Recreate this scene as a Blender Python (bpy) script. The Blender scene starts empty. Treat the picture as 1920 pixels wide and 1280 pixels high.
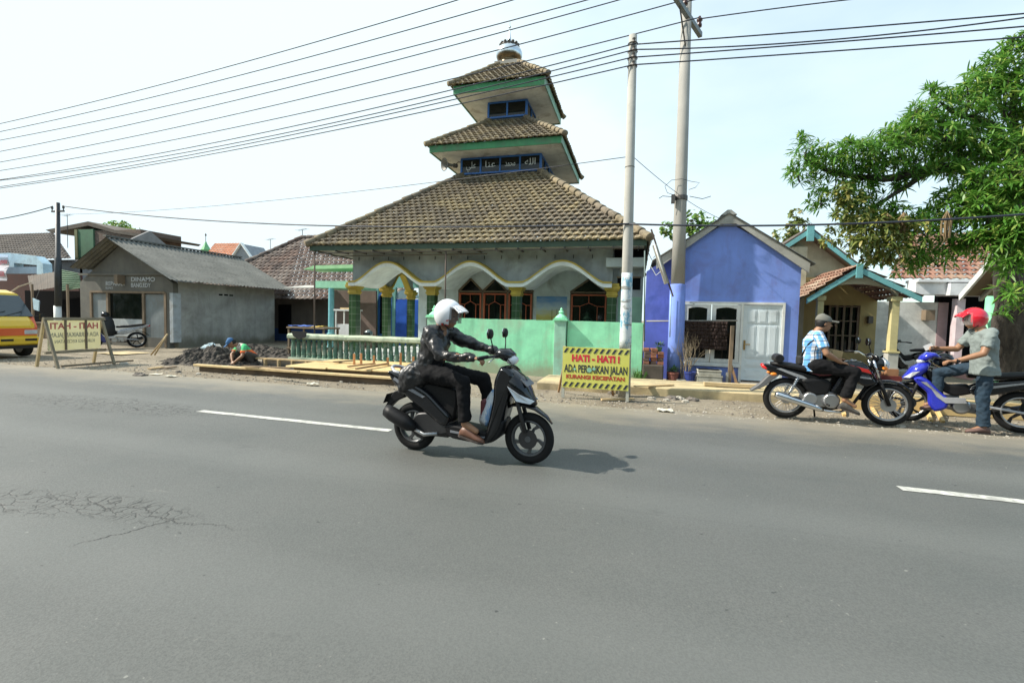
import bpy, math, random
import numpy as np
from mathutils import Vector, Matrix, noise as mnoise
R = math.radians
S = bpy.context.scene
COL = S.collection
random.seed(7)

# ---------------------------------------------------------------- camera
EYE = 1.42
F_PX, CX_, CY_ = 870.0, 960.0, 640.0
yaw, pitch, roll = R(15), R(-3.0), R(1.4)
fw = Vector((-math.sin(yaw)*math.cos(pitch), math.cos(yaw)*math.cos(pitch), math.sin(pitch)))
ri0 = Vector((math.cos(yaw), math.sin(yaw), 0)); up0 = ri0.cross(fw)
ri = ri0*math.cos(roll)+up0*math.sin(roll); upv = up0*math.cos(roll)-ri0*math.sin(roll)
cd = bpy.data.cameras.new('camera'); cam = bpy.data.objects.new('camera', cd); COL.objects.link(cam)
cd.sensor_width = 36; cd.lens = 36*F_PX/1920; cd.clip_end = 3000; cd.clip_start = 0.05
M3 = Matrix((ri, upv, -fw)).transposed()
cam.matrix_world = Matrix.Translation((0, 0, EYE)) @ M3.to_4x4()
S.camera = cam

def ray(px, py): return fw + ri*((px-CX_)/F_PX) - upv*((py-CY_)/F_PX)
def P(px, py, Y):
    r = ray(px, py); return Vector((0, 0, EYE)) + r*(Y/r.y)
def PX(px, py, X):
    r = ray(px, py); return Vector((0, 0, EYE)) + r*(X/r.x)
def G(px, py, z=0.0):
    r = ray(px, py); return Vector((0, 0, EYE)) + r*((z-EYE)/r.z)

# ---------------------------------------------------------------- light
SUN_EL, SUN_TO = R(43), R(14)      # shadows fall towards +X and a little +Y
sd = Vector((math.cos(SUN_TO)*math.cos(SUN_EL), math.sin(SUN_TO)*math.cos(SUN_EL), -math.sin(SUN_EL)))
ld = bpy.data.lights.new('sun', 'SUN'); ld.energy = 4.6; ld.angle = R(0.8); ld.color = (1, .93, .82)
lo = bpy.data.objects.new('sun', ld); COL.objects.link(lo); lo.rotation_euler = sd.to_track_quat('-Z', 'Y').to_euler()
lo.location = (0, 0, 30)
W = bpy.data.worlds.new('World'); S.world = W; W.use_nodes = True
nt = W.node_tree; nt.nodes.clear(); N = nt.nodes.new; L = nt.links.new
sky = N('ShaderNodeTexSky'); sky.sky_type = 'NISHITA'; sky.sun_disc = False
sky.sun_elevation = SUN_EL
sky.sun_rotation = math.atan2(-sd.x, -sd.y)
sky.air_density = 1.3; sky.dust_density = .4; sky.ozone_density = 2.0
tc = N('ShaderNodeTexCoord'); mp = N('ShaderNodeMapping'); mp.inputs['Scale'].default_value = (1, 1, 2.6)
nz = N('ShaderNodeTexNoise'); nz.inputs['Scale'].default_value = 1.6; nz.inputs['Detail'].default_value = 7; nz.inputs['Roughness'].default_value = .5
L(tc.outputs['Generated'], mp.inputs[0]); L(mp.outputs[0], nz.inputs[0])
rp = N('ShaderNodeMapRange'); rp.inputs[1].default_value = .38; rp.inputs[2].default_value = .66; rp.inputs[3].default_value = .62; rp.inputs[4].default_value = .97
L(nz.outputs[0], rp.inputs[0])
# thicker cloud towards -X (the bright hazy side), clearer towards +X
sx = N('ShaderNodeSeparateXYZ'); L(tc.outputs['Generated'], sx.inputs[0])
m1 = N('ShaderNodeMapRange'); m1.inputs[1].default_value = -.6; m1.inputs[2].default_value = .75; m1.inputs[3].default_value = .35; m1.inputs[4].default_value = -.36
L(sx.outputs[0], m1.inputs[0])
ad = N('ShaderNodeMath'); ad.operation = 'ADD'; ad.use_clamp = True; L(rp.outputs[0], ad.inputs[0]); L(m1.outputs[0], ad.inputs[1])
mx = N('ShaderNodeMix'); mx.data_type = 'RGBA'
tint = N('ShaderNodeMix'); tint.data_type = 'RGBA'; tint.blend_type = 'MULTIPLY'; tint.inputs[0].default_value = 1; tint.inputs[7].default_value = (1.25, 1.55, 1.6, 1); L(sky.outputs[0], tint.inputs[6])
L(ad.outputs[0], mx.inputs[0]); L(tint.outputs[2], mx.inputs[6]); mx.inputs[7].default_value = (6.6, 7.8, 8.3, 1)
bg = N('ShaderNodeBackground'); bg.inputs[1].default_value = 0.095
out = N('ShaderNodeOutputWorld'); L(mx.outputs[2], bg.inputs[0]); L(bg.outputs[0], out.inputs[0])
S.view_settings.view_transform = 'Standard'; S.view_settings.look = 'None'; S.view_settings.gamma = 1
S.view_settings.exposure = 0.6
S.render.engine = 'CYCLES'; S.render.resolution_x = 1024; S.render.resolution_y = 682

# ---------------------------------------------------------------- materials
MATS = {}
def lin(c):
    if isinstance(c, str):
        c = [int(c[i:i+2], 16)/255 for i in (0, 2, 4)]
        c = [x/12.92 if x <= .04045 else ((x+.055)/1.055)**2.4 for x in c]
    return tuple(c)
class NT:
    def __init__(s, name):
        s.m = bpy.data.materials.new(name); s.m.use_nodes = True; s.t = s.m.node_tree
        s.b = s.t.nodes['Principled BSDF']; s.tc = s.t.nodes.new('ShaderNodeTexCoord')
    def n(s, ty): return s.t.nodes.new(ty)
    def l(s, a, b): s.t.links.new(a, b)
    def map(s, scale, src='Object', rot=None):
        m = s.n('ShaderNodeMapping'); m.inputs['Scale'].default_value = scale if hasattr(scale, '__len__') else (scale,)*3
        if rot: m.inputs['Rotation'].default_value = rot
        s.l(s.tc.outputs[src] if isinstance(src, str) else src, m.inputs[0]); return m.outputs[0]
    def noise(s, vec, detail=5, rough=.55, dist=0):
        n = s.n('ShaderNodeTexNoise'); n.inputs['Scale'].default_value = 1; n.inputs['Detail'].default_value = detail
        n.inputs['Roughness'].default_value = rough; n.inputs['Distortion'].default_value = dist; s.l(vec, n.inputs[0]); return n.outputs[0]
    def rng(s, v, a, b, c=0., d=1., smooth=False):
        m = s.n('ShaderNodeMapRange'); m.inputs[1].default_value = a; m.inputs[2].default_value = b
        m.inputs[3].default_value = c; m.inputs[4].default_value = d
        if smooth: m.interpolation_type = 'SMOOTHSTEP'
        s.l(v, m.inputs[0]); return m.outputs[0]
    def mix(s, f, a, b, mode='MIX'):
        m = s.n('ShaderNodeMix'); m.data_type = 'RGBA'; m.blend_type = mode
        for v, i in ((f, 0), (a, 6), (b, 7)):
            if hasattr(v, 'is_output') or hasattr(v, 'links'): s.l(v, m.inputs[i])
            elif i == 0: m.inputs[0].default_value = v
            else: m.inputs[i].default_value = tuple(lin(v))[:3]+(1,)
        return m.outputs[2]
    def math(s, op, a, b=None, clamp=False):
        m = s.n('ShaderNodeMath'); m.operation = op; m.use_clamp = clamp
        for v, i in ((a, 0), (b, 1)):
            if v is None: continue
            if hasattr(v, 'links'): s.l(v, m.inputs[i])
            else: m.inputs[i].default_value = v
        return m.outputs[0]
    def bump(s, h, strength=.3, dist=.02):
        b = s.n('ShaderNodeBump'); b.inputs['Strength'].default_value = strength; b.inputs['Distance'].default_value = dist
        s.l(h, b.inputs['Height']); s.l(b.outputs[0], s.b.inputs['Normal']); return b
    def col(s, c): s.l(c, s.b.inputs['Base Color'])
    def rough(s, r):
        if hasattr(r, 'links'): s.l(r, s.b.inputs['Roughness'])
        else: s.b.inputs['Roughness'].default_value = r

def sc(c, k): return tuple(min(1, x*k) for x in lin(c))
def mat(name, base, rough=.8, metal=0., var=.18, scale=2.5, dirt=None, dscale=1.6, damt=.4, streak=0., bump=.15, bscale=30, coat=0., spec=None, trans=0., splash=None):
    if name in MATS: return MATS[name]
    k = NT(name)
    n1 = k.noise(k.map(scale), 6, .6)
    c = k.mix(k.rng(n1, .3, .7), sc(base, 1-var), sc(base, 1+var))
    if streak:
        n3 = k.noise(k.map((5, 5, .5)), 6, .65)
        c = k.mix(k.rng(n3, .5, .8, 0, streak), c, sc(base, .35))
    if dirt is not None:
        n2 = k.noise(k.map(dscale), 8, .68, .4)
        c = k.mix(k.rng(n2, .62-damt*.25, .72, 0, .9), c, dirt)
    k.col(c); k.rough(k.rng(n1, .3, .7, max(0, rough-.08), min(1, rough+.08)))
    k.b.inputs['Metallic'].default_value = metal
    if coat: k.b.inputs['Coat Weight'].default_value = coat; k.b.inputs['Coat Roughness'].default_value = .12
    if spec is not None: k.b.inputs['Specular IOR Level'].default_value = spec
    if trans: k.b.inputs['Transmission Weight'].default_value = trans
    if splash:
        sp = k.n('ShaderNodeSeparateXYZ'); k.l(k.tc.outputs['Object'], sp.inputs[0]); ns = k.noise(k.map((2.2, 2.2, 1.2)), 7, .7); h_ = k.math('SUBTRACT', sp.outputs[2], k.math('MULTIPLY', ns, 1.1)); c = k.mix(k.rng(h_, -.42, -.12, .85, 0), c, splash); n5 = k.noise(k.map(26), 3, .6); c = k.mix(k.rng(n5, .70, .72, 0, .8), c, (.6,.66,.6))
    k.col(c)
    if bump: k.bump(k.noise(k.map(bscale), 4, .6), bump, .01)
    MATS[name] = k.m; return k.m

# ---------------------------------------------------------------- mesh builder
ORG = {}
class MB:
    def __init__(s): s.v = []; s.f = []; s.mi = []; s.uv = {}
    def add(s, vs, fs, m=0):
        o = len(s.v); s.v += [tuple(v) for v in vs]
        for f in fs: s.f.append(tuple(i+o for i in f)); s.mi.append(m)
    def box(s, x0, x1, y0, y1, z0, z1, m=0):
        s.add([(x0,y0,z0),(x1,y0,z0),(x1,y1,z0),(x0,y1,z0),(x0,y0,z1),(x1,y0,z1),(x1,y1,z1),(x0,y1,z1)],
              [(0,3,2,1),(4,5,6,7),(0,1,5,4),(1,2,6,5),(2,3,7,6),(3,0,4,7)], m); return s
    def obox(s, c, size, rot=None, m=0):
        a, b, d = (q/2 for q in size); M = rot if rot is not None else Matrix.Identity(3); c = Vector(c)
        s.add([c+M@Vector(q) for q in ((-a,-b,-d),(a,-b,-d),(a,b,-d),(-a,b,-d),(-a,-b,d),(a,-b,d),(a,b,d),(-a,b,d))],
              [(0,3,2,1),(4,5,6,7),(0,1,5,4),(1,2,6,5),(2,3,7,6),(3,0,4,7)], m); return s
    def beam(s, p0, p1, w, h, up=(0,0,1), m=0):
        p0, p1 = Vector(p0), Vector(p1); d = (p1-p0); l = d.length; d.normalize()
        u = Vector(up); x = d.cross(u)
        if x.length < 1e-4: x = d.cross(Vector((0,1,0)))
        x.normalize(); u = x.cross(d)
        return s.obox((p0+p1)/2, (l, w, h), Matrix((d, -x, u)).transposed() if True else None, m)
    def ring(s, c, ax, a, b, n, ph=0):
        return [Vector(c)+a*math.cos(2*math.pi*i/n+ph)+b*math.sin(2*math.pi*i/n+ph) for i in range(n)]
    def loft(s, rings, cap=True, m=0, closed=False):
        o = len(s.v); n = len(rings[0])
        for r in rings: s.v += [tuple(q) for q in r]
        K = len(rings)
        for k in range(K if closed else K-1):
            a, b = o+k*n, o+((k+1) % K)*n
            for i in range(n):
                j = (i+1) % n; s.f.append((a+i, a+j, b+j, b+i)); s.mi.append(m)
        if cap and not closed:
            s.f.append(tuple(o+i for i in reversed(range(n)))); s.mi.append(m)
            s.f.append(tuple(o+(K-1)*n+i for i in range(n))); s.mi.append(m)
        return s
    def tube(s, pts, r, n=8, m=0, cap=True, closed=False):
        pts = [Vector(p) for p in pts]; K = len(pts); rr = r if hasattr(r, '__len__') else [r]*K
        rings = []; prev = None
        for i, p in enumerate(pts):
            if closed: t = pts[(i+1) % K]-pts[i-1]
            else: t = pts[min(i+1, K-1)]-pts[max(i-1, 0)]
            t.normalize()
            if prev is None:
                a = t.orthogonal().normalized()
                if abs(t.z) < .99: a = t.cross(Vector((0,0,1))).normalized()
            else: a = (prev-t*prev.dot(t)).normalized()
            prev = a; b = t.cross(a); rings.append(s.ring(p, t, a*rr[i], b*rr[i], n))
        return s.loft(rings, cap and not closed, m, closed)
    def lathe(s, c, prof, n=16, m=0, axis=(0,0,1)):
        ax = Vector(axis).normalized(); a = ax.orthogonal().normalized(); b = ax.cross(a); c = Vector(c)
        return s.loft([s.ring(c+ax*z, ax, a*max(r, 1e-4), b*max(r, 1e-4), n) for r, z in prof], True, m)
    def prism(s, pts, d, m=0):
        pts = [Vector(p) for p in pts]; d = Vector(d); n = len(pts); o = len(s.v)
        s.v += [tuple(p) for p in pts]+[tuple(p+d) for p in pts]
        s.f.append(tuple(o+i for i in range(n))); s.mi.append(m)
        s.f.append(tuple(o+n+i for i in reversed(range(n)))); s.mi.append(m)
        for i in range(n):
            j = (i+1) % n; s.f.append((o+i, o+n+i, o+n+j, o+j)); s.mi.append(m)
        return s
    def ell(s, c, r, M=None, n=14, k=9, m=0):
        c = Vector(c); M = M or Matrix.Identity(3); rings = []
        for q in range(k):
            t = -math.pi/2+math.pi*(q+.5)/k*1.0; t = -math.pi/2*(.96)+math.pi*.96*q/(k-1)
            rings.append([c+M@Vector((r[0]*math.cos(t)*math.cos(2*math.pi*i/n), r[1]*math.cos(t)*math.sin(2*math.pi*i/n), r[2]*math.sin(t))) for i in range(n)])
        return s.loft(rings, True, m)
    def build(s, name, mats, parent=None, smooth=False, bevel=0, seg=2, mods=(), local=False, auto=None):
        me = bpy.data.meshes.new(name)
        off = Vector((0,0,0)) if (local or parent is None) else ORG.get(parent.name, Vector((0,0,0)))
        me.from_pydata([(x-off.x, y-off.y, z-off.z) for x, y, z in s.v], [], s.f)
        mats = mats if isinstance(mats, (list, tuple)) else [mats]
        for q in mats: me.materials.append(q)
        if len(mats) > 1: me.polygons.foreach_set('material_index', s.mi)
        if s.uv:
            ul = me.uv_layers.new(name='UVMap'); arr = np.zeros(len(me.loops)*2)
            for fi, uvs in s.uv.items():
                st = me.polygons[fi].loop_start
                for j, q in enumerate(uvs): arr[(st+j)*2:(st+j)*2+2] = q
            ul.data.foreach_set('uv', arr)
        me.update()
        import bmesh
        bm = bmesh.new(); bm.from_mesh(me); bmesh.ops.recalc_face_normals(bm, faces=bm.faces); bm.to_mesh(me); bm.free()
        if smooth: me.polygons.foreach_set('use_smooth', [True]*len(me.polygons))
        o = bpy.data.objects.new(name, me); COL.objects.link(o)
        if parent: o.parent = parent; ORG[o.name] = off if not local else Vector((0,0,0))
        if bevel:
            b = o.modifiers.new('bevel', 'BEVEL'); b.width = bevel; b.segments = seg; b.limit_method = 'ANGLE'; b.angle_limit = R(40)
        for mdf in mods: mdf(o)
        if smooth and auto:
            pass
        return o
def tag(o, label=None, cat=None, group=None, kind=None):
    if label: o['label'] = label
    if cat: o['category'] = cat
    if group: o['group'] = group
    if kind: o['kind'] = kind
    return o
def thing(name, label, cat, loc=(0,0,0), group=None, rz=0):
    o = bpy.data.objects.new(name, None); COL.objects.link(o); o.location = loc; o.empty_display_size = .2
    o.rotation_euler = (0, 0, rz); ORG[o.name] = Vector(loc); return tag(o, label, cat, group)
def struct(o): o['kind'] = 'structure'; return o
def copy_tree(o, parent=None):
    c = o.copy(); COL.objects.link(c); c.parent = parent
    for ch in list(o.children): copy_tree(ch, c)
    return c
def mesh_text(s, size, align='CENTER', extrude=.002, bold=0, shear=0, space=1):
    cu = bpy.data.curves.new('txt', 'FONT'); cu.body = s; cu.size = size; cu.align_x = align; cu.align_y = 'CENTER'
    cu.extrude = extrude; cu.offset = bold; cu.shear = shear; cu.space_character = space; cu.resolution_u = 4
    o = bpy.data.objects.new('txt', cu); COL.objects.link(o)
    dg = bpy.context.evaluated_depsgraph_get(); me = bpy.data.meshes.new_from_object(o.evaluated_get(dg))
    vs = [tuple(v.co) for v in me.vertices]; fs = [tuple(p.vertices) for p in me.polygons]
    bpy.data.objects.remove(o); bpy.data.curves.remove(cu); bpy.data.meshes.remove(me)
    return vs, fs
def add_text(mb, s, size, c, xd, yd, wid=None, m=0, **k):
    vs, fs = mesh_text(s, size, **k)
    if not vs: return
    xd, yd = Vector(xd).normalized(), Vector(yd).normalized(); nd = xd.cross(yd)
    xs = [v[0] for v in vs]; sx_ = 1 if wid is None else wid/(max(xs)-min(xs)); mid = (max(xs)+min(xs))/2
    mb.add([Vector(c)+xd*((v[0]-mid)*sx_)+yd*v[1]+nd*v[2] for v in vs], fs, m)
# ---------------------------------------------------------------- materials of the place
def m_asphalt():
    k = NT('asphalt'); v = k.map(1.0)
    big = k.noise(k.map((.16, .5, 1)), 5, .55, .6); mid = k.noise(k.map(1.7), 6, .6); fine = k.noise(k.map(95), 3, .7); f2 = k.noise(k.map(38), 3, .7)
    c = k.mix(k.rng(big, .3, .7), (.082,.088,.082), (.122,.125,.115))
    c = k.mix(k.rng(mid, .35, .72, 0, .45), c, (.13,.13,.12))
    c = k.mix(k.rng(fine, .42, .62, 0, .4), c, (.045,.048,.047))
    c = k.mix(k.rng(f2, .66, .76, 0, .6), c, (.25,.24,.21))
    # wheel tracks polished lighter, running along X
    sep = k.n('ShaderNodeSeparateXYZ'); k.l(k.tc.outputs['Object'], sep.inputs[0]); y = sep.outputs[1]; x = sep.outputs[0]
    wob = k.noise(k.map((.25, .1, 1)), 3, .5); yy = k.math('ADD', y, k.math('MULTIPLY', wob, .5))
    tr = k.math('SINE', k.math('MULTIPLY', yy, 3.6)); c = k.mix(k.rng(tr, .2, 1, 0, .28), c, (.15,.155,.145))
    # seams of repaved strips
    s1 = k.math('ABSOLUTE', k.math('SUBTRACT', yy, 3.72)); c = k.mix(k.rng(s1, .0, .02, .12, 0), c, (.03,.03,.03))
    s2 = k.math('ABSOLUTE', k.math('SUBTRACT', yy, 6.35)); c = k.mix(k.rng(s2, .0, .025, .15, 0), c, (.04,.04,.04))
    # oil drips in the lane and pale scuffs
    sp = k.noise(k.map((1.1, 2.2, 1)), 6, .7); c = k.mix(k.rng(sp, .64, .74, 0, .6), c, (.04,.042,.04))
    sc_ = k.noise(k.map((.7, 3.4, 1), rot=(0, 0, .2)), 7, .72); c = k.mix(k.rng(sc_, .66, .75, 0, .5), c, (.26,.25,.22))
    pt = k.noise(k.map((14, 20, 1)), 2, .5); c = k.mix(k.rng(pt, .73, .76, 0, .75), c, (.02,.022,.02)); pl2 = k.noise(k.map((16, 22, 1), rot=(0, 0, 1)), 2, .5); c = k.mix(k.rng(pl2, .75, .78, 0, .6), c, (.28,.28,.25))
    # dust drifting in from the shoulder
    dn = k.noise(k.map((1.2, 2.4, 1)), 6, .65); dd = k.math('ADD', y, k.math('MULTIPLY', dn, 1.9))
    c = k.mix(k.rng(dd, 7.2, 8.7, 0, .8), c, (.30,.26,.19))
    # cracks : two crazed patches
    vo = k.n('ShaderNodeTexVoronoi'); vo.feature = 'DISTANCE_TO_EDGE'; vo.inputs['Scale'].default_value = 1
    nzc = k.n('ShaderNodeTexNoise'); nzc.inputs['Scale'].default_value = 3.0; nzc.inputs['Detail'].default_value = 5; k.l(k.tc.outputs['Object'], nzc.inputs[0])
    va = k.n('ShaderNodeVectorMath'); va.operation = 'MULTIPLY_ADD'; k.l(nzc.outputs['Color'], va.inputs[0]); va.inputs[1].default_value = (.45,.45,0); k.l(k.tc.outputs['Object'], va.inputs[2])
    k.l(k.map((8.5, 10, 1), src=va.outputs[0]), vo.inputs[0])
    def blob(cx, cy, rx, ry):
        a = k.math('POWER', k.math('DIVIDE', k.math('SUBTRACT', x, cx), rx), 2.); b = k.math('POWER', k.math('DIVIDE', k.math('SUBTRACT', y, cy), ry), 2.)
        return k.rng(k.math('ADD', k.math('ADD', a, b), k.math('MULTIPLY', mid, .9)), .75, 1.5, 1, 0)
    g = G(215, 950); g2 = G(200, 758); g3 = G(20, 938)
    bl = k.math('MAXIMUM', k.math('MAXIMUM', blob(g.x, g.y, .80, .20), blob(g2.x, g2.y, 2.3, .5)), blob(g3.x, g3.y, .8, .2))
    cr = k.math('MULTIPLY', k.rng(vo.outputs['Distance'], .01, .07, .9, 0), bl)
    # one long meandering crack
    cc = k.math('ABSOLUTE', k.math('SUBTRACT', y, k.math('ADD', g.y-.02, k.math('MULTIPLY', k.math('SUBTRACT', k.noise(k.map((1.1, 0, 0)), 6, .65), .5), .9))))
    cr = k.math('MAXIMUM', cr, k.math('MULTIPLY', k.rng(cc, .002, .012, .9, 0), k.rng(k.math('ABSOLUTE', k.math('SUBTRACT', x, g.x+.1)), .5, 1.2, 1, 0)))
    gb = G(290, 990); cd_ = k.math('ABSOLUTE', k.math('SUBTRACT', x, k.math('ADD', k.math('ADD', gb.x-.05, k.math('MULTIPLY', k.math('SUBTRACT', y, gb.y), .55)), k.math('MULTIPLY', k.math('SUBTRACT', k.noise(k.map((0, 5, 0)), 5, .65), .5), .25)))); cr = k.math('MAXIMUM', cr, k.math('MULTIPLY', k.rng(cd_, .002, .014, .95, 0), k.rng(k.math('ABSOLUTE', k.math('SUBTRACT', y, gb.y-.05)), .16, .3, 1, 0)))
    c = k.mix(cr, c, (.018,.018,.016))
    k.col(c); k.rough(k.rng(fine, .3, .7, .5, .72)); k.b.inputs['Specular IOR Level'].default_value = .5
    h = k.math('ADD', k.math('MULTIPLY', fine, .5), k.math('MULTIPLY', f2, .7)); h = k.math('SUBTRACT', h, k.math('MULTIPLY', cr, 1.5)); k.bump(h, .35, .006)
    return k.m
def m_ground():
    k = NT('dusty_ground')
    a = k.noise(k.map(.7), 7, .65, .3); b = k.noise(k.map(5), 6, .7); f = k.noise(k.map(42), 4, .75)
    c = k.mix(k.rng(a, .3, .7), (.20,.165,.115), (.33,.285,.21)); c = k.mix(k.rng(b, .45, .75, 0, .7), c, (.12,.10,.075))
    c = k.mix(k.rng(f, .58, .7, 0, .8), c, (.50,.46,.38)); c = k.mix(k.rng(k.noise(k.map(17), 3, .7), .62, .7, 0, .8), c, (.07,.06,.05))
    k.col(c); k.rough(.95); k.bump(k.math('ADD', f, b), .8, .03); return k.m
def m_tiles(name, c0, c1, moss, mossamt, dark, pale=(.5,.45,.3)):
    k = NT(name); uv = k.n('ShaderNodeUVMap')
    wn = k.n('ShaderNodeTexWhiteNoise'); wn.noise_dimensions = '2D'; k.l(uv.outputs[0], wn.inputs['Vector'])
    c = k.mix(wn.outputs['Value'], c0, c1)
    big = k.noise(k.map(.8), 6, .6, .5); c = k.mix(k.math('MULTIPLY', k.rng(big, .5-mossamt*.3, .62), k.rng(wn.outputs['Value'], .15, .7, .25, 1)), c, moss)
    s = k.noise(k.map(7), 7, .7); c = k.mix(k.rng(s, .5, .68, 0, .65), c, dark); s2 = k.noise(k.map(21), 5, .7); c = k.mix(k.rng(s2, .6, .72, 0, .55), c, pale)
    k.col(c); k.rough(.9); k.bump(s2, .5, .01); return k.m
def m_corrugated(name, c0, c1, stain):
    k = NT(name); a = k.noise(k.map(1.1), 7, .65); b = k.noise(k.map((9, 1.2, 1.2)), 6, .65)
    c = k.mix(k.rng(a, .3, .7), c0, c1); c = k.mix(k.rng(b, .5, .72, 0, .7), c, stain); k.col(c); k.rough(.85); k.bump(k.noise(k.map(30), 4, .7), .3, .01); return k.m
def m_brick(name, a, b, mortar, scale=1, bw=.22, bh=.07, rot=None):
    k = NT(name); br = k.n('ShaderNodeTexBrick'); br.inputs['Scale'].default_value = scale
    br.inputs['Brick Width'].default_value = bw; br.inputs['Row Height'].default_value = bh; br.inputs['Mortar Size'].default_value = .008
    for i, c in ((1, a), (2, b), (3, mortar)): br.inputs[i].default_value = tuple(lin(c))[:3]+(1,)
    k.l(k.map(1, rot=rot or (R(90), 0, 0)), br.inputs[0])
    c = k.mix(k.rng(k.noise(k.map(3), 6, .65), .45, .75, 0, .6), br.outputs[0], sc(a, .4)); k.col(c); k.rough(.9); k.bump(br.outputs['Fac'], -.5, .01); return k.m
ASPH = m_asphalt(); GND = m_ground()
TILE = m_tiles('mossy_roof_tile', (.12,.10,.075), (.23,.19,.135), (.31,.25,.14), .38, (.065,.057,.045), (.38,.34,.24))
TILE_B = m_tiles('brown_roof_tile', (.05,.036,.032), (.20,.13,.10), (.24,.20,.17), .3, (.025,.02,.02), (.34,.28,.24))
TILE_D = m_tiles('weathered_roof_tile', (.05,.042,.036), (.11,.09,.075), (.13,.11,.09), .4, (.04,.035,.03), (.4,.37,.33))
TILE_R = m_tiles('orange_roof_tile', (.36,.13,.06), (.55,.22,.11), (.4,.2,.12), .2, (.15,.06,.04), (.6,.35,.2))
RIDGE = mat('ridge_mortar', (.30,.25,.15), .9, dirt=(.08,.07,.05), damt=.7, dscale=4, bump=.4)
GREEN_F = mat('fascia_green', (.05,.24,.10), .6, dirt=(.10,.13,.08), streak=.4)
TEAL_F = mat('fascia_teal', (.20,.38,.28), .6, dirt=(.12,.15,.11), streak=.3)
SOFFIT = mat('soffit_board', (.60,.62,.58), .85, dirt=(.24,.22,.17), streak=.3)
BLUE_P = mat('blue_paint', (.035,.14,.42), .5, streak=.3)
GLASS = mat('dark_glass', (.008,.010,.009), .06, var=.3, bump=.0, spec=.4)
WALLG = mat('mosque_plaster', (.31,.35,.35), .85, dirt=(.18,.19,.17), streak=.35, damt=.5)
WALLW = mat('mosque_white_tile', (.66,.73,.72), .5, dirt=(.35,.36,.32), bump=.1)
YEL = mat('yellow_trim', (.46,.34,.05), .6, streak=.3, dirt=(.25,.19,.06))
TEALW = mat('teal_wall', (.19,.45,.42), .8, streak=.3)
MINT = mat('mint_wall', (.29,.74,.46), .8, var=.18, splash=(.30,.30,.20), dirt=(.36,.50,.34), dscale=1.1, damt=.45, streak=.5)
MINT2 = mat('mint_pillar', (.30,.55,.42), .8, streak=.4, dirt=(.3,.32,.24))
CONC = mat('concrete', (.30,.29,.26), .9, dirt=(.14,.13,.11), streak=.3, bump=.3)
DARK = mat('painted_interior_shade', (.008,.008,.009), .95, bump=0, spec=.05)  # near-black colour stands in for the shade inside openings
WOODO = mat('orange_window_frame', (.52,.13,.055), .55, streak=.3)
WOOD = mat('raw_timber', (.52,.38,.20), .8, dirt=(.26,.19,.11), scale=5, streak=.4)
WOODD = mat('old_timber', (.20,.15,.10), .85, streak=.4)
BRASS = mat('old_metal', (.12,.11,.10), .5, metal=.6)
WHITE = mat('white_paint', (.72,.74,.72), .6, streak=.25, dirt=(.45,.45,.4), damt=.25)
BLACKP = mat('black_paint', (.012,.012,.014), .4, bump=.05)
def m_greentile():
    k = NT('green_column_tile'); br = k.n('ShaderNodeTexBrick'); br.offset = 0; br.inputs['Scale'].default_value = 1
    br.inputs['Brick Width'].default_value = .2; br.inputs['Row Height'].default_value = .2; br.inputs['Mortar Size'].default_value = .004
    br.inputs[1].default_value = (.022,.06,.02,1); br.inputs[2].default_value = (.032,.078,.028,1); br.inputs[3].default_value = (.22,.27,.2,1)
    k.l(k.map(1, rot=(R(90), 0, 0)), br.inputs[0]); k.col(br.outputs[0]); k.rough(.3); return k.m
GTILE = m_greentile()

# ---------------------------------------------------------------- ground, road
mb = MB(); nx, ny = 60, 40
mb.box(-900, 900, -300, 1200, -.6, -.03); struct(mb.build('ground', GND))
def grid(x0, x1, y0, y1, nx, ny, fz):
    m = MB()
    for j in range(ny+1):
        for i in range(nx+1):
            x = x0+(x1-x0)*i/nx; y = y0+(y1-y0)*j/ny; q = fz(x, y, i, j); m.v.append(q)
    for j in range(ny):
        for i in range(nx):
            a = j*(nx+1)+i; m.f.append((a, a+1, a+nx+2, a+nx+1)); m.mi.append(0)
    return m
def vz(x, y, s=1., a=1.): return mnoise.noise(Vector((x*s, y*s, 3.3)))*a
def gz(x, y): return -.012+max(0, min(1, (y-7.9)/3))*.0+vz(x, y, .9, .022)*min(1, max(0, (y-7.4)))+vz(x, y, 4, .010)*min(1, max(0, y-7.4))
m = grid(-34, 16, 7.1, 30, 420, 190, lambda x, y, i, j: (x, y, gz(x, y)))
struct(m.build('dirt_shoulder', GND, smooth=True))
m = MB(); xs = [-200+i*.35 for i in range(1000)]
top = [(x, 7.62+vz(x, 0, .5, .16)+vz(x, 1, 2.7, .12), .004) for x in xs]
for (a, b) in zip(top, top[1:]):
    m.add([(a[0], -9, .004), (b[0], -9, .004), b, a], [(0, 1, 2, 3)])
struct(m.build('road', ASPH))
PAINTL = mat('worn_road_paint', (.62,.62,.56), .8, dirt=(.17,.17,.16), dscale=11, damt=.95, streak=.3, bump=.2, bscale=80)
m = MB()
def dash(x0, x1, y0, y1, w=.115):
    n = 14
    for i in range(n):
        xa, xb = x0+(x1-x0)*i/n, x0+(x1-x0)*(i+1)/n; ya, yb = y0+(y1-y0)*i/n, y0+(y1-y0)*(i+1)/n
        e = lambda x, s: vz(x, s, 6, .012)
        m.add([(xa, ya-w/2+e(xa, 1), .009), (xb, yb-w/2+e(xb, 1), .009), (xb, yb+w/2+e(xb, 5), .009), (xa, ya+w/2+e(xa, 5), .009)], [(0,1,2,3)])
a, b = G(375, 771), G(732, 808); dash(a.x, b.x, a.y, b.y)
a, b = G(1686, 916), G(1920, 942); dash(a.x, a.x+3.0, a.y, a.y-.12)
for k_ in (1, 2, 3, 4): dash(-5.9-8*k_, -2.9-8*k_, 5.1+.1*k_, 5.1+.1*k_-.08)
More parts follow.
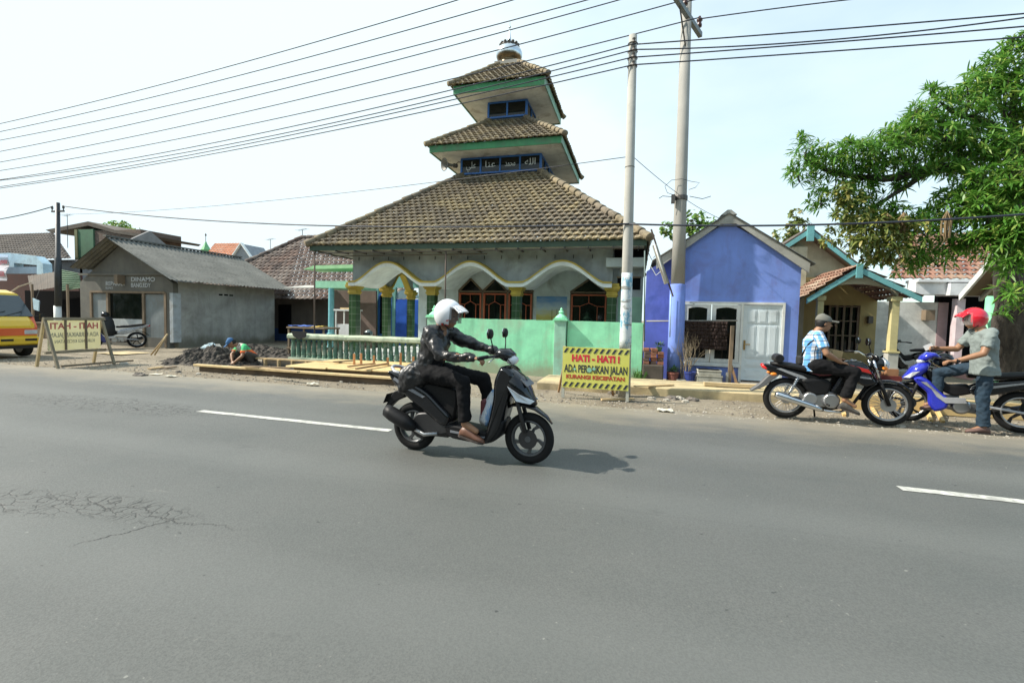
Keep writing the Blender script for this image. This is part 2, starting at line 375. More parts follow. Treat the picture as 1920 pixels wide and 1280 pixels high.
struct(m.build('lane_marking', PAINTL))

def back_bank(x, y, i, j):
    t = (-14-y)/8; h = 7.5*math.sin(math.pi*min(1, t*1.4)/2)**.5 if t > 0 else 0
    return (x, y+vz(x, y, .5, 1.2), -.1+max(0, h)*(1+vz(x, y, .35, .5)+vz(x, y, 1.7, .12)))
tag(grid(-60, 60, -22, -13.9, 160, 16, back_bank).build('added_tree_bank', mat('added_bank_foliage', (.035,.06,.022), .9, var=.5, scale=1.5, bump=.6, bscale=3)), kind='stuff')  # unseen tree bank added behind the camera to dim sky light and reflections
# ---------------------------------------------------------------- tiled slopes
def tile_slope(mb, A, B, C, D, tw=.25, th=.29, amp=.028, drop=.035, m=0, jit=.006, ns=5):
    A, B, C, D = map(Vector, (A, B, C, D)); u = (B-A).normalized(); n = u.cross((D-A)).normalized()
    if n.z < 0: n = -n
    v = n.cross(u); v = v if v.dot(D-A) > 0 else -v
    H_ = (D-A).dot(v); W_ = (B-A).length; ul1 = (D-A).dot(u); ur1 = (C-A).dot(u)
    rows = max(1, round(H_/th)); th = H_/rows; c0 = int(math.floor(min(0, ul1)/tw)); c1 = int(math.ceil(max(W_, ur1)/tw))
    rnd = random.Random(5)
    for r in range(rows):
        v0, v1 = r*th, (r+1)*th
        def lim(vv): t = vv/H_; return ul1*t, W_+(ur1-W_)*t
        l0, r0 = lim(v0); l1, r1 = lim(v1)
        for c in range(c0, c1):
            if (c+1)*tw < min(l0, l1) or c*tw > max(r0, r1): continue
            jz = rnd.uniform(-jit, jit); jv = rnd.uniform(-jit, jit)*1.5; st = (r % 2)*.5
            top, bot, frt = [], [], []
            for k in range(ns+1):
                s_ = k/ns; uu = (c+s_+st)*tw; prof = amp*(math.sin(2*math.pi*(s_-.1))*.6+.35*math.cos(4*math.pi*s_))
                ub = min(max(uu, l0), r0); ut = min(max(uu, l1), r1)
                bot.append(A+u*ub+v*(v0+jv-.012)+n*(prof+drop+jz)); top.append(A+u*ut+v*(v1+.0)+n*(prof+jz*.5)); frt.append(A+u*ub+v*(v0+jv)+n*(prof-.01))
            o = len(mb.v); mb.v += [tuple(q) for q in bot+top+frt]; K = ns+1; q = (c+.5, r+.5)
            for k in range(ns):
                for f in ((o+k, o+k+1, o+K+k+1, o+K+k), (o+2*K+k, o+2*K+k+1, o+k+1, o+k)):
                    mb.uv[len(mb.f)] = [q]*4; mb.f.append(f); mb.mi.append(m)
def ridge_caps(mb, p0, p1, r=.11, step=.33, m=0):
    p0, p1 = Vector(p0), Vector(p1); d = p1-p0; n = max(1, round(d.length/step)); t = d.normalized()
    a = t.cross(Vector((0,0,1))).normalized(); b = a.cross(t)
    if b.z < 0: b = -b
    rnd = random.Random(3)
    for i in range(n):
        q0 = p0+d*(i/n); q1 = p0+d*((i+1.12)/n); k0, k1 = r*1.22, r*.92; j = rnd.uniform(-.012, .012)
        rings = []
        for q, rr in ((q0, k0), (q0+t*.03, k0), (q1, k1)):
            rings.append([q+a*(rr*math.cos(w))+b*(rr*.8*math.sin(w)+j-.03) for w in [math.pi*2*x/12 for x in range(12)]])
        s0 = len(mb.f); mb.loft(rings, True, m)
        for fi in range(s0, len(mb.f)): mb.uv[fi] = [(900+i+.5, 7.5)]*len(mb.f[fi])
def pyramid(mb, cx, cy, w0, z0, w1, z1, tw=.25, th=.29, sides=(0,1,2,3), **k):
    for s_ in sides:
        rt = Matrix.Rotation(s_*math.pi/2, 3, 'Z'); c = Vector((cx, cy, 0))
        q = [c+rt@Vector(p)for p in ((-w0,-w0,z0),(w0,-w0,z0),(w1,-w1,z1),(-w1,-w1,z1))]
        tile_slope(mb, *q, tw=tw, th=th, **k)
def hips(par, cx, cy, w0, z0, w1, z1, r=.11, step=.33):
    for sx_, sy_ in ((-1,-1),(1,-1),(1,1),(-1,1)):
        mb = MB(); ridge_caps(mb, (cx+sx_*(w0+.03), cy+sy_*(w0+.03), z0+.05), (cx+sx_*w1, cy+sy_*w1, z1+.05), r, step); mb.build('hip_ridge', [TILE], par, smooth=True)

# ---------------------------------------------------------------- the mosque
MX, MY = -4.65, 16.65
mosque = thing('mosque', 'small mosque with three stacked mossy tiled roofs, a silver dome and yellow trimmed porch arches', 'mosque', (MX, MY, 0))
mb = MB(); pyramid(mb, MX, MY, 4.87, 3.40, 1.38, 6.25, tw=.205, th=.21, drop=.05, amp=.03); lr = mb.build('lower_roof', TILE, mosque, smooth=False)
hips(lr, MX, MY, 4.87, 3.40, 1.38, 6.25)
mb = MB(); pyramid(mb, MX, MY, 2.31, 7.03, .62, 8.36, tw=.2, th=.2, amp=.022, drop=.036); mr = mb.build('middle_roof', TILE, mosque)
hips(mr, MX, MY, 2.31, 7.03, .62, 8.36, .09, .26)
mb = MB(); pyramid(mb, MX-.08, MY, 1.70, 9.20, .36, 10.42, tw=.19, th=.19, amp=.02, drop=.034); ur = mb.build('upper_roof', TILE, mosque)
hips(ur, MX-.08, MY, 1.70, 9.20, .36, 10.42, .085, .25)
def fascia(cx, cy, w, z0, z1, t=.03, name='fascia', mi=(GREEN_F, TEAL_F), par=None):
    m = MB(); m.box(cx-w, cx+w, cy-w-t, cy-w, z0, z1, 0); m.box(cx+w, cx+w+t, cy-w-t, cy+w+t, z0, z1, 1); m.box(cx-w-t, cx-w, cy-w-t, cy+w+t, z0, z1, 1); m.box(cx-w, cx+w, cy+w, cy+w+t, z0, z1, 0)
    return m.build(name, list(mi), par or mosque)
fascia(MX, MY, 2.19, 6.80, 7.02); fascia(MX-.08, MY, 1.56, 8.92, 9.19)
fascia(MX, MY, 4.78, 3.24, 3.385, mi=(mat('eave_board', (.055,.09,.065), .8, streak=.4),)*2)
mb = MB(); mb.box(MX-2.17, MX+2.17, MY-2.17, MY+2.17, 6.83, 6.86); mb.box(MX-1.62, MX+1.46, MY-1.54, MY+1.54, 8.95, 8.98); mb.build('soffit', SOFFIT, mosque)
mb = MB(); mb.box(MX-4.76, MX+4.76, MY-4.76, MY+4.76, 3.27, 3.29); mb.build('porch_ceiling', mat('ceiling_board', (.42,.43,.38), .9, streak=.3), mosque)
# tower storeys
TWR = mat('tower_dark', (.10,.12,.13), .9); mb = MB(); mb.box(MX-1.36, MX+1.36, MY-1.36, MY+1.36, 6.0, 6.83); mb.build('tower_wall', TWR, mosque); mb = MB(); mb.box(MX-.66, MX+.66, MY-.66, MY+.66, 8.2, 8.95); mb.build('tower_wall', TWR, mosque)
CHALK = mat('pale_lettering', (.62,.66,.66), .8, bump=0)
def band_windows(w, z0, z1, n, side, letters=None):
    rt = Matrix.Rotation({'F': 0, 'R': math.pi/2, 'L': -math.pi/2}[side], 3, 'Z'); c = Vector((MX, MY, 0))
    def B(m, x0, x1, y0, y1, a, b):
        q = [c+rt@Vector((x, y, 0)) for x, y in ((x0, y0), (x1, y1))]
        m.box(min(q[0].x, q[1].x), max(q[0].x, q[1].x), min(q[0].y, q[1].y), max(q[0].y, q[1].y), a, b)
    fr = MB(); t = .055; y = -w
    for zz in (z0, z1-t): B(fr, -w-.04, w+.04, y-.05, y+.0, zz, zz+t)
    W2 = 2*w+.08
    for i in range(n+1):
        x = -w-.04+(W2-t)*i/n; B(fr, x, x+t, y-.056, y-.001, z0+t, z1-t)
    f = fr.build('window_band', BLUE_P, mosque)
    for i in range(n):
        g = MB(); x = -w-.04+(W2-t)*i/n+t; B(g, x, x+(W2-t)/n-t, y-.025, y-.018, z0+t, z1-t); g.build('pane', GLASS, f)
        if letters:
            tm = MB(); xc = x+((W2-t)/n-t)/2; q = c+rt@Vector((xc, y-.032, 0)); add_text(tm, letters[i], .30, (q.x, q.y, (z0+z1)/2+.02), rt@Vector((1,0,0)), (0,0,1), wid=.36, bold=.0)
            tm.build('calligraphy', CHALK, f)
AR = ['\uFEF2\uFEE0\uFECB', '\uFE8E\uFEE8\uFECB', '\uFEAA\uFEE4\uFEA4\uFEE3', '\uFEEA\uFEE0\uFEDF\uFE8D']
band_windows(1.37, 6.27, 6.82, 4, 'F', AR); band_windows(1.37, 6.27, 6.82, 4, 'R'); band_windows(1.37, 6.27, 6.82, 4, 'L')
band_windows(.67, 8.38, 8.94, 2, 'F'); band_windows(.67, 8.38, 8.94, 2, 'R'); band_windows(.67, 8.38, 8.94, 2, 'L')
# dome
STEEL = NT('dome_steel'); 
_c = STEEL.mix(STEEL.rng(STEEL.noise(STEEL.map((6, 6, 3)), 5, .6), .35, .7), (.55,.62,.66), (.75,.8,.84)); 
_s = STEEL.n('ShaderNodeSeparateXYZ'); STEEL.l(STEEL.tc.outputs['Object'], _s.inputs[0])
_r = STEEL.rng(STEEL.math('ADD', _s.outputs[2], STEEL.math('MULTIPLY', STEEL.noise(STEEL.map(7), 5, .6), .12)), 10.82, 10.90, 1, 0)
STEEL.col(STEEL.mix(_r, _c, (.16,.12,.07))); STEEL.rough(.28); STEEL.b.inputs['Metallic'].default_value = .85; DOME = STEEL.m
dx = MX-.18
mb = MB(); mb.box(dx-.42, dx+.42, MY-.42, MY+.42, 10.36, 10.5); mb.build('dome_plinth', CONC, mosque)
mb = MB(); mb.lathe((dx, MY, 0), [(.33,10.5),(.33,10.6),(.30,10.62),(.36,10.66),(.44,10.74),(.475,10.84),(.475,10.93),(.44,11.03),(.37,11.11),(.28,11.16),(.22,11.2),(.06,11.24)], 28); d_ = mb.build('dome', DOME, mosque, smooth=True)
mb = MB()
for i in range(14):
    a = 2*math.pi*i/14; mb.ell((dx+.32*math.cos(a), MY+.32*math.sin(a), 11.22), (.06, .06, .05), n=8, k=5)
mb.tube([(dx+.31*math.cos(2*math.pi*i/24), MY+.31*math.sin(2*math.pi*i/24), 11.17) for i in range(24)], .035, closed=True); mb.build('dome_crown', BRASS, d_, smooth=True)
mb = MB(); mb.lathe((dx, MY, 0), [(.10,11.2),(.075,11.35),(.03,11.62),(.012,11.75),(.012,11.83),(.05,11.85),(.05,11.88),(.012,11.9),(.008,12.1)], 10); mb.build('spire', DOME, d_, smooth=True)
# main walls and porch
FY = 12.6; colx = [-8.43, -5.83, -3.26, -.66]; side_y = [14.5, 16.3]
def arch_pts(x0, x1, zb, zt, n=22):
    pts = []
    for i in range(n+1):
        t = i/n; s_ = abs(2*t-1); h = .5+.5*math.cos(math.pi*min(1, s_/.84)); h = max(0, h)**.72
        pts.append((x0+(x1-x0)*t, zb+(zt-zb)*h))
    return pts
wall = MB(); trim = MB(); vault = MB()
for a, b in zip(colx, colx[1:]):
    ap = arch_pts(a, b, 2.36, 2.93)
    for (xa, za), (xb, zb) in zip(ap, ap[1:]):
        wall.add([(xa, FY-.1, za), (xb, FY-.1, zb), (xb, FY-.1, 3.27), (xa, FY-.1, 3.27), (xa, FY+.12, za), (xb, FY+.12, zb), (xb, FY+.12, 3.27), (xa, FY+.12, 3.27)], [(0,1,2,3),(7,6,5,4),(0,4,5,1)])
        vault.add([(xa, FY-.34, za-.115), (xb, FY-.34, zb-.115), (xb, FY+1.0, zb-.115), (xa, FY+1.0, za-.115), (xa, FY-.34, za-.01), (xb, FY-.34, zb-.01), (xb, FY+1., zb-.01), (xa, FY+1., za-.01)], [(0,3,2,1),(4,5,6,7),(0,1,5,4),(3,7,6,2)])
        trim.add([(xa, FY-.37, za-.012), (xb, FY-.37, zb-.012), (xb, FY-.1, zb+.0), (xa, FY-.1, za+.0), (xa, FY-.37, za+.03), (xb, FY-.37, zb+.03), (xb, FY-.1, zb+.05), (xa, FY-.1, za+.05)], [(0,1,5,4),(4,5,6,7),(0,3,2,1)])
for a, b in zip([FY]+side_y, side_y):          # side arcade
    ap = arch_pts(a, b, 2.30, 2.9)
    for (ya, za), (yb, zb) in zip(ap, ap[1:]):
        wall.add([(-8.5, ya, za), (-8.5, yb, zb), (-8.5, yb, 3.27), (-8.5, ya, 3.27), (-8.36, ya, za), (-8.36, yb, zb), (-8.36, yb, 3.27), (-8.36, ya, 3.27)], [(0,1,2,3),(7,6,5,4),(0,4,5,1)])
        trim.add([(-8.54, ya, za-.02), (-8.54, yb, zb-.02), (-8.32, yb, zb-.02), (-8.32, ya, za-.02), (-8.54, ya, za+.07), (-8.54, yb, zb+.07), (-8.32, yb, zb+.07), (-8.32, ya, za+.07)], [(0,1,2,3),(4,5,6,7),(0,1,5,4),(3,2,6,7)])
wall.build('arcade_wall', WALLG, mosque); vault.build('arch_canopy', mat('arch_plaster', (.70,.75,.73), .8, streak=.2), mosque, smooth=False); trim.build('arch_trim', YEL, mosque)
def column(x, y, zt=2.3, w=.12):
    c = MB(); c.box(x-w, x+w, y-w, y+w, 0, 2.0); c = c.build('column', GTILE, mosque)
    k = MB(); z = 2.0
    for ww, h in ((w+.012, .04), (w+.035, .045), (w+.02, .08), (w+.06, .04), (w+.085, .085)):
        k.box(x-ww, x+ww, y-ww, y+ww, z, z+h); z += h
    k.box(x-w-.06, x+w+.06, y-.2, y+w, z, z+.07); k.build('capital', YEL, c, bevel=.008)
for x in colx: column(x, FY)
for y in side_y: column(-8.43, y, w=.11)
# hall front wall with windows (Y 14.2)
HY = 14.2
def wx(px, py=560): return P(px, py, HY).x
hall = MB(); xL, xR = wx(785), .12; z0w, zs, zt = .9, 2.22, 2.62
grp = [(wx(859.5), wx(1000), 3), (wx(1069), wx(1140), 1)]
xs = [xL, grp[0][0], grp[0][1], grp[1][0], grp[1][1], xR]
for a, b in ((0, 1), (2, 3), (4, 5)): hall.box(xs[a], xs[b], HY, HY+.15, 0, 3.27)
for (a, b, n) in grp: hall.box(a, b, HY, HY+.15, 0, z0w); hall.box(a, b, HY, HY+.15, 3.0, 3.27)
def gable_fill(m, a, b, n):
    n = max(1, round(n)); w = (b-a)/n
    for i in range(n):
        x0, x1 = a+i*w, a+(i+1)*w; xm = (x0+x1)/2
        m.prism([(x0, HY, 3.0), (x0, HY, zs), (xm, HY, zt), (x1, HY, zs), (x1, HY, 3.0)], (0, .15, 0))
for g_ in grp: gable_fill(hall, *g_)
hall.box(xL-.001, xL+.15, HY+.15, 20.5, 0, 3.27); hall.build('hall_wall', WALLW, mosque)
for (a, b, n) in grp:
    n = max(1, round(n)); w = (b-a)/n
    for i in range(n):
        x0, x1 = a+i*w, a+(i+1)*w; xm = (x0+x1)/2; y0, y1 = HY-.03, HY+.03; f = MB(); t = .03
        f.beam((x0, HY, zs), (xm, HY, zt), .06, .04, (0,1,0), 1); f.beam((xm, HY, zt), (x1, HY, zs), .06, .04, (0,1,0), 1)
        f.box(x0, x0+t, y0, y1, z0w, zs, 1); f.box(x1-t, x1, y0, y1, z0w, zs, 1); f.box(x0+t, x1-t, y0, y1, zs-.03, zs+.02, 1)
        zf = zs-.06; s_ = .045
        for q in (x0+t+.01, x1-t-.01-s_): f.box(q, q+s_, y0-.012, y1, z0w, zf)
        f.box(x0+t+.01+s_, x1-t-.01-s_, y0-.012, y1, zf-s_, zf)
        xa, xb = x0+(x1-x0)*.27, x0+(x1-x0)*.73; zz = zf-.36
        for q in (xa, xb): f.box(q-.009, q+.009, y0, y1, z0w, zz)
        f.beam((xa, HY-.01, zz), (xm, HY-.01, zz+.1), .018, .018); f.beam((xm, HY-.01, zz+.1), (xb, HY-.01, zz), .018, .018)
        f.beam((xm, HY-.01, zz+.1), (xm, HY-.01, zf-s_), .018, .018); f.beam((x0+t, HY-.01, zz), (xa, HY-.01, zz), .018, .018); f.beam((xb, HY-.01, zz), (x1-t, HY-.01, zz), .018, .018)
        wf = f.build('window', [WOODO, WOODD], mosque); g = MB(); g.prism([(x0+.01, HY+.035, z0w), (x0+.01, HY+.035, zs), (xm, HY+.035, zt-.02), (x1-.01, HY+.035, zs), (x1-.01, HY+.035, z0w)], (0, .01, 0)); g.build('pane', GLASS, wf)
# wall painting (generic sunset over water)
k = NT('sunset_panel'); sp = k.n('ShaderNodeSeparateXYZ'); k.l(k.tc.outputs['Generated'], sp.inputs[0]); nn = k.noise(k.map((3, 1, 14), 'Generated'), 5, .6, .5)
hh = k.math('ADD', sp.outputs[2], k.math('MULTIPLY', k.math('SUBTRACT', nn, .5), .35))
rp_ = k.n('ShaderNodeValToRGB'); k.l(hh, rp_.inputs[0]); e = rp_.color_ramp.elements; e[0].position = .0; e[0].color = (.05,.06,.05,1); e[1].position = 1; e[1].color = (.12,.30,.6,1)
for ps, c in ((.25, (.05,.07,.04,1)), (.34, (.35,.30,.05,1)), (.55, (.62,.55,.15,1)), (.75, (.5,.6,.62,1))): q = e.new(ps); q.color = c
k.col(rp_.outputs[0]); k.rough(.6)
a, b = wx(1006, 575), wx(1063, 575); za, zb = P(1035, 640, HY).z, P(1035, 556, HY).z
mb = MB(); mb.box(a, b, HY-.02, HY-.003, za, zb); pic = mb.build('wall_painting', k.m, mosque)
mb = MB()
for q in (.52, .68, .78): mb.box(a+(b-a)*q-.006, a+(b-a)*q+.006, HY-.026, HY-.0205, za+(zb-za)*.45, za+(zb-za)*.72)
mb.build('painted_masts', mat('painted_mast', (.12,.13,.05), .7), pic)
# teal side room, blue door and window
TY = 17.4
def tx(px): return P(px, 590, TY).x
d0, d1 = tx(741), tx(784); w0, w1 = tx(709), tx(735)
mb = MB(); mb.box(tx(668), w0, TY, TY+.15, 0, 3.2); mb.box(w1, d0, TY, TY+.15, 0, 3.2); mb.box(d1, xL, TY, TY+.15, 0, 3.2)
mb.box(w0, w1, TY, TY+.15, 0, .55); mb.box(w0, w1, TY, TY+.15, 2.5, 3.2); mb.box(d0, d1, TY, TY+.15, 2.52, 3.2); mb.build('side_room_wall', TEALW, mosque)
mb = MB(); zt_ = 2.05; dm = (d0+d1)/2
for a, b in ((d0+.01, dm-.008), (dm+.008, d1-.01)):
    mb.box(a, b, TY+.02, TY+.06, .1, zt_)
    for q in range(5): xx = a+(b-a)*(q+.5)/5; mb.box(xx-.05, xx+.05, TY+.005, TY+.02, .2, zt_-.1)
D = mb.build('door', mat('bright_blue_door', (.015,.10,.52), .45, streak=.3), mosque)
mb = MB(); n = 14; pts = [(dm+(d1-d0)/2*math.cos(math.pi*i/n), TY+.03, zt_+.02+.42*math.sin(math.pi*i/n)) for i in range(n+1)]; mb.prism(pts, (0, .03, 0)); mb.build('fanlight', mat('pale_blue_glass', (.22,.34,.42), .3), D)
mb = MB(); mb.box(w0, w0+.06, TY-.02, TY+.05, .55, 2.1); mb.box(w1-.06, w1, TY-.02, TY+.05, .55, 2.1); mb.box(w0, w1, TY-.02, TY+.05, .5, .58); wm = (w0+w1)/2
mb.prism([(w0, TY-.02, 2.1), (w0-.0, TY-.02, 2.2), (wm, TY-.02, 2.52), (w1, TY-.02, 2.2), (w1, TY-.02, 2.1), (wm, TY-.02, 2.38)], (0, .07, 0)); fw_ = mb.build('window', BLUE_P, mosque)
mb = MB(); mb.box(w0+.05, w1-.05, TY+.06, TY+.07, .55, 2.45); mb.build('pane', GLASS, fw_)
# floor plinth, white step behind the balustrade
mb = MB(); mb.box(-8.8, .1, 12.2, 20.9, -.05, .22); mb.box(-7.9, -5.1, 11.92, 12.2, -.05, .12); mb.build('porch_floor', mat('white_floor_tile', (.58,.62,.60), .35, bump=.05), mosque, bevel=.01)
# right end: pale green tiled wall, ledge, vents
def f(px, py): return P(px, py, FY)
a = f(1150, 560); b = f(1207, 560)
mb = MB(); mb.box(-.5, .12, FY-.02, FY+.15, 0, 2.02); mb.build('end_wall', mat('pale_green_wall', (.25,.42,.30), .7, streak=.3), mosque)
mb = MB(); mb.box(-.5, .12, FY-.02, FY+.15, 2.02, 3.27); mb.build('end_wall_top', WALLG, mosque)
mb = MB(); mb.box(f(1138, 490).x, .14, FY-.35, FY-.022, f(1170, 503).z, f(1170, 486).z); mb.build('concrete_ledge', mat('ledge_plaster', (.40,.46,.44), .8, streak=.3), mosque, bevel=.01)
for (pa, pb, pc, pd) in ((1152, 1208, 484, 466), (1157, 1201, 543, 520)):
    mb = MB(); A_, B_ = f(pa, pc), f(pb, pd); mb.box(A_.x, B_.x, FY-.035, FY-.023, A_.z, B_.z); v = mb.build('vent_opening', DARK, mosque)
    mb = MB(); mb.box(A_.x-.02, B_.x+.02, FY-.05, FY-.036, B_.z-.02, B_.z+.02); mb.box((A_.x+B_.x)/2-.02, (A_.x+B_.x)/2+.02, FY-.05, FY-.036, A_.z, B_.z-.02); mb.build('frame', WOODD, v)
# steel gutter, props and rafters hanging below the eave
mb = MB(); mb.tube([(-9.3, 11.87, 3.16), (.0, 11.87, 3.2)], .018, 6); mb.tube([(-9.2, 12.1, 3.1), (-4.0, 12.1, 3.12)], .015, 6)
for i in range(16): x = -9.2+.61*i; mb.box(x, x+.03, 11.84, 12.5, 3.2, 3.24)
mb.build('eave_rail', BRASS, mosque)
for px in (590, 836):
    q = P(px, 480, 11.9); mb = MB(); mb.tube([(q.x, 11.9, .0), (q.x, 11.9, 3.2)], .022, 8); mb.build('support_post', mat('rusty_post', (.10,.075,.06), .8, metal=.2), mosque, smooth=True)
for i in range(15): mb = MB(); x = -8.2+.5*i; mb.tube([(x, FY-.13, 3.12), (x, FY-.14, 3.02)], .011, 5); mb.build('bulb_hook', BLACKP, mosque)
# loudspeaker on the tower
q = P(838, 309, 14.9)
ls = thing('horn_loudspeaker', 'grey horn loudspeaker hanging under the middle roof of the mosque tower', 'loudspeaker', q)
ax = Vector((-.55, -.8, -.12)).normalized(); mb = MB(); mb.lathe(q, [(.045,-.28),(.05,-.2),(.055,-.1),(.09,-.02),(.15,.06),(.21,.10),(.215,.11),(.19,.105),(.10,.03),(.03,-.05)], 20, axis=ax); mb.build('horn', mat('horn_grey', (.17,.17,.15), .5), ls, smooth=True)
mb = MB(); mb.lathe(q-ax*.28, [(.05,-.14),(.075,-.12),(.075,.0),(.05,.02)], 14, axis=ax); mb.build('driver', BRASS, ls, smooth=True)
mb = MB(); mb.tube([q-ax*.3, q-ax*.3+Vector((.14,.02,.12)), (MX-1.4, 15.35, q.z+.2)], .015, 6); mb.build('bracket', BRASS, ls)

# ---------------------------------------------------------------- green boundary wall, pillars, balustrade
bw = thing('boundary_wall', 'mint green plastered boundary wall in front of the mosque with capped pillars', 'wall', (-2.3, 11.2, 0))
def wallpanel(x0, x1, z):
    n = 60; m = MB(); top = []
    m2 = [(x0+(x1-x0)*i/n) for i in range(n+1)]
    for a, b in zip(m2, m2[1:]):
        za, zb = z+vz(a, 2, 1.5, .012)+vz(a, 9, 9, .006), z+vz(b, 2, 1.5, .012)+vz(b, 9, 9, .006)
        m.add([(a, 11.14, -.05), (b, 11.14, -.05), (b, 11.14, zb), (a, 11.14, za), (a, 11.26, -.05), (b, 11.26, -.05), (b, 11.26, zb), (a, 11.26, za)], [(0,1,2,3),(7,6,5,4),(3,2,6,7)])
    m.box(x0, x0+.01, 11.14, 11.26, -.05, z-.03); m.box(x1-.01, x1, 11.14, 11.26, -.05, z-.03); return m
wallpanel(-5.2, -1.9, 1.36).build('wall_panel', MINT, bw); wallpanel(-1.62, .15, 1.36).build('wall_panel', MINT, bw)
def pillar(x, w=.14):
    m = MB(); m.box(x-w, x+w, 11.02, 11.3, -.05, 1.36); p = m.build('pillar', MINT2, bw, bevel=.008)
    m = MB(); y = 11.16
    for ww, z0, z1 in ((w+.035, 1.36, 1.40), (w+.015, 1.40, 1.43)): m.box(x-ww, x+ww, y-ww, y+ww, z0, z1)
    m.lathe((x, y, 0), [(.15,1.43),(.13,1.46),(.06,1.52),(.045,1.54),(.07,1.565),(.05,1.60),(.022,1.615),(.038,1.635),(.022,1.66),(.004,1.68)], 12); m.build('finial', MINT, p, smooth=False)
pillar(P(1050, 650, 11.1).x); pillar(P(812, 650, 11.1).x)
bal = thing('balustrade', 'weathered green concrete balustrade in front of the mosque porch', 'balustrade', (-7.7, 11.6, 0))
BALM = mat('mossy_balustrade', (.10,.20,.145), .85, dirt=(.42,.42,.34), dscale=5, damt=.5, streak=.4, bump=.3)
RAILM = mat('mossy_rail', (.46,.52,.39), .9, dirt=(.16,.22,.15), dscale=4, damt=.6, bump=.4)
bx0, bx1 = P(545, 630, 11.6).x, P(806, 640, 11.6).x
mb = MB(); n = 50
for i in range(n):
    a = bx0+(bx1-bx0)*i/n; b = bx0+(bx1-bx0)*(i+1)/n; za, zb = .79+vz(a, 4, 3, .012), .79+vz(b, 4, 3, .012)
    pr = lambda x, z: [(x, 11.46, z-.15), (x, 11.44, z-.12), (x, 11.44, z-.05), (x, 11.50, z), (x, 11.70, z), (x, 11.76, z-.05), (x, 11.76, z-.15)]
    mb.loft([pr(a, za), pr(b, zb)], cap=(i in (0, n-1)))
mb.build('rail', RAILM, bal)
mb = MB(); mb.box(bx0, bx1, 11.48, 11.72, -.03, .08); mb.build('base', RAILM, bal, bevel=.01)
nb = 25
for i in range(nb):
    x = bx0+.1+(bx1-bx0-.2)*i/(nb-1); m = MB()
    m.lathe((x, 11.6, 0), [(.075,.08),(.075,.12),(.062,.14),(.072,.20),(.066,.32),(.052,.46),(.046,.53),(.062,.55),(.062,.565),(.05,.58),(.075,.62),(.08,.64)], 8); m.build('baluster', BALM, bal)
# ---------------------------------------------------------------- small helpers for houses
def slope_sheet(mb, A, B, C, D, amp=.02, wl=.13, t=.012, n=None):
    """corrugated sheet: waves run from the eave (AB) to the ridge (DC)"""
    A, B, C, D = map(Vector, (A, B, C, D)); L_ = (B-A).length; n = n or int(L_/wl*5); nn = (B-A).cross(D-A).normalized()
    if nn.z < 0: nn = -nn
    o = len(mb.v)
    for i in range(n+1):
        s_ = i/n; h = nn*(amp*math.sin(2*math.pi*s_*L_/wl)); p, q = A.lerp(B, s_)+h, D.lerp(C, s_)+h
        mb.v += [tuple(p), tuple(q), tuple(p-nn*t), tuple(q-nn*t)]
    for i in range(n):
        a = o+4*i; b = a+4
        for f_ in ((a, b, b+1, a+1), (a+2, a+3, b+3, b+2), (a, a+2, b+2, b), (a+1, b+1, b+3, a+3)): mb.f.append(f_); mb.mi.append(0)
ASB = m_corrugated('asbestos_sheet', (.10,.105,.095), (.19,.19,.17), (.05,.052,.045))
RUST = m_corrugated('rusty_sheet', (.07,.06,.05), (.13,.11,.085), (.10,.05,.03))
GREENSH = m_corrugated('green_sheet', (.12,.19,.13), (.22,.30,.20), (.07,.08,.05))

# ---------------------------------------------------------------- purple house
PYo = 11.7
PURP = mat('purple_plaster', (.20,.31,.78), .85, var=.14, splash=(.16,.15,.24), scale=1.2, streak=.35, dirt=(.17,.20,.50), damt=.5, bump=.25, bscale=12)
def q(px, py): return P(px, py, PYo)
ph = thing('purple_house', 'purple blue plastered house with white window and door under a grey gable', 'house', (2.2, PYo, 0))
xl, xr = q(1280, 600).x, q(1497, 600).x; ap = q(1363, 428); eL, eR = q(1240, 488), q(1500, 485)
fx0, fx1, fxm = q(1278, 600).x, q(1471, 600).x, q(1391, 600).x; ftop = q(1370, 566).z; wbot = q(1340, 684).z
x_left = q(1211, 550).x
def roofz(x):
    apx = 1.93; return 3.72-abs(x-apx)*.60
wm = MB()
wm.box(xl, fx0+.01, PYo, PYo+.15, -.05, ftop); wm.box(fx1, xr, PYo, PYo+.15, -.05, ftop); wm.box(fx0+.01, fxm-.02, PYo, PYo+.15, -.05, wbot)
apx = 1.93
wm.prism([(xl, PYo, ftop), (xl, PYo, roofz(xl)), (apx, PYo, roofz(apx)), (xr, PYo, roofz(xr)), (xr, PYo, ftop)], (0, .15, 0))
wm.box(xr-.15, xr, PYo+.15, 17.5, -.05, 2.75); wm.build('wall', PURP, ph)
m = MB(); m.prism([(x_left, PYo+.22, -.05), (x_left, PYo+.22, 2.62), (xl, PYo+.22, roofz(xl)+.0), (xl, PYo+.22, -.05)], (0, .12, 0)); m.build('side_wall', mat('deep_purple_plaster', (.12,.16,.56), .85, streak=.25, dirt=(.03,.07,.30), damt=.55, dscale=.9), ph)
BARGE = mat('grey_barge_cement', (.40,.40,.37), .9, dirt=(.2,.2,.18), streak=.3)
m = MB()
for s_, xe in ((-1, .38), (1, 3.62)):
    ze = roofz(xe)+.02; w = .20
    m.prism([(apx-s_*.0, PYo-.12, 3.93), (xe, PYo-.12, ze+.04), (xe-.02*s_, PYo-.12, ze-.17), (apx+s_*.16, PYo-.12, 3.66), (apx, PYo-.12, 3.66)], (0, .05, 0))
bg_ = m.build('barge_board', BARGE, ph)
m = MB(); slope_sheet(m, (.30, PYo-.15, roofz(.30)+.09), (.30, 17.6, roofz(.30)+.09), (apx, 17.6, 3.90), (apx, PYo-.15, 3.90)); m.build('roof_sheet', ASB, ph)
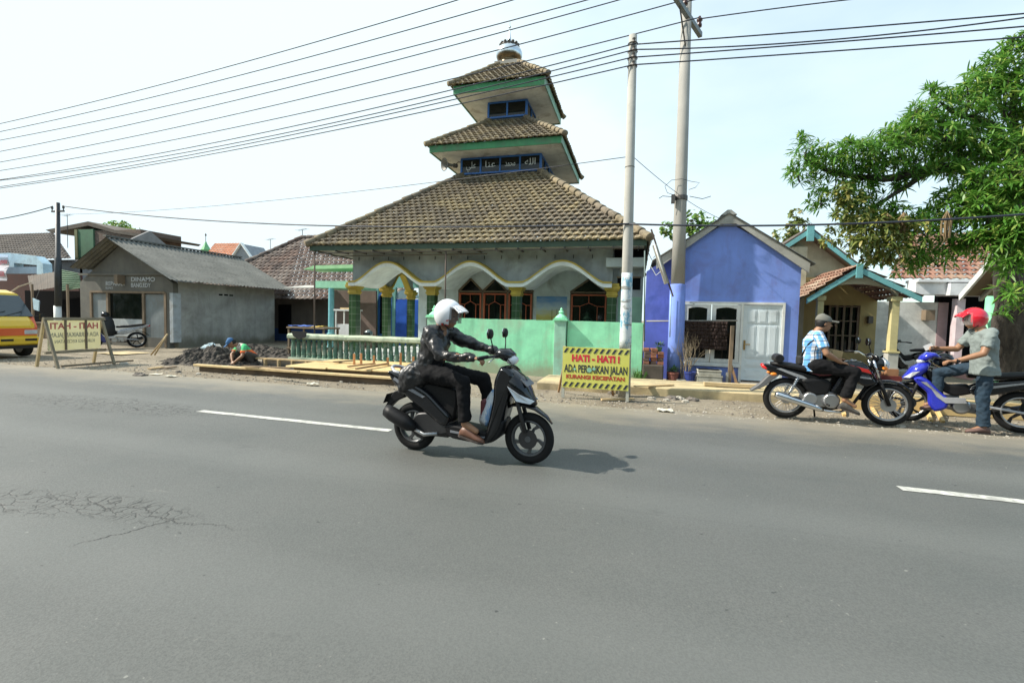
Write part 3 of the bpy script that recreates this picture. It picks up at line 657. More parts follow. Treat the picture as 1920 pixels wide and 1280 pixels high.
m = MB(); slope_sheet(m, (3.72, PYo-.15, roofz(3.72)+.09), (3.72, 17.6, roofz(3.72)+.09), (apx, 17.6, 3.90), (apx, PYo-.15, 3.90)); m.build('roof_sheet', ASB, ph)
m = MB(); m.prism([(apx-.17, PYo-.14, 3.86), (apx-.04, PYo-.14, 3.97), (apx+.04, PYo-.14, 3.97), (apx+.17, PYo-.14, 3.86)], (0, .5, 0)); m.build('ridge_cap', BARGE, ph)
# window and door in one white frame
m = MB(); t = .055
m.box(fx0, fx1, PYo-.03, PYo+.08, ftop-t, ftop); m.box(fx0, fx0+t, PYo-.03, PYo+.08, wbot, ftop-t); m.box(fxm-t/2, fxm+t/2, PYo-.03, PYo+.08, .06, ftop-t); m.box(fx1-t, fx1, PYo-.03, PYo+.08, .06, ftop-t)
m.box(fx0+t, fxm-t/2, PYo-.03, PYo+.08, wbot, wbot+t); m.box(fx0-.02, fxm, PYo-.06, PYo-.032, wbot-.03, wbot+.01); fr = m.build('window_frame', WHITE, ph)
mid = (fx0+fxm)/2
for a, b in ((fx0+t+.005, mid-.012), (mid+.012, fxm-t/2-.005)):
    m = MB(); s_ = .085; z0, z1 = wbot+t+.01, ftop-t-.01; y0, y1 = PYo-.015, PYo+.03
    m.box(a, a+s_, y0, y1, z0, z1); m.box(b-s_, b, y0, y1, z0, z1); m.box(a+s_, b-s_, y0, y1, z0, z0+s_)
    pts = [(a+s_, y0, z1), (a+s_, y0, z1-.10)]+[(a+s_+(b-a-2*s_)*i/8, y0, z1-.10+.035*math.sin(math.pi*i/8)) for i in range(1, 8)]+[(b-s_, y0, z1-.10), (b-s_, y0, z1)]
    m.prism(pts, (0, y1-y0, 0)); c = m.build('window', WHITE, ph, bevel=.004)
    g = MB(); g.box(a+s_-.01, b-s_+.01, PYo+.005, PYo+.012, z0+s_-.01, z1-.05); g.build('pane', GLASS, c)
    g = MB(); g.box(a+s_, a+s_+.2, PYo+.03, PYo+.04, z0+s_, z1-.1); g.build('curtain', mat('dim_curtain', (.12,.13,.13), .9), c)
m = MB(); a, b, z0, z1 = fxm+t/2+.006, fx1-t-.006, .10, ftop-t-.008; DW = mat('pale_blue_white_door', (.66,.74,.78), .55, var=.06, dirt=(.4,.44,.45), damt=.15)
m.box(a, b, PYo+.0, PYo+.04, z0, z1); d = m.build('door', DW, ph)
m = MB(); w = (b-a-.22)/3
for rr, (za, zb) in enumerate(((1.42, 1.72), (.62, 1.36))):
    for i in range(3):
        xa = a+.08+i*(w+.03); m.box(xa, xa+w, PYo-.012, PYo-.001, za, zb); m.box(xa+.03, xa+w-.03, PYo-.018, PYo-.0125, za+.03, zb-.03)
for za, zb in ((.42, .56), (.18, .36)): m.box(a+.08, b-.08, PYo-.012, PYo-.001, za, zb); m.box(a+.11, b-.11, PYo-.018, PYo-.0125, za+.03, zb-.03)
m.build('door_panels', DW, d, bevel=.004)
m = MB(); m.box(a+.02, a+.06, PYo-.02, PYo-.001, .80, 1.02); m.tube([(a+.04, PYo-.02, .93), (a+.04, PYo-.06, .93), (a+.15, PYo-.06, .93)], .011, 8); m.build('handle', mat('brass', (.4,.28,.12), .35, metal=.9), d)
m = MB(); m.box(fxm, fx1+.2, PYo-.35, PYo-.005, -.05, .055); m.build('door_step', CONC, ph, bevel=.01)
# ---------------------------------------------------------------- utility poles
CPOLE = mat('concrete_pole', (.40,.39,.35), .9, var=.1, scale=2, streak=.3, dirt=(.25,.24,.21), damt=.3, bump=.2)
p0, p1 = P(1170, 745, 8.9), P(1187, 66, 8.9)
sp_ = thing('utility_pole', 'shorter concrete pole wrapped in torn pale blue paper behind the yellow warning sign', 'utility pole', (p0.x, 8.9, 0))
m = MB(); m.lathe((0,0,0), [(.117, -.1), (.095, 2.6), (.072, p1.z-.01), (.05, p1.z)], 20)
sh = Vector((p1.x-p0.x, 0, p1.z)); m.v = [(v[0]+p0.x+sh.x*v[2]/sh.z, v[1]+8.9, v[2]) for v in m.v]; pole = m.build('shaft', CPOLE, sp_, smooth=True)
k = NT('peeling_paper'); nn = k.noise(k.map((5, 5, 2)), 8, .75, .3); n2 = k.noise(k.map((2, 2, 9)), 6, .7)
c = k.mix(k.rng(nn, .45, .5), (.16,.36,.48), (.62,.66,.66)); c = k.mix(k.rng(n2, .55, .6), c, (.24,.24,.22)); k.col(c); k.rough(.9)
m = MB(); zb, zt = P(1172, 655, 8.9).z, P(1176, 512, 8.9).z; m.lathe((0,0,0), [(.1185-.0088*z/1, z) for z in (zb, zb+.2, zt-.2, zt)], 20); m.v = [(v[0]+p0.x+sh.x*v[2]/sh.z, v[1]+8.9, v[2]) for v in m.v]; m.build('paper_wrap', k.m, sp_, smooth=True)
for j, zz in enumerate((p1.z-.16, p1.z-.30, p1.z-.42, p1.z-.56, p1.z-2.35)):
    m = MB(); c = (p0.x+sh.x*zz/sh.z, 8.9); m.tube([(c[0]+.084*math.cos(2*math.pi*i/16), c[1]+.084*math.sin(2*math.pi*i/16), zz) for i in range(16)], .008, 6, closed=True)
    if j < 4: m.lathe((c[0]+.02, 8.9-.12, zz), [(.02,-.04),(.032,-.03),(.02,0),(.032,.03),(.02,.04)], 10); m.tube([(c[0]+.02, 8.9-.08, zz), (c[0]+.02, 8.9-.12, zz)], .012, 6)
    m.build('insulator' if j < 4 else 'pole_band', BRASS, sp_)
BY = 11.42
tp = thing('utility_pole', 'tall concrete power pole rising through the eave of the purple house, its foot painted purple', 'utility pole', (.9, BY, 0))
b0, b1 = P(1266, 700, BY), P(1287, 20, BY); H1 = b1.z+1.0
def leanp(v): return (v[0]+.905+(b1.x-.905)*v[2]/b1.z, v[1]+BY, v[2])
m = MB(); m.lathe((0,0,0), [(.155, 2.25), (.14, 3.6), (.105, H1)], 22); m.v = [leanp(v) for v in m.v]; m.build('shaft', mat('old_pole_concrete', (.33,.32,.29), .9, streak=.4, var=.1), tp, smooth=True)
m = MB(); m.lathe((0,0,0), [(.19, -.05), (.178, 1.1), (.172, 2.25), (.16, 2.27)], 22); m.v = [leanp(v) for v in m.v]; m.build('painted_foot', PURP, tp, smooth=True)
A_, B_ = P(1250, -6, 10.9), P(1312, 66, 11.9)
ca = leanp((0, 0, P(1285, 36, BY).z)); ca = Vector(ca); dirA = Vector((math.sin(R(24)), math.cos(R(24)), 0))
far = P(1258, 4, BY-.5); m = MB(); m.beam(ca+Vector((0,-.16,0))-dirA*.95, ca+Vector((0,-.16,0))+dirA*.95, .09, .11); arm = m.build('cross_arm', mat('arm_steel', (.20,.22,.22), .6, metal=.4), tp)
INS = mat('brown_porcelain', (.07,.03,.025), .2, bump=0)
tops = []
for s_ in (-.85, -.12, .85):
    c = ca+Vector((0,-.16,0))+dirA*s_; m = MB(); m.lathe(c, [(.018,.04),(.018,.13),(.055,.14),(.06,.19),(.045,.22),(.045,.26),(.07,.28),(.065,.32),(.025,.35),(.03,.38)], 14); m.build('insulator', INS, tp, smooth=True); tops.append(c+Vector((0,0,.37)))
m = MB(); m.beam(ca+Vector((0,-.16,-.05))-dirA*.45, ca+Vector((0,-.12,-.65)), .03, .012); m.build('arm_brace', BRASS, tp)
c = Vector(leanp((0, 0, P(1275, 372, BY).z))); m = MB(); m.lathe((c.x, c.y, c.z), [(.155,-.05),(.158,-.03),(.158,.03),(.155,.05)], 18); m.box(c.x-.21, c.x-.13, c.y-.2, c.y-.1, c.z-.14, c.z+.05); m.build('clamp_band', BRASS, tp)
for k_ in range(2):
    m = MB(); m.tube([(c.x-.16+.34*k_, c.y-.15, c.z), (c.x-.4+.85*k_, c.y-.2, c.z+.02-.1*k_), (c.x-.48+1.1*k_, c.y-.2, c.z-.03)], .008, 5); m.build('wire_stub', BLACKP, tp)
m = MB(); m.tube([(c.x-.15, c.y-.12, c.z+.05), (c.x-.3, c.y-.15, c.z+.1), (c.x-.36, c.y-.15, c.z+.25), (c.x-.22, c.y-.15, c.z+.38), (c.x, c.y-.2, c.z+.38), (c.x+.2, c.y-.15, c.z+.33), (c.x+.38, c.y-.12, c.z+.3), (c.x+.3, c.y-.12, c.z+.2), (c.x+.16, c.y-.1, c.z+.16)], .006, 5); m.build('wire_loop', BLACKP, tp)
LY = 11.0; l0, l1 = P(110, 655, LY), P(108, 380, LY)
lp = thing('utility_pole', 'thin dark steel utility pole with white painted foot at the left of the street', 'utility pole', (l0.x, LY, 0))
m = MB(); m.lathe((0,0,0), [(.095, 1.42), (.09, 3.0), (.07, 3.02), (.062, l1.z)], 14); m.v = [(v[0]+l0.x+(l1.x-l0.x)*v[2]/l1.z, v[1]+LY, v[2]) for v in m.v]; m.build('shaft', mat('dark_pole_paint', (.035,.04,.045), .5), lp, smooth=True)
m = MB(); m.lathe((l0.x, LY, 0), [(.105,-.05),(.10,1.42),(.07,1.43)], 14); m.build('painted_foot', WHITE, lp, smooth=True)
m = MB(); m.beam((l1.x-.28, LY, l1.z-.28), (l1.x+.28, LY, l1.z-.28), .05, .05)
for s_ in (-.26, .26): m.lathe((l1.x+s_, LY, l1.z-.25), [(.015,0),(.015,.05),(.035,.06),(.03,.14),(.01,.16)], 8)
m.build('cross_arm', BRASS, lp)

# ---------------------------------------------------------------- wires
WIRE = mat('wire', (.025,.03,.045), .5, bump=0, var=.05)
def wire(pts, Y, r, label, name='power_line', x_ends=None):
    q_ = [P(a, b, Y) for a, b in pts]; xs_ = [p.x for p in q_]; co = np.polyfit(xs_, [p.z for p in q_], min(2, len(q_)-1))
    xa, xb = x_ends or (min(xs_)-14, max(xs_)+5); n = 40; m = MB()
    m.tube([(xa+(xb-xa)*i/n, Y, float(np.polyval(co, xa+(xb-xa)*i/n))) for i in range(n+1)], r, 5)
    o = m.build(name, WIRE, smooth=True); tag(o, label, 'wire', 'overhead wires along the street'); return o
ordn = ['topmost', 'second', 'third', 'fourth', 'fifth']
for i, pt in enumerate([[(0,232),(440,122),(640,65),(860,0)], [(0,247),(440,144),(640,91),(860,29.5),(964,0)], [(0,263),(440,170),(640,121),(860,65),(1103,0)], [(0,284),(440,189),(640,139.5),(860,82),(1163,0)]]):
    wire(pt, 11.3, .0125, f'{ordn[i]} of the thin overhead wires counted down the left edge of the sky')
def wire3(pa, pb, sag, r, label, n=30, name='power_line', group='overhead wires along the street'):
    pa, pb = Vector(pa), Vector(pb); m = MB(); m.tube([pa.lerp(pb, i/n)-Vector((0,0,sag*4*(i/n)*(1-i/n))) for i in range(n+1)], r, 5); o = m.build(name, WIRE, smooth=True); return tag(o, label, 'wire', group)
def leftend(p, Y): return P(p[0], p[1], Y)
wire([(0,304),(440,215),(640,168),(912,99),(1257,8)], 11.2, .0125, 'fifth wire down the left sky edge, ending at the tall pole insulator', x_ends=(-42, tops[1].x))
wire3((tops[1].x, 11.2, P(1257,8,11.2).z-.0), (9.5, 11.2, 9.6), .1, .0125, 'wire leaving the middle insulator of the tall pole towards the upper right')
wire([(0,320),(440,239),(640,196.5),(1045,100),(1182,66),(1280,42)], 11.2, .0125, 'sixth wire down the left edge of the sky, passing the top of the short pole', x_ends=(-42, P(1311,33,11.2).x))
wire([(1311,36),(1450,17),(1590,0)], 11.2, .0125, 'wire from the near insulator of the cross arm rising to the top edge', x_ends=(P(1311,33,11.2).x, 7))
xp = p0.x
L4 = [([(0,337),(440,260),(640,217),(780,185),(1125,99),(1185,84)], [(1185,84),(1350,72),(1920,26)], 'upper'), ([(0,338.5),(440,268),(640,228),(1120,112),(1185,94)], [(1185,94),(1350,87),(1640,69),(1920,33)], 'second'),
      ([(0,350),(440,276),(640,232),(1120,124),(1185,108)], [(1185,108),(1350,96),(1920,50)], 'third'), ([(0,353),(440,281),(640,242),(1120,138),(1185,122)], [(1185,122),(1350,111),(1920,70)], 'lowest')]
for a_, b_, w_ in L4:
    wire(a_, 8.82, .0105, f'{w_} of the four wires running left from the short concrete pole', x_ends=(-34, xp)); wire(b_, 8.82, .0115, f'{w_} of the four wires running right from the short concrete pole', x_ends=(xp, 8))
KC = P(1180, 420, 8.8)
wire3((l1.x+.26, LY, l1.z-.12), KC, .28, .017, 'thick low cable between the dark left pole and the short concrete pole', name='cable')
wire3(KC, P(2000, 396, 8.4), .10, .017, 'thick low cable running right in front of the gables into the mango tree', name='cable')
wire3((l1.x-.26, LY, l1.z-.12), P(-60, 418, 10.6), .08, .017, 'short cable from the dark left pole to the left edge', name='cable')
wire3(P(1185, 292, 8.9), P(1275, 366, BY), .02, .006, 'thin service wire slanting between the two concrete poles', name='cable', group=None)
wire3(P(1283, 372, BY), P(1355, 412, PYo), .03, .006, 'thin service wire from the tall pole down to the purple gable', name='cable', group=None)
wire3(P(1185, 293, 8.9), P(100, 402, 16), .25, .007, 'faint thin wire sagging left behind the mosque roofs', name='cable', group=None)

# ---------------------------------------------------------------- left grey shop house
GY = 13.0
gh = thing('grey_shop_house', 'unpainted grey plastered shop house with corrugated gable roof and faded lettering', 'house', (-18.5, 15.4, 0))
gx0, gx1 = P(152, 620, GY).x, P(325, 620, GY).x; ga = P(210, 447, GY-.35)
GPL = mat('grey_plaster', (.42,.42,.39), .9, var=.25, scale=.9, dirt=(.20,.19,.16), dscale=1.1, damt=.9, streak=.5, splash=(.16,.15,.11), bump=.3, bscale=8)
GPLD = mat('shaded_plaster_front', (.15,.145,.125), .9, var=.2, dirt=(.10,.10,.09), damt=.6, streak=.3)  # same plaster as the side; overhang shade put into a darker colour
zb = P(240, 548, GY).z; bz = P(240, 515, GY).z; apx_, apz = ga.x, ga.z-.1
o0, o1, o2, o3 = P(172, 600, GY).x, P(203, 600, GY).x, P(270, 600, GY).x, P(311, 600, GY).x
def gr(x): return apz-abs(x-apx_)*(.62 if x > apx_ else .66)
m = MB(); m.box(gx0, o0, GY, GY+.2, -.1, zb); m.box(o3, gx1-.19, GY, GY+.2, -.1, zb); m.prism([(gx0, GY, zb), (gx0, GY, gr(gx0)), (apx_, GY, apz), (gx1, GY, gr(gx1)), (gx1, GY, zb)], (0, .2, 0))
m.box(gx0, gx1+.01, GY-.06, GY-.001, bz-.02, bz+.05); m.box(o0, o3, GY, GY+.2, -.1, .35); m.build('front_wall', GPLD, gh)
m = MB(); m.box(gx1-.18, gx1, GY+.2, 17.7, -.1, 2.42); m.box(gx0, gx0+.15, GY+.2, 17.7, -.1, 2.42); m.box(gx0, gx1, 17.7, 17.85, -.1, 2.42); m.build('side_wall', GPL, gh)
m = MB(); m.box(gx1-.16, gx1+.003, GY-.003, GY+.3, .2, P(320, 549, GY).z); m.build('painted_corner', mat('chalky_pillar', (.42,.46,.48), .9, dirt=(.25,.24,.21), damt=.6, dscale=3), gh)
for yy in (14.9, 15.15, 15.4):
    m = MB(); m.box(gx1-.02, gx1+.004, yy, yy+.18, 2.0, 2.06); m.build('air_slot', DARK, gh)
for A_, B_ in (((P(323,528,GY-.5).x, 2.42), 1), ((P(132,502,GY-.5).x, 2.85), 1)):
    e = A_[0]; ez = A_[1]; m = MB(); slope_sheet(m, (e, GY-.55, ez), (e, 18.3, ez), (apx_, 18.3, ga.z+.02), (apx_, GY-.55, ga.z+.02), amp=.022, wl=.17); m.build('roof_sheet', ASB, gh)
m = MB(); m.beam((apx_, GY-.6, ga.z+.06), (apx_, 18.35, ga.z+.06), .16, .05); m.build('ridge_cap', ASB, gh)
PANELB = mat('faded_shutter', (.20,.23,.235), .8, streak=.4, dirt=(.2,.19,.17), damt=.5)
for a, b, nm in ((o0, o1, 'shutter'), (o2+.05, o3-.05, 'shutter')):
    m = MB(); m.box(a, b, GY+.03, GY+.08, .05, P(240, 551, GY).z); m.build(nm, PANELB, gh)
m = MB(); m.box(o1, o2, GY+.06, GY+.08, P(240, 598, GY).z, P(240, 551, GY).z); m.build('shop_window', GLASS, gh)
m = MB(); m.box(o1, o2, GY+.01, GY+.14, .3, P(240, 598, GY).z); m.build('window_sill_wall', mat('pale_counter', (.42,.45,.45), .8, streak=.3), gh)
for x in (o0, o1, o2, o3): m = MB(); m.box(x-.05, x+.05, GY-.03, GY+.05, 0.02, zb); m.build('window_post', WOODD, gh)
m = MB(); z_ = P(240, 547, GY).z; m.box(o0, o3, GY-.04, GY+.0, z_-.05, z_+.03); m.build('lintel', WOODD, gh)
m = MB(); a_ = P(232, 520, GY); m.box(a_.x-.08, a_.x+.08, GY-.28, GY-.01, a_.z-.25, a_.z+.08); m.build('lamp_box', WOODD, gh)
FADED = mat('faded_white_lettering', (.50,.52,.52), .9, dirt=(.28,.3,.32), dscale=14, damt=.8)
m = MB(); add_text(m, 'REPARASI', .22, P(216, 532, GY-.008), (1,0,0), (0,0,1), wid=.95, bold=.004); add_text(m, 'KUNCI', .12, P(205, 540, GY-.008), (1,0,0), (0,0,1), bold=.002)
m.build('lettering', FADED, gh); m = MB(); add_text(m, 'DINAMO', .22, P(268, 524, GY-.008), (1,0,0), (0,0,1), wid=1.15, bold=.004); add_text(m, 'BANG.EDY', .21, P(264, 535, GY-.008), (1,0,0), (0,0,1), wid=.95, bold=.004); m.build('lettering', FADED, gh)

# ---------------------------------------------------------------- tall green and brick building behind
TYY = 24
def t_(px, py): return P(px, py, TYY)
tb = thing('green_brick_tower', 'narrow green and bare brick building with flat sheet roof behind the grey shop house', 'building', (t_(160, 500).x, TYY, 0))
m = MB(); a, b = t_(143, 500).x, t_(176, 500).x; zt_ = t_(160, 430).z; m.box(a, b, TYY, TYY+3, 0, zt_); m.build('green_wall', mat('dark_green_wall', (.08,.17,.10), .85, streak=.3), tb)
m = MB(); m.box(b, t_(262, 500).x, TYY+.1, TYY+3, 0, zt_-.1); m.build('brick_wall', m_brick('bare_brick', (.12,.075,.055), (.16,.11,.08), (.2,.19,.17), bw=.3, bh=.12), tb)
m = MB(); m.box(a-.02, a+.25, TYY-.06, TYY-.001, 0, zt_); m.build('pillar', mat('olive_pillar', (.16,.17,.08), .8), tb)
m = MB(); m.prism([t_(85,431), t_(165,415), t_(215,431), t_(288,443), t_(283,447), t_(215,437), t_(165,423), t_(95,436)], (0, 3.5, 0)); m.build('roof_sheet', RUST, tb)
tag(MB().box(*( lambda c: (c.x-.6, c.x+.6, 26, 27.2, 6.0, 6.6))(P(200, 425, 26))).build('moss_panel', GREENSH, tb))

# ---------------------------------------------------------------- left tiled house, stalls, banner
HYY = 19
def h_(px, py, Y=HYY): return P(px, py, Y)
lh = thing('tiled_house', 'old house with dark tiled roof and pale blue concrete canopy behind the yellow van', 'house', (h_(40, 600).x, HYY, 0))
m = MB(); e0, e1 = h_(-160, 466), h_(134, 484); r0, r1 = P(-160, 418, 23.5), P(100, 436, 23.5); tile_slope(m, (e0.x, HYY, e1.z), (e1.x, HYY, e1.z), (r1.x, 23.5, r1.z), (r0.x, 23.5, r1.z), tw=.28, th=.4); m.build('roof', TILE_D, lh)
m = MB(); m.box(e0.x, e1.x-.1, HYY+.6, HYY+.8, 0, e1.z); m.prism([(e1.x-.12, HYY+.6, 0), (e1.x-.12, HYY+.6, e1.z-.1), (e1.x-.12, 23.5, r1.z-.1), (e1.x-.12, 27, e1.z), (e1.x-.12, 27, 0)], (-.2, 0, 0)); m.build('wall', mat('grey_house_wall', (.20,.20,.20), .9, streak=.3), lh)
PBL = mat('pale_blue_concrete', (.42,.58,.66), .8, streak=.25, dirt=(.3,.36,.4), damt=.3)
m = MB(); Yc = 17; c = lambda x, y: P(x, y, Yc)
m.prism([c(-60,478), c(16,474), c(66,480), c(80,494), c(81,514), c(69,514), c(69,497), c(26,493), c(26,501), c(-60,500)], (0, .4, 0)); m.build('canopy', PBL, lh)
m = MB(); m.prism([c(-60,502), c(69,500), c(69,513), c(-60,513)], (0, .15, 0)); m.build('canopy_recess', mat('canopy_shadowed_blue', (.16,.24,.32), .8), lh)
m = MB(); a, b = P(-80, 640, 18.4), P(150, 640, 18.4); m.box(a.x, b.x, 18.4, 18.6, 0, P(50, 513, 18.4).z); m.build('brick_front', mat('red_brown_wall', (.075,.032,.026), .9, streak=.4), lh)
st = thing('street_stall', 'dim street stall with rusty awning and green corrugated sheet beside the grey shop house', 'stall', (P(105, 640, 14).x, 14, 0))
m = MB(); Ys = 14.3; A_, B_ = P(52, 517, Ys+1), P(108, 509, Ys+1); C_, D_ = P(108, 538, Ys), P(57, 546, Ys); slope_sheet(m, D_, C_, B_, A_, wl=.2, amp=.012, n=30); m.build('rusty_awning', RUST, st)
m = MB(); A_, B_ = P(112, 505, Ys+.6), P(148, 512, Ys+.6); C_, D_ = P(152, 540, Ys), P(112, 546, Ys); slope_sheet(m, D_, A_, B_, C_, wl=.16, amp=.03, n=60); m.build('green_sheet_awning', GREENSH, st)
m = MB(); a, b = P(48, 600, 15.6), P(151, 600, 15.6); m.box(a.x, b.x, 15.6, 15.7, 0, P(100, 545, 15.6).z); m.build('back_wall', DARK, st)
m = MB(); a, b = P(60, 600, 14.4), P(150, 600, 14.4); m.box(a.x, b.x, 14.35, 15.0, .0, .62); m.box(a.x, b.x, 14.3, 15.1, .62, .68); m.build('counter', WOODD, st)
for px in (62, 128): m = MB(); a = P(px, 600, 14.25); m.beam((a.x, 14.25, 0), (a.x, 14.25, 2.35), .07, .07, (0,1,0)); m.build('post', WOODD, st)
m = MB(); a = P(14, 560, 12.6); m.tube([P(8, 556, 12.6), P(36, 537, 13), P(58, 530, 13.5)], .03, 6); tag(m.build('awning_cord', mat('pale_cord', (.5,.38,.25), .9)), 'slack pale rope tying the rusty awning above the van roof', 'rope')
k = NT('banner_cloth'); gz_ = k.n('ShaderNodeSeparateXYZ'); k.l(k.tc.outputs['Generated'], gz_.inputs[0]); c = k.mix(k.rng(gz_.outputs[2], .55, .95), (.62,.60,.64), (.35,.5,.68)); k.col(c); k.rough(.8)
bn = thing('hanging_banner', 'pale cloth banner with faded red writing hanging at the left edge', 'banner', P(-10, 500, 16.5))
m = MB(); n = 10; c4 = [P(-30,526,16.5), P(11,526,16.5), P(18,478,16.5), P(-30,474,16.5)]
rows = []
for j in range(n+1):
    t = j/n; rows.append([c4[0].lerp(c4[3], t)+Vector((0, .03*math.sin(j*1.3), 0)), c4[1].lerp(c4[2], t)+Vector((0, .05*math.sin(j*1.1+1), 0))])
for a, b in zip(rows, rows[1:]): m.add([a[0], a[1], b[1], b[0]], [(0,1,2,3)])
bcl = m.build('cloth', k.m, bn, mods=[lambda o: setattr(o.modifiers.new('s', 'SOLIDIFY'), 'thickness', .01)])
m = MB(); add_text(m, 'gata', .34, P(6, 490, 16.43), (1,0,0), (0,0,1), shear=.3, bold=.008); add_text(m, 'ER', .34, P(4, 514, 16.43), (1,0,0), (0,0,1), bold=.015); m.build('lettering', mat('faded_red', (.35,.10,.12), .8), bcl)
sg = thing('hanging_sign', 'small pale blue square sign board hanging beside the van roof', 'sign', P(67, 572, 11.8))
m = MB(); m.prism([P(61,559,11.8), P(73,564,11.8), P(72,583,11.8), P(63,580,11.8)], (0, .03, 0)); m.build('board', PBL, sg)
m = MB(); m.tube([P(67,561,11.8), P(67,545,11.8)+Vector((0,.1,0))], .012, 5); m.build('hanger', BRASS, sg)

# ---------------------------------------------------------------- far red roof, minaret, antenna
fy = 40
fh = thing('distant_house', 'distant house with bright orange tiled gable roof above the grey sheet roof', 'house', (P(425, 500, fy).x, fy, 0))
m = MB(); tile_slope(m, P(385, 479, fy), P(438, 479, fy), P(452, 455, fy+3), P(403, 456, fy+3), tw=.4, th=.5); m.build('roof', TILE_R, fh)
m = MB(); m.prism([P(438,482,fy), P(453,457,fy), P(471,482,fy), P(471,560,fy), P(438,560,fy)], (0, 3, 0)); m.build('gable_wall', mat('grey_gable', (.24,.26,.28), .9), fh)
m = MB(); m.beam(P(436,481,fy-.1), P(453,456,fy-.1), .1, .35, (0,1,0)); m.beam(P(453,456,fy-.1), P(471,482,fy-.1), .1, .35, (0,1,0)); m.build('barge_board', WHITE, fh)
mn = thing('minaret', 'distant slim green minaret tip with a spire left of the orange roof', 'minaret', (P(386, 470, 60).x, 60, 0))
q0 = P(386, 470, 60); zt2 = P(386, 437, 60).z; zm = P(386, 458, 60).z
m = MB(); m.lathe((q0.x, 60, 0), [(.7,0),(.65,q0.z),(.75,q0.z+.1),(.25,zm),(.05,zm+.5)], 10); m.build('cone', mat('minaret_green', (.15,.42,.18), .6), mn)
m = MB(); m.lathe((q0.x, 60, 0), [(.05,zm+.4),(.04,zt2-.5),(.15,zt2-.35),(.02,zt2)], 8); m.build('spire', BRASS, mn)
def antenna(px, py0, py1, Y, label, ang=0):
    t = thing('tv_antenna', label, 'antenna', P(px, py1, Y)); a, b = P(px, py1, Y), P(px, py0, Y); m = MB(); m.tube([(a.x, Y, a.z-1.5), (b.x, Y, b.z)], .02, 5); m.build('mast', BRASS, t)
    m = MB(); m.beam(b+Vector((-.3,0,-.03)), b+Vector((.3,0,.06)), .015, .015)
    for i in range(5): c = b+Vector((-.3+.15*i, 0, -.03+.022*i)); m.beam(c+Vector((-.05,-.2,0)), c+Vector((.05,.2,0)), .01, .01)
    m.build('yagi', BRASS, t)
antenna(507, 449, 478, 30, 'thin tv antenna above the roofs left of the mosque'); antenna(567, 431, 446, 24, 'small antenna mast on the brown tiled roof beside the mosque'); antenna(126, 404, 425, 24, 'tilted tv antenna above the flat roof near the dark pole')

# ---------------------------------------------------------------- brown tiled house behind left of the mosque
bh = thing('brown_roof_house', 'low house with large brown hipped tile roof behind the left of the mosque', 'house', (-15, 20, 0))
ry = 22.0; ap_ = P(566, 446, ry); ez = P(640, 562, 18.3).z
m = MB(); tile_slope(m, (ap_.x-4.6, 18.0, ez), (-9.5, 18.0, ez), (-9.5, ry, ap_.z), (ap_.x, ry, ap_.z), tw=.27, th=.30, amp=.035); tile_slope(m, (ap_.x-4.6, 26, ez), (ap_.x-4.6, 18.0, ez), (ap_.x, ry-.0, ap_.z), (ap_.x, ry+.01, ap_.z), tw=.27, th=.3); rf = m.build('roof', TILE_B, bh)
m = MB(); ridge_caps(m, (ap_.x-4.6, 18.0, ez+.05), (ap_.x, ry, ap_.z+.06), .13, .4); m.build('hip_ridge', [TILE_B], rf, smooth=True)
m = MB(); ridge_caps(m, (ap_.x, ry, ap_.z+.06), (-9.5, ry, ap_.z+.06), .13, .4); m.build('ridge', [TILE_B], rf, smooth=True)
m = MB(); a = P(508, 600, 18.9).x; m.box(ap_.x-4.2, -9.3, 18.9, 19.1, .6, ez+.05); m.build('wall', mat('dim_brown_wall', (.12,.10,.085), .9, streak=.3), bh)
m = MB(); m.box(ap_.x-4.2, -9.3, 18.87, 19.1, 0, .6); m.build('blue_plinth', mat('blue_plinth', (.03,.07,.20), .8), bh)
m = MB(); a = P(523, 600, 18.85); m.box(a.x, a.x+.7, 18.82, 18.86, .35, 1.75); m.build('door_opening', DARK, bh)
# kiosk with green fascia
ky = 15.6
def kp(px, py, Y=ky): return P(px, py, Y)
kk = thing('food_kiosk', 'food kiosk with mint green fascia and turquoise post beside the mosque porch', 'kiosk', (kp(625, 620).x, ky, 0))
LG = mat('light_green_slab', (.36,.66,.34), .7, streak=.2)
m = MB(); a, b = kp(568, 505), kp(670, 505); m.prism([(a.x, ky, a.z), (b.x, ky, a.z+.05), (b.x, ky, a.z+.18), (a.x+.5, ky, a.z+.15)], (0, 1.2, 0)); m.build('roof_slab', LG, kk)
m = MB(); a, b = kp(592, 528), kp(668, 528); m.box(a.x, b.x, ky-.1, ky+1.4, kp(620,540).z, kp(620,527).z); m.build('fascia', mat('mint_fascia', (.30,.62,.42), .7, streak=.15), kk)
m = MB(); a = kp(621, 600); m.lathe((a.x, ky, 0), [(.17,0),(.17,.1),(.13,.12),(.12,.55),(.16,.57),(.16,.62),(.115,.64),(.105,kp(621,540).z)], 14); m.build('post', mat('turquoise_post', (.16,.42,.46), .6, streak=.2), kk, smooth=False)
m = MB(); m.box(kp(592,600).x-.6, kp(662,600).x, ky+1.6, ky+1.7, 0, kp(620,540).z); m.build('back_wall', mat('kiosk_dim_wall', (.20,.15,.13), .9, streak=.3), kk)
m = MB(); a, b = kp(532, 540, 16.4), kp(600, 540, 16.4); m.prism([a, b, b+Vector((.2,1.5,.12)), a+Vector((0,1.5,.2))], (0, 0, .03)); m.build('tin_awning', mat('pale_tin', (.45,.44,.40), .7, streak=.3), kk)
gc = thing('glass_cabinet', 'white framed food display cabinet under the mint kiosk', 'cabinet', (kp(640, 620, 15).x, 15, 0))
m = MB(); a, b = P(630, 600, 15), P(660, 600, 15)
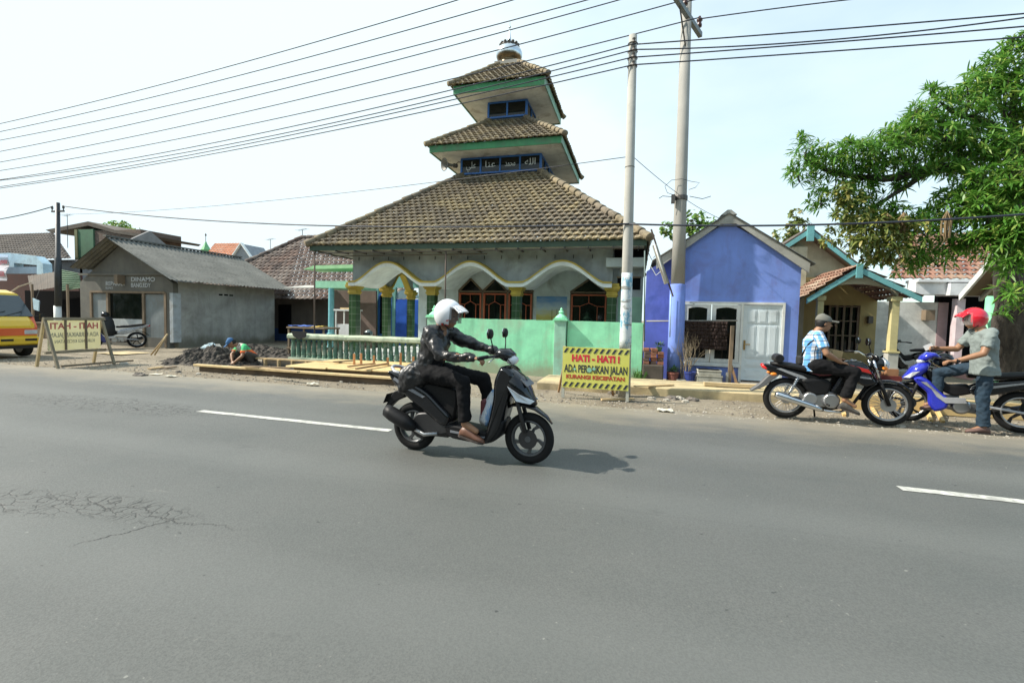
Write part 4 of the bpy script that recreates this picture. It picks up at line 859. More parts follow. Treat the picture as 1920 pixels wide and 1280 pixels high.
for x in (a.x, b.x):
    for y in (15, 15.5): m.box(x-.02, x+.02, y-.02, y+.02, .0, 1.55)
m.box(a.x-.08, b.x+.08, 14.95, 15.55, 1.5, 1.56); cf = m.build('frame', WHITE, gc)
m = MB(); m.box(a.x+.02, b.x-.02, 15.0, 15.48, .35, 1.0); m.build('lower_panel', mat('white_panel', (.62,.64,.64), .5), gc); m = MB(); m.box(a.x+.1, a.x+.5, 15.1, 15.4, 1.56, 1.62); m.build('tray', WOOD, gc)
tbx = thing('stall_table', 'low table with blue and yellow cloths at the left end of the balustrade', 'table', (P(580, 615, 12.6).x, 12.6, 0))
a, b = P(545, 612, 12.6), P(616, 612, 12.6); m = MB(); m.box(a.x, b.x, 12.4, 13.2, a.z-.05, a.z); m.build('table_top', WOODD, tbx, bevel=.01)
for x in (a.x+.06, b.x-.06):
    for y in (12.45, 13.15): m = MB(); m.box(x-.025, x+.025, y-.025, y+.025, 0, a.z-.05); m.build('leg', WOODD, tbx)
m = MB(); m.box(a.x, b.x, 12.4, 13.2, .25, .29); m.build('shelf', WOODD, tbx)
def cloth(name, c, sx_, sy_, z, mt, label, h=.05):
    m = grid(c.x-sx_/2, c.x+sx_/2, c.y-sy_/2, c.y+sy_/2, 14, 8, lambda x, y, i, j: (x, y, z+abs(vz(x, y, 6, h))+.01)); o = m.build(name, mt, smooth=True, mods=[lambda o: setattr(o.modifiers.new('s', 'SOLIDIFY'), 'thickness', .015)]); return tag(o, label, 'cloth')
cloth('folded_cloth', P(568, 610, 12.7), .7, .5, a.z, mat('blue_cloth', (.08,.16,.5), .9), 'crumpled blue cloth lying on the low stall table'); cloth('folded_cloth', P(600, 610, 12.7), .35, .4, a.z, mat('yellow_cloth', (.7,.5,.1), .9), 'small yellow cloth lying on the low stall table')
m = MB(); e = P(555, 628, 11.44)
m.add([P(545,620,11.42), P(575,622,11.42), P(572,632,11.42), P(560,637,11.42), P(550,630,11.42)], [(0,1,2,3,4)]); tag(m.build('black_cloth', mat('black_cloth', (.02,.02,.022), .95), mods=[lambda o: setattr(o.modifiers.new('s', 'SOLIDIFY'), 'thickness', .02)]), 'black rag hung over the left end of the balustrade rail', 'cloth')
c = P(691, 625, 11.95); hp = thing('round_helmet', 'dark grey round helmet behind the balustrade rail', 'helmet', c); m = MB(); m.ell(c, (.12,.12,.11), n=18, k=10); m.build('shell', mat('grey_helmet', (.14,.18,.18), .25, coat=.5), hp, smooth=True); m = MB(); m.box(c.x-.1, c.x+.1, c.y-.125, c.y-.06, c.z-.03, c.z+.03); m.build('visor', GLASS, hp, bevel=.01)

# ---------------------------------------------------------------- cream house with turquoise barge boards
TURQ = mat('turquoise_barge', (.17,.44,.45), .6, dirt=(.1,.24,.25), streak=.3, damt=.3)
CREAM = mat('cream_wall', (.46,.43,.30), .85, var=.1, streak=.3, dirt=(.28,.26,.18), damt=.35)
OCHRE = mat('ochre_wall', (.42,.33,.14), .8, var=.1, streak=.25)
YP = 14.2; YM = 16.4
def cp(px, py, Y=YP): return P(px, py, Y)
ch = thing('cream_house', 'cream house with turquoise barge boards and an arched ochre porch', 'house', (cp(1600, 600).x, YP, 0))
A = cp(1520, 428, YM); Lf, Rt = cp(1440, 480, YM), cp(1640, 520, YM); k1 = (A.z-Lf.z)/(A.x-Lf.x)
def barge(m, a, b, w=.16, Y=None, t=.05): m.prism([a, b, b-Vector((0,0,w)), a-Vector((0,0,w))], (0, t, 0))
m = MB(); barge(m, A, Lf); barge(m, A, Rt); m.box(A.x-.1, A.x+.1, YM-.04, YM-.001, A.z-.4, A.z+.08); m.build('barge_board', TURQ, ch, bevel=.006)
m = MB(); m.prism([(Lf.x+.3, YM+.35, 0), (Lf.x+.3, YM+.35, Lf.z), (A.x, YM+.35, A.z-.1), (Rt.x, YM+.35, Rt.z-.1), (Rt.x+.0, YM+.35, 0)], (0, .2, 0)); m.build('gable_wall', CREAM, ch)
m = MB(); wx_ = P(1513, 600, YM-.2).x; m.box(Lf.x+.2, wx_, YM+.1, YM+.349, 0, A.z-.55); m.build('corner_wall', CREAM, ch)
m = MB()
for E_ in (Lf, Rt): m.prism([A+Vector((0,0,.02)), E_+Vector((0,0,.02)), E_+Vector((0,0,.06)), A+Vector((0,0,.06))], (0, 5, 0))
m.build('upper_roof', TILE_D, ch)
m = MB(); m.prism([A+Vector((0,.05,-.16)), Rt+Vector((0,.05,-.16)), Rt+Vector((0,.05,-.19)), A+Vector((0,.05,-.19))], (0, .3, 0)); m.build('eave_board', WOODD, ch)
A2 = cp(1612, 500); L2, R2 = cp(1513, 559), cp(1730, 556)
m = MB(); barge(m, A2, L2, .15); barge(m, A2, R2, .15); m.box(A2.x-.08, A2.x+.08, YP-.03, YP-.001, A2.z-.3, A2.z+.08); m.build('porch_barge_board', TURQ, ch, bevel=.006)
m = MB(); tile_slope(m, (L2.x-.12, YM+.3, L2.z), (L2.x-.12, YP-.02, L2.z), (A2.x, YP-.02, A2.z+.06), (A2.x, YM+.3, A2.z+.06), tw=.2, th=.24); tile_slope(m, (R2.x, YP-.02, R2.z), (R2.x, YM+.3, R2.z), (A2.x, YM+.3, A2.z+.06), (A2.x, YP-.02, A2.z+.06), tw=.2, th=.24); m.build('porch_roof', m_tiles('porch_roof_tile', (.16,.07,.045), (.32,.17,.11), (.4,.33,.24), .3, (.05,.035,.03), (.5,.4,.3)), ch)
m = MB(); slope_k = (A2.z-R2.z)/(R2.x-A2.x); axl, axr = cp(1535, 560).x, cp(1690, 560).x; zc = cp(1610, 556).z; ztop = cp(1612, 531).z
n = 16
for i in range(n):
    xa, xb = axl+(axr-axl)*i/n, axl+(axr-axl)*(i+1)/n
    za, zb_ = [zc+(ztop-zc)*math.sqrt(max(0, 1-((x-(axl+axr)/2)/((axr-axl)/2))**2))*.98 for x in (xa, xb)]
    ua, ub = [A2.z-.14-abs(x-A2.x)*slope_k for x in (xa, xb)]
    m.add([(xa, YP+.15, za), (xb, YP+.15, zb_), (xb, YP+.15, max(ub, zb_+.01)), (xa, YP+.15, max(ua, za+.01)), (xa, YP+.3, za), (xb, YP+.3, zb_), (xb, YP+.3, max(ub, zb_+.01)), (xa, YP+.3, max(ua, za+.01))], [(0,1,2,3),(7,6,5,4),(0,4,5,1),(3,2,6,7)])
m.build('porch_arch', CREAM, ch)
m = MB(); xw = cp(1498, 560).x; Yw = YM+.2
wl, wr_ = P(1532, 600, Yw).x, P(1612, 600, Yw).x; zt2 = P(1570, 572, Yw).z
m.box(xw-.3, wl, Yw, Yw+.15, 0, 2.9); m.box(wr_, P(1643, 600, Yw).x, Yw, Yw+.15, 0, 2.9); m.box(wl, wr_, Yw, Yw+.15, zt2, 2.9); m.box(wl+.35, wr_, Yw, Yw+.15, 0, .58); m.build('porch_back_wall', OCHRE, ch)
m = MB(); m.box(wl, wr_, Yw+.1, Yw+.13, 0, zt2)
m.build('dark_window', GLASS, ch); m = MB()
for i in range(5): x = wl+.35+(wr_-wl-.38)*i/4; m.box(x-.03, x+.03, Yw+.02, Yw+.07, .58, zt2)
for z in (.6, 1.1, 1.55, zt2-.04): m.box(wl+.35, wr_, Yw+.03, Yw+.06, z-.02, z+.02)
m.build('window_frame', WOODD, ch)
def pcol(px, w=.12):
    x = cp(px, 600).x; c = MB(); c.box(x-w, x+w, YP+.12, YP+.12+2*w, .0, .3, 1); c.box(x-.85*w, x+.85*w, YP+.14, YP+.1+2*w, .3, .72, 2); c.box(x-w, x+w, YP+.12, YP+.12+2*w, .72, .77); c.box(x-.62*w, x+.62*w, YP+.17, YP+.07+2*w, .77, zc-.1); c.box(x-.9*w, x+.9*w, YP+.13, YP+.11+2*w, zc-.1, zc+.02)
    c.build('porch_column', [mat('yellow_column', (.58,.52,.26), .7, streak=.2), mat('brick_plinth', (.32,.16,.08), .8), mat('column_pedestal', (.50,.50,.44), .7)], ch, bevel=.008)
pcol(1542); pcol(1685, .14)
m = MB(); a, b = cp(1500, 650).x, cp(1700, 650).x; m.box(a, b, YP+.1, Yw, -.05, .12); m.build('porch_floor', mat('dark_red_floor', (.16,.03,.03), .4), ch)
m = MB(); a = P(1632, 600, Yw-.08); m.box(a.x-.06, a.x+.06, Yw-.12, Yw-.005, a.z-.1, a.z+.12); m.build('wall_lamp', BRASS, ch)

# ---------------------------------------------------------------- white walled house, pink house, far right eave
wy = 17.5
def w_(px, py, Y=wy): return P(px, py, Y)
wh = thing('white_house', 'white walled house with brown tiled roof and stained white wall under the mango tree', 'house', (w_(1720, 600).x, wy, 0))
m = MB(); a, b = w_(1640, 600).x, w_(1757, 600).x; m.box(a, b, wy, wy+.2, -.05, w_(1700, 566).z); m.build('stained_wall', mat('stained_white_wall', (.62,.63,.60), .9, dirt=(.30,.30,.29), dscale=1.1, damt=.6, streak=.3), wh)
m = MB(); a, b = w_(1718, 530, 17.0), w_(1925, 530, 17.0); m.box(a.x, P(1775,530,17).x, 17.0, 17.5, a.z-.35, a.z+.02); m.box(P(1775,530,17).x, b.x, 16.8, 17.5, a.z-.38, a.z-.02); m.box(a.x, b.x, 16.9, 17.6, a.z+.02, a.z+.1); m.build('white_canopy', mat('white_canopy', (.66,.67,.68), .7, streak=.2), wh)
m = MB(); a = w_(1660, 523, 17.6); b = w_(1990, 520, 17.6); tile_slope(m, (a.x, 17.4, a.z), (b.x, 17.4, a.z), (b.x+.5, 20.5, a.z+1.9), (a.x+1.8, 20.5, a.z+1.9), tw=.24, th=.3); m.build('roof', m_tiles('red_brown_roof_tile', (.17,.07,.05), (.32,.15,.10), (.28,.2,.14), .3, (.07,.045,.04), (.4,.28,.2)), wh)
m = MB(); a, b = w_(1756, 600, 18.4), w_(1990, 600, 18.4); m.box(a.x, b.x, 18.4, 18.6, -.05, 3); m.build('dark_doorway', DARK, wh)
PINK = mat('dusty_pink_wall', (.34,.24,.25), .8, streak=.2)
m = MB(); a, b = w_(1757, 600).x, w_(1776, 600).x; m.box(a, b, wy-.02, wy+.9, 0, 2.2); m.build('pink_wall', PINK, wh)
m = MB(); a, b = w_(1793, 600, 17), w_(1808, 600, 17); m.box(a.x, b.x, 17, 17.25, 0, 2.3); m.build('pink_post', mat('pale_pink_post', (.60,.50,.52), .7), wh)
m = MB(); a, b = w_(1720, 572), w_(1733, 592); 
m.box(w_(1728,580).x, w_(1745,580).x, wy-.25, wy-.005, w_(1730,600).z, w_(1730,581).z); m.build('meter_box', WOODD, wh)
m = MB(); m.box(w_(1812,680,16).x, w_(1870,680,16).x, 15.6, 16.8, -.05, .25); tag(m.build('pink_planter', mat('pink_planter', (.60,.36,.34), .8), bevel=.02), 'low pink block at the foot of the mango tree', 'planter')
m = MB(); c = w_(1857, 600, 15.5); m.lathe((c.x, 15.5, 0), [(.17,.35),(.15,.5),(.13,2.3)], 16); cc = m.build('green_column', mat('light_green_column', (.22,.62,.35), .6, streak=.15), smooth=True); tag(cc, 'light green round column left of the mango trunk', 'column')
m = MB(); m.lathe((c.x, 15.5, 0), [(.26,-.05),(.26,.0),(.2,.06),(.22,.28),(.17,.35)], 12); m.build('base', mat('column_base', (.25,.30,.25), .8), cc)
re = thing('lean_to_roof', 'white edged lean to roof with timber underside at the far right behind the tree', 'roof', (P(1850, 520, 14).x, 14, 0))
a, b = P(1800, 558, 15.2), P(1868, 478, 12.9); dn = (b-a).normalized(); m = MB(); m.beam(a, b, .05, .17, (0,0,1)); m.build('barge_board', WHITE, re)
m = MB(); up_ = Vector((0,0,.05)); m.add([a+up_, b+up_, b+up_+Vector((5,0,0)), a+up_+Vector((5,0,0))], [(0,1,2,3)]); m.build('roof_deck', WOODD, re, mods=[lambda o: setattr(o.modifiers.new('s', 'SOLIDIFY'), 'thickness', .04)])
for i in range(5): m = MB(); o_ = Vector((.45+.55*i, 0, -.04)); m.beam(a+o_, b+o_, .07, .10); m.build('rafter', mat('pale_rafter', (.42,.40,.36), .8), re)
for xx in (.6, 4.2): m = MB(); m.beam(Vector((a.x+xx, 13.1, 0)), Vector((a.x+xx, 13.1, b.z-.2)), .1, .1, (0,1,0)); m.build('post', WOODD, re)
# ---------------------------------------------------------------- new drain cover / pavement (yellowish fresh concrete)
SAND = mat('sandy_concrete', (.52,.42,.24), .9, var=.16, scale=1.6, dirt=(.24,.20,.14), dscale=2.2, damt=.55, bump=.35, bscale=18)
PLY = mat('wet_plywood', (.60,.44,.20), .75, var=.12, scale=1.2, dirt=(.32,.24,.13), dscale=2.5, damt=.45, bump=.15)
def slab(x0, x1, yf, yb, z0, z1, nm, mt, par=None, kind=None, seed=0, jag=.02):
    n = max(8, int((x1-x0)/.12)); m = MB(); rs = []
    for i in range(n+1):
        x = x0+(x1-x0)*i/n; j = vz(x, seed, 2.1, jag)+vz(x, seed+4, 9, jag*.4); k_ = vz(x, seed+8, 1.7, jag*.5)
        rs.append([(x, yf+j, z0), (x, yf+j*1.1, z1-.02+k_*.3), (x, yf+.02+j, z1+k_*.3), (x, yb+j, z1+vz(x, seed+9, 2, jag*.4)), (x, yb+j, z0)])
    m.loft(rs); return m.build(nm, mt, par)
def pv(px, py, z): return G(px, py, z)
a = pv(1187, 727, .16); b = pv(1420, 737, .16); 
struct(slab(a.x-.15, 4.2, 9.22, 10.45, -.05, .15, 'pavement', SAND, seed=1))
struct(slab(-1.9, -.35, 9.15, 10.4, -.05, .13, 'pavement', SAND, seed=5, jag=.05))
struct(slab(4.35, 9.0, 9.4, 10.6, -.05, .12, 'pavement', SAND, seed=9))
# centre: plywood shuttering over the drain
pl = thing('plywood_cover', 'yellow plywood sheets laid over the roadside drain in front of the balustrade', 'plywood', (-6.2, 9.6, 0))
for i, (x0, x1, yf) in enumerate(((-7.75, -6.7, 8.9), (-6.68, -5.6, 8.95), (-5.58, -4.5, 9.02))): slab(x0, x1, yf, 10.75+.05*i, .15, .185+.004*i, 'sheet', PLY, pl, seed=20+i, jag=.012)
m = MB(); m.box(-7.7, -4.55, 9.1, 9.16, -.02, .148); m.box(-7.7, -4.55, 10.5, 10.56, -.02, .148); m.build('bearer', WOODD, pl)
m = MB(); m.box(-7.8, -4.5, 9.2, 10.45, -.02, .0); tag(m.build('drain_channel', DARK), None, None, kind='structure')
m = MB(); m.box(-10.4, -7.8, 9.25, 10.5, -.02, .0); struct(m.build('drain_channel', mat('wet_mud', (.05,.042,.035), .6, bump=.6, bscale=10)))
# left : long shuttering boards with ribs
fw1 = thing('formwork', 'long timber formwork box with a bright plank edge beside the mud pile', 'formwork', (-9, 9, 0))
A_, B_ = G(366, 683, .15), G(742, 716, .15)
m = MB(); m.beam((A_.x, A_.y, .14), (B_.x, A_.y-.15, .15), .10, .045); m.build('front_plank', mat('new_pine', (.66,.50,.26), .7, var=.15, scale=6, streak=.2, bump=.1), fw1, bevel=.004)
m = MB(); m.beam((A_.x+.1, A_.y+.03, .05), (B_.x, A_.y-.12, .06), .03, .13); m.build('side_board', mat('muddy_board', (.14,.10,.065), .9, dirt=(.05,.04,.03), damt=.6), fw1)
C_, D_ = G(362, 664, .18), G(590, 677, .18)
m = MB(); m.beam((C_.x, C_.y, .17), (-5.3, C_.y-.2, .2), .07, .04); m.build('back_plank', WOOD, fw1, bevel=.004)
m = MB(); m.beam((C_.x+2.3, C_.y+.02, .08), (-5.3, C_.y-.16, .1), .02, .16); m.build('back_board', mat('grey_form_board', (.24,.21,.17), .9, streak=.3), fw1)
for i in range(9): x = C_.x+2.5+.42*i; m = MB(); m.box(x, x+.045, C_.y-.16, C_.y-.07, -.01, .17); m.build('rib', WOOD, fw1)
rnd = random.Random(11)
def plank(p0, p1, w, h, label, mt=WOOD, grp='loose boards by the drain', name='plank'):
    m = MB(); m.beam(p0, p1, w, h); o = m.build(name, mt, bevel=.003); return tag(o, label, 'plank', grp)
def gp(px, py, z): g = G(px, py, z); return Vector((g.x, g.y, z))
plank(gp(455, 686, .2), gp(545, 690, .2), .1, .025, 'loose board lying across the formwork beside the crouching worker', mat('dark_board', (.2,.14,.08), .85))
plank(gp(490, 690, .22), gp(560, 697, .22), .08, .03, 'pale board end on the formwork between the worker and the plywood')
plank(gp(625, 678, .23), gp(662, 676, .23), .07, .025, 'short brown stick at the left of the plywood top', WOODD)
plank(gp(652, 687, .23), gp(703, 681, .25), .06, .03, 'lower brown batten lying on the plywood', mat('brown_batten', (.30,.18,.09), .8))
plank(gp(668, 691, .245), gp(728, 681, .25), .06, .035, 'longest brown batten lying slantwise on the plywood', mat('brown_batten', (.30,.18,.09), .8))
plank(gp(1190, 724, .175), gp(1262, 721, .175), .08, .02, 'thin flat board on the pavement right of the yellow sign')
plank(gp(1320, 719, .20), gp(1425, 724, .20), .11, .07, 'squared pale timber lying on the pavement below the white door', mat('pale_beam', (.58,.45,.26), .8, streak=.2))
plank(gp(280, 691, .03), gp(305, 688, .03), .1, .03, 'short plank at the foot of the mud pile, left one'); plank(gp(308, 690, .03), gp(329, 687, .04), .12, .03, 'short dark plank at the foot of the mud pile, right one', WOODD)
for i, (a, b) in enumerate((((662,663),(664,684)), ((675,662),(677,684)), ((699,666),(701,684)), ((725,670),(727,684)), ((749,661),(751,686)), ((773,668),(775,687)))):
    b_ = gp(b[0], b[1], .18); t_ = P(a[0], a[1], b_.y)
    m = MB(); m.beam(b_, (b_.x, b_.y, t_.z), .05, .03, (0,1,0)); tag(m.build('stake', mat('orange_stake', (.42,.20,.08), .8), bevel=.003), f'{["first","second","third","fourth","fifth","sixth"][i]} upright stake from the left in front of the balusters', 'stake', 'wooden stakes before the balustrade')
# slanted props behind the motorcycles
for i, (a, b) in enumerate((((1575,752),(1583,785)), ((1633,762),(1645,787)), ((1733,758),(1746,793)), ((1748,752),(1768,794)), ((1592,735),(1588,762)))):
    b_ = gp(b[0], b[1], .0); b_.y = max(b_.y, 8.35); b_ = Vector((P(b[0], b[1], b_.y).x, b_.y, 0)); t_ = P(a[0], a[1], 9.2)
    m = MB(); m.beam(b_, t_, .06, .045, (1,0,0)); tag(m.build('prop', mat('yellow_pine', (.66,.46,.19), .75, var=.1), bevel=.004), ['slanting prop just left of the front wheel of the black motorcycle', 'slanting prop seen through the front wheel of the black motorcycle', 'left of the two slanting props under the blue motorcycle nose', 'right of the two slanting props under the blue motorcycle nose', 'short prop behind the boot of the seated rider'][i], 'prop', 'slanting wooden props at the kerb')
m = MB(); m.box(2.9, 7.4, 9.05, 9.09, .0, .26); tag(m.build('form_board', PLY, bevel=.004), 'long yellow form board standing along the kerb behind the two motorcycles', 'board')
# ---------------------------------------------------------------- mud pile, rubble
def lump(c, rx, ry, rz, seed, n=26, k=16, rough=.35, name='rock', mt=None, flat=True):
    m = MB(); rings = []
    for q_ in range(k):
        t = math.pi/2*(1-q_/(k-1)); rg = []
        for i in range(n):
            a = 2*math.pi*i/n; d = Vector((math.cos(t)*math.cos(a), math.cos(t)*math.sin(a), math.sin(t)))
            s_ = 1+rough*mnoise.fractal(d*2.2+Vector((seed, 0, 0)), .9, 2.1, 4); rg.append(Vector(c)+Vector((d.x*rx*s_, d.y*ry*s_, max(-.02, d.z*rz*s_) if q_ < k-1 else -.03)))
        rings.append(rg)
    rings.reverse(); m.loft(rings); return m.build(name, mt, smooth=False)
MUD = mat('dark_excavated_soil', (.045,.038,.031), .95, var=.4, scale=9, dirt=(.17,.15,.12), dscale=6, damt=.45, bump=.8, bscale=22)
def heap(cx, cy, rx, ry, h, seed, label, n=150, rough=.16):
    def fz(x, y, i, j):
        d = math.hypot((x-cx)/rx, (y-cy)/ry); p = Vector((x*1.0, y*1.0, seed)); w = mnoise.fractal(p*1.6, .8, 2.1, 6); b = max(0, 1-d+.22*w); k_ = b**1.0
        fine_ = mnoise.fractal(p*7, .7, 2.2, 4); cell = mnoise.cell(p*9)
        return (x+.02*fine_, y, -.05+h*k_+(rough*.5*fine_+.006*cell)*min(1, b*3))
    m = grid(cx-rx*1.25, cx+rx*1.25, cy-ry*1.25, cy+ry*1.25, n, int(n*.5), fz); return tag(m.build('soil_pile', MUD, smooth=False), label, 'soil pile')
c = G(345, 684); heap(c.x+.1, c.y+.75, 1.5, 1.0, .52, 3.3, 'heap of dark excavated soil between the A frame sign and the formwork')
heap(-12.4, 12.7, 2.9, 1.1, .36, 8.1, 'long low bank of dark soil along the grey side wall')
c = G(385, 658, .1); tag(lump((c.x, c.y+.2, .05), .38, .26, .26, 5, rough=.3, name='sack', mt=mat('pale_blue_sack', (.32,.42,.46), .7, bump=.4, bscale=9)), 'pale blue sack lying on the soil bank behind the formwork', 'sack')
plank(P(408, 645, 11.2), P(414, 657, 11.1), .12, .02, 'pale board leaning beside the pale blue sack', mat('pale_grey_board', (.38,.37,.33), .9))
c0, c1 = gp(286, 664, .25), P(317, 626, 10.6)
for dx_, lab in ((0, 'left'), (.16, 'right')):
    m = MB(); m.tube([(G(288+12*(dx_>0), 668).x, 10.4, .05), P(314, 626, 10.6)], .022, 7); tag(m.build('spade_handle', WOOD, smooth=True), f'{lab} of two crossed wooden tool handles standing in the soil pile', 'tool handle', 'tool handles in the soil pile')
m = grid(*(lambda a, b: (a.x, b.x, 10.3, 11.2))(G(222, 660), G(312, 660)), 30, 8, lambda x, y, i, j: (x, y, .02+vz(x, y, 3, .01))); tag(m.build('sand_sheet', SAND), 'flat yellowish sheet on the ground in front of the grey shop house', 'sheet')
STONE = mat('pale_rubble', (.42,.39,.33), .95, var=.25, scale=6, bump=.5)
STONED = mat('dark_rubble', (.16,.14,.12), .95, var=.3, scale=6, bump=.5)
def stone(x, y, r, s_, mt, m):
    n, k = 7, 4; rings = []
    rr = random.Random(s_)
    for q_ in range(k+1):
        t = -math.pi/2+math.pi*q_/k; rings.append([Vector((x+r*rr.uniform(.7,1.2)*math.cos(t)*math.cos(2*math.pi*i/n), y+r*rr.uniform(.6,1.1)*math.cos(t)*math.sin(2*math.pi*i/n), max(0, r*.3+r*.5*math.sin(t)*rr.uniform(.8,1.2)))) for i in range(n)])
    m.loft(rings)
mA, mB_ = MB(), MB()
for i in range(2600):
    x = rnd.uniform(-16, 8); y = 7.55+abs(rnd.gauss(0, .9)); r = rnd.choice((.006,.009,.012,.018))*rnd.uniform(.7,1.3)
    stone(x, y, r, i, None, mA if rnd.random() < .6 else mB_)
for i in range(900): stone(rnd.uniform(-16, 8), 7.45+abs(rnd.gauss(0, .12))-.1*rnd.random(), rnd.uniform(.005,.012), i, None, mA)
for i in range(160): stone(rnd.uniform(-9, 5), rnd.uniform(5.6, 7.5), rnd.uniform(.003,.008), i, None, mA)
tag(mA.build('gravel', STONE), kind='stuff'); tag(mB_.build('gravel', STONED), kind='stuff')
rubs = [(1258,748,.09),(1272,748,.07),(1250,751,.05),(1297,750,.08),(1285,753,.05),(1255,772,.05),(262,704,.1),(232,683,.08),(640,716,.03),(1145,737,.05),(1222,748,.06),(1690,800,.04),(335,697,.05),(372,701,.04)]
for i, (px, py, r) in enumerate(rubs):
    g_ = G(px, py); tag(lump((g_.x, g_.y, 0), r*1.4, r, r*.7, i*3.1, n=12, k=6, rough=.5, name='rubble', mt=STONE if i % 3 else STONED), 'broken lump of pale rubble lying in the dust at the road edge', 'rubble', 'rubble lumps along the road edge')
# paper scraps
for i, (px, py) in enumerate(((292,703),(320,707),(585,722),(1247,772))):
    g_ = G(px, py); m = grid(g_.x-.12, g_.x+.12, g_.y-.07, g_.y+.07, 6, 4, lambda x, y, i_, j_: (x, y, .02+abs(vz(x, y, 14, .05)))); tag(m.build('paper_scrap', mat('paper', (.6,.57,.46), .9)), 'crumpled pale paper scrap lying at the road edge', 'litter', 'paper scraps at the road edge')

# ---------------------------------------------------------------- things in front of the purple house
c0, c1 = P(1212, 705, 11.35), P(1246, 657, 11.35)
m = MB(); BRK = mat('loose_red_brick', (.30,.12,.07), .9, var=.4, scale=7, dirt=(.12,.08,.06), damt=.6, dscale=5)
bs = thing('brick_stack', 'dirty stack of old red bricks on a stone block beside the purple pole foot', 'brick stack', (.35, 11.2, 0))
m.box(.16, .62, 10.95, 11.3, -.02, .42); m.build('block', mat('dark_stone_block', (.09,.075,.06), .95, bump=.6, var=.3), bs, bevel=.03)
rb = random.Random(4)
for r_ in range(5):
    for c_ in range(3):
        if r_ == 4 and c_ == 2: continue
        x = .18+c_*.15+rb.uniform(-.01,.01); z = .42+r_*.075; m = MB(); m.obox((x+.065, 11.12+rb.uniform(-.03,.03), z+.035), (.13, .24, .065), Matrix.Rotation(rb.uniform(-.15,.15), 3, 'Z')); m.build('brick', BRK if rb.random() < .6 else mat('blackened_brick', (.12,.08,.065), .9, var=.3), bs, bevel=.006)
RUG = NT('dark_rug'); ck = RUG.n('ShaderNodeTexChecker'); ck.inputs['Scale'].default_value = 34; RUG.l(RUG.tc.outputs['Object'], ck.inputs[0]); ck.inputs[1].default_value = (.045,.025,.02,1); ck.inputs[2].default_value = (.022,.014,.012,1); RUG.col(ck.outputs[0]); RUG.rough(.95); RUG.bump(RUG.noise(RUG.map(60), 2, .5), .4, .01)
a, b = P(1281, 601, 11.45), P(1365, 601, 11.45); zb_ = P(1320, 655, 11.45).z
m = MB(); n = 24; rows = []
for j in range(9):
    z = a.z-(a.z-zb_)*j/8; rows.append([Vector((a.x+(b.x-a.x)*i/n, 11.45+.025*math.sin(i*.9)*(j/8)+.012*math.sin(i*2.3+j), z+vz(i*.3, j, 1, .012))) for i in range(n+1)])
for r0, r1 in zip(rows, rows[1:]):
    for i in range(n): m.add([r1[i], r1[i+1], r0[i+1], r0[i]], [(0,1,2,3)])
tag(m.build('rug', RUG.m, smooth=True, mods=[lambda o: setattr(o.modifiers.new('s', 'SOLIDIFY'), 'thickness', .018)]), 'dark brown rug hung over a pole in front of the purple house window', 'rug')
m = MB(); m.tube([P(1212, 602, 11.47), P(1383, 601, 11.47)], .016, 8); tag(m.build('drying_pole', mat('grey_bamboo', (.32,.30,.26), .8), smooth=True), 'thin horizontal drying pole carrying the dark rug', 'pole')
# dry plant
m = MB(); g_ = P(1283, 712, 11.2); rb = random.Random(9)
def twig(p, d, l, r, dep):
    q_ = p+d*l; m.tube([p, (p+q_)/2+Vector((rb.uniform(-.02,.02), 0, 0)), q_], [r, r*.8, r*.5], 5)
    if dep > 0:
        for _ in range(3): twig(p+d*l*rb.uniform(.5,1), (d+Vector((rb.uniform(-.5,.5), rb.uniform(-.4,.4), rb.uniform(-.05,.4)))).normalized(), l*rb.uniform(.55,.8), r*.5, dep-1)
for _ in range(5): twig(Vector((g_.x+rb.uniform(-.05,.05), 11.15, 0)), Vector((rb.uniform(-.12,.3), rb.uniform(-.1,.1), 1)).normalized(), .55, .016, 3)
tag(m.build('dry_shrub', mat('dry_twig', (.26,.21,.14), .9)), 'bare dry shrub standing before the left edge of the purple house window', 'plant')
# foam box stack, jars, pots
FOAM = mat('dirty_foam_box', (.46,.45,.38), .9, dirt=(.22,.21,.16), damt=.6, dscale=6, streak=.3)
a, b = P(1305, 705, 11.2).x, P(1350, 705, 11.2).x
for i, (z0, z1, w) in enumerate(((.0,.13,.0),(.135,.24,.01),(.245,.36,-.015))):
    m = MB(); m.box(a-w, b+w, 10.95, 11.3, z0, z1); m.box(a-w-.012, b+w+.012, 10.94, 11.31, z1-.03, z1); tag(m.build('foam_box', FOAM, bevel=.008), ['bottom of three dirty white foam boxes below the window', 'middle of three dirty white foam boxes below the window', 'topmost of three dirty white foam boxes below the window'][i], 'foam box', 'foam boxes below the window')
def pot(c, r, h, mt, label, name='flower_pot', cat='pot', leaf=None):
    t = thing(name, label, cat, c); m = MB(); m.lathe(c, [(r*.7,0),(r*.95,h*.85),(r*1.05,h*.86),(r*1.05,h),(r*.85,h),(r*.8,h*.8)], 14); m.build('pot', mt, t, smooth=False)
    if leaf:
        m = MB(); rq = random.Random(int(c[0]*100))
        for _ in range(46):
            d = Vector((rq.gauss(0,1), rq.gauss(0,1), abs(rq.gauss(0,1))+.4)).normalized(); p = Vector(c)+Vector((0,0,h))+d*leaf*rq.uniform(.2,1); s_ = d.cross(Vector((0,0,1))).normalized()*.03; m.add([p-s_, p+d*.03, p+s_, p+d*.10-Vector((0,0,.02))], [(0,1,2,3)])
        m.build('leaves', mat('pot_leaf', (.05,.12,.04), .7), t)
pot((P(1236,655,11.15).x, 11.15, .72), .07, .1, mat('green_pot', (.08,.18,.10), .7), 'small green pot with leaves on top of the brick stack', leaf=.1)
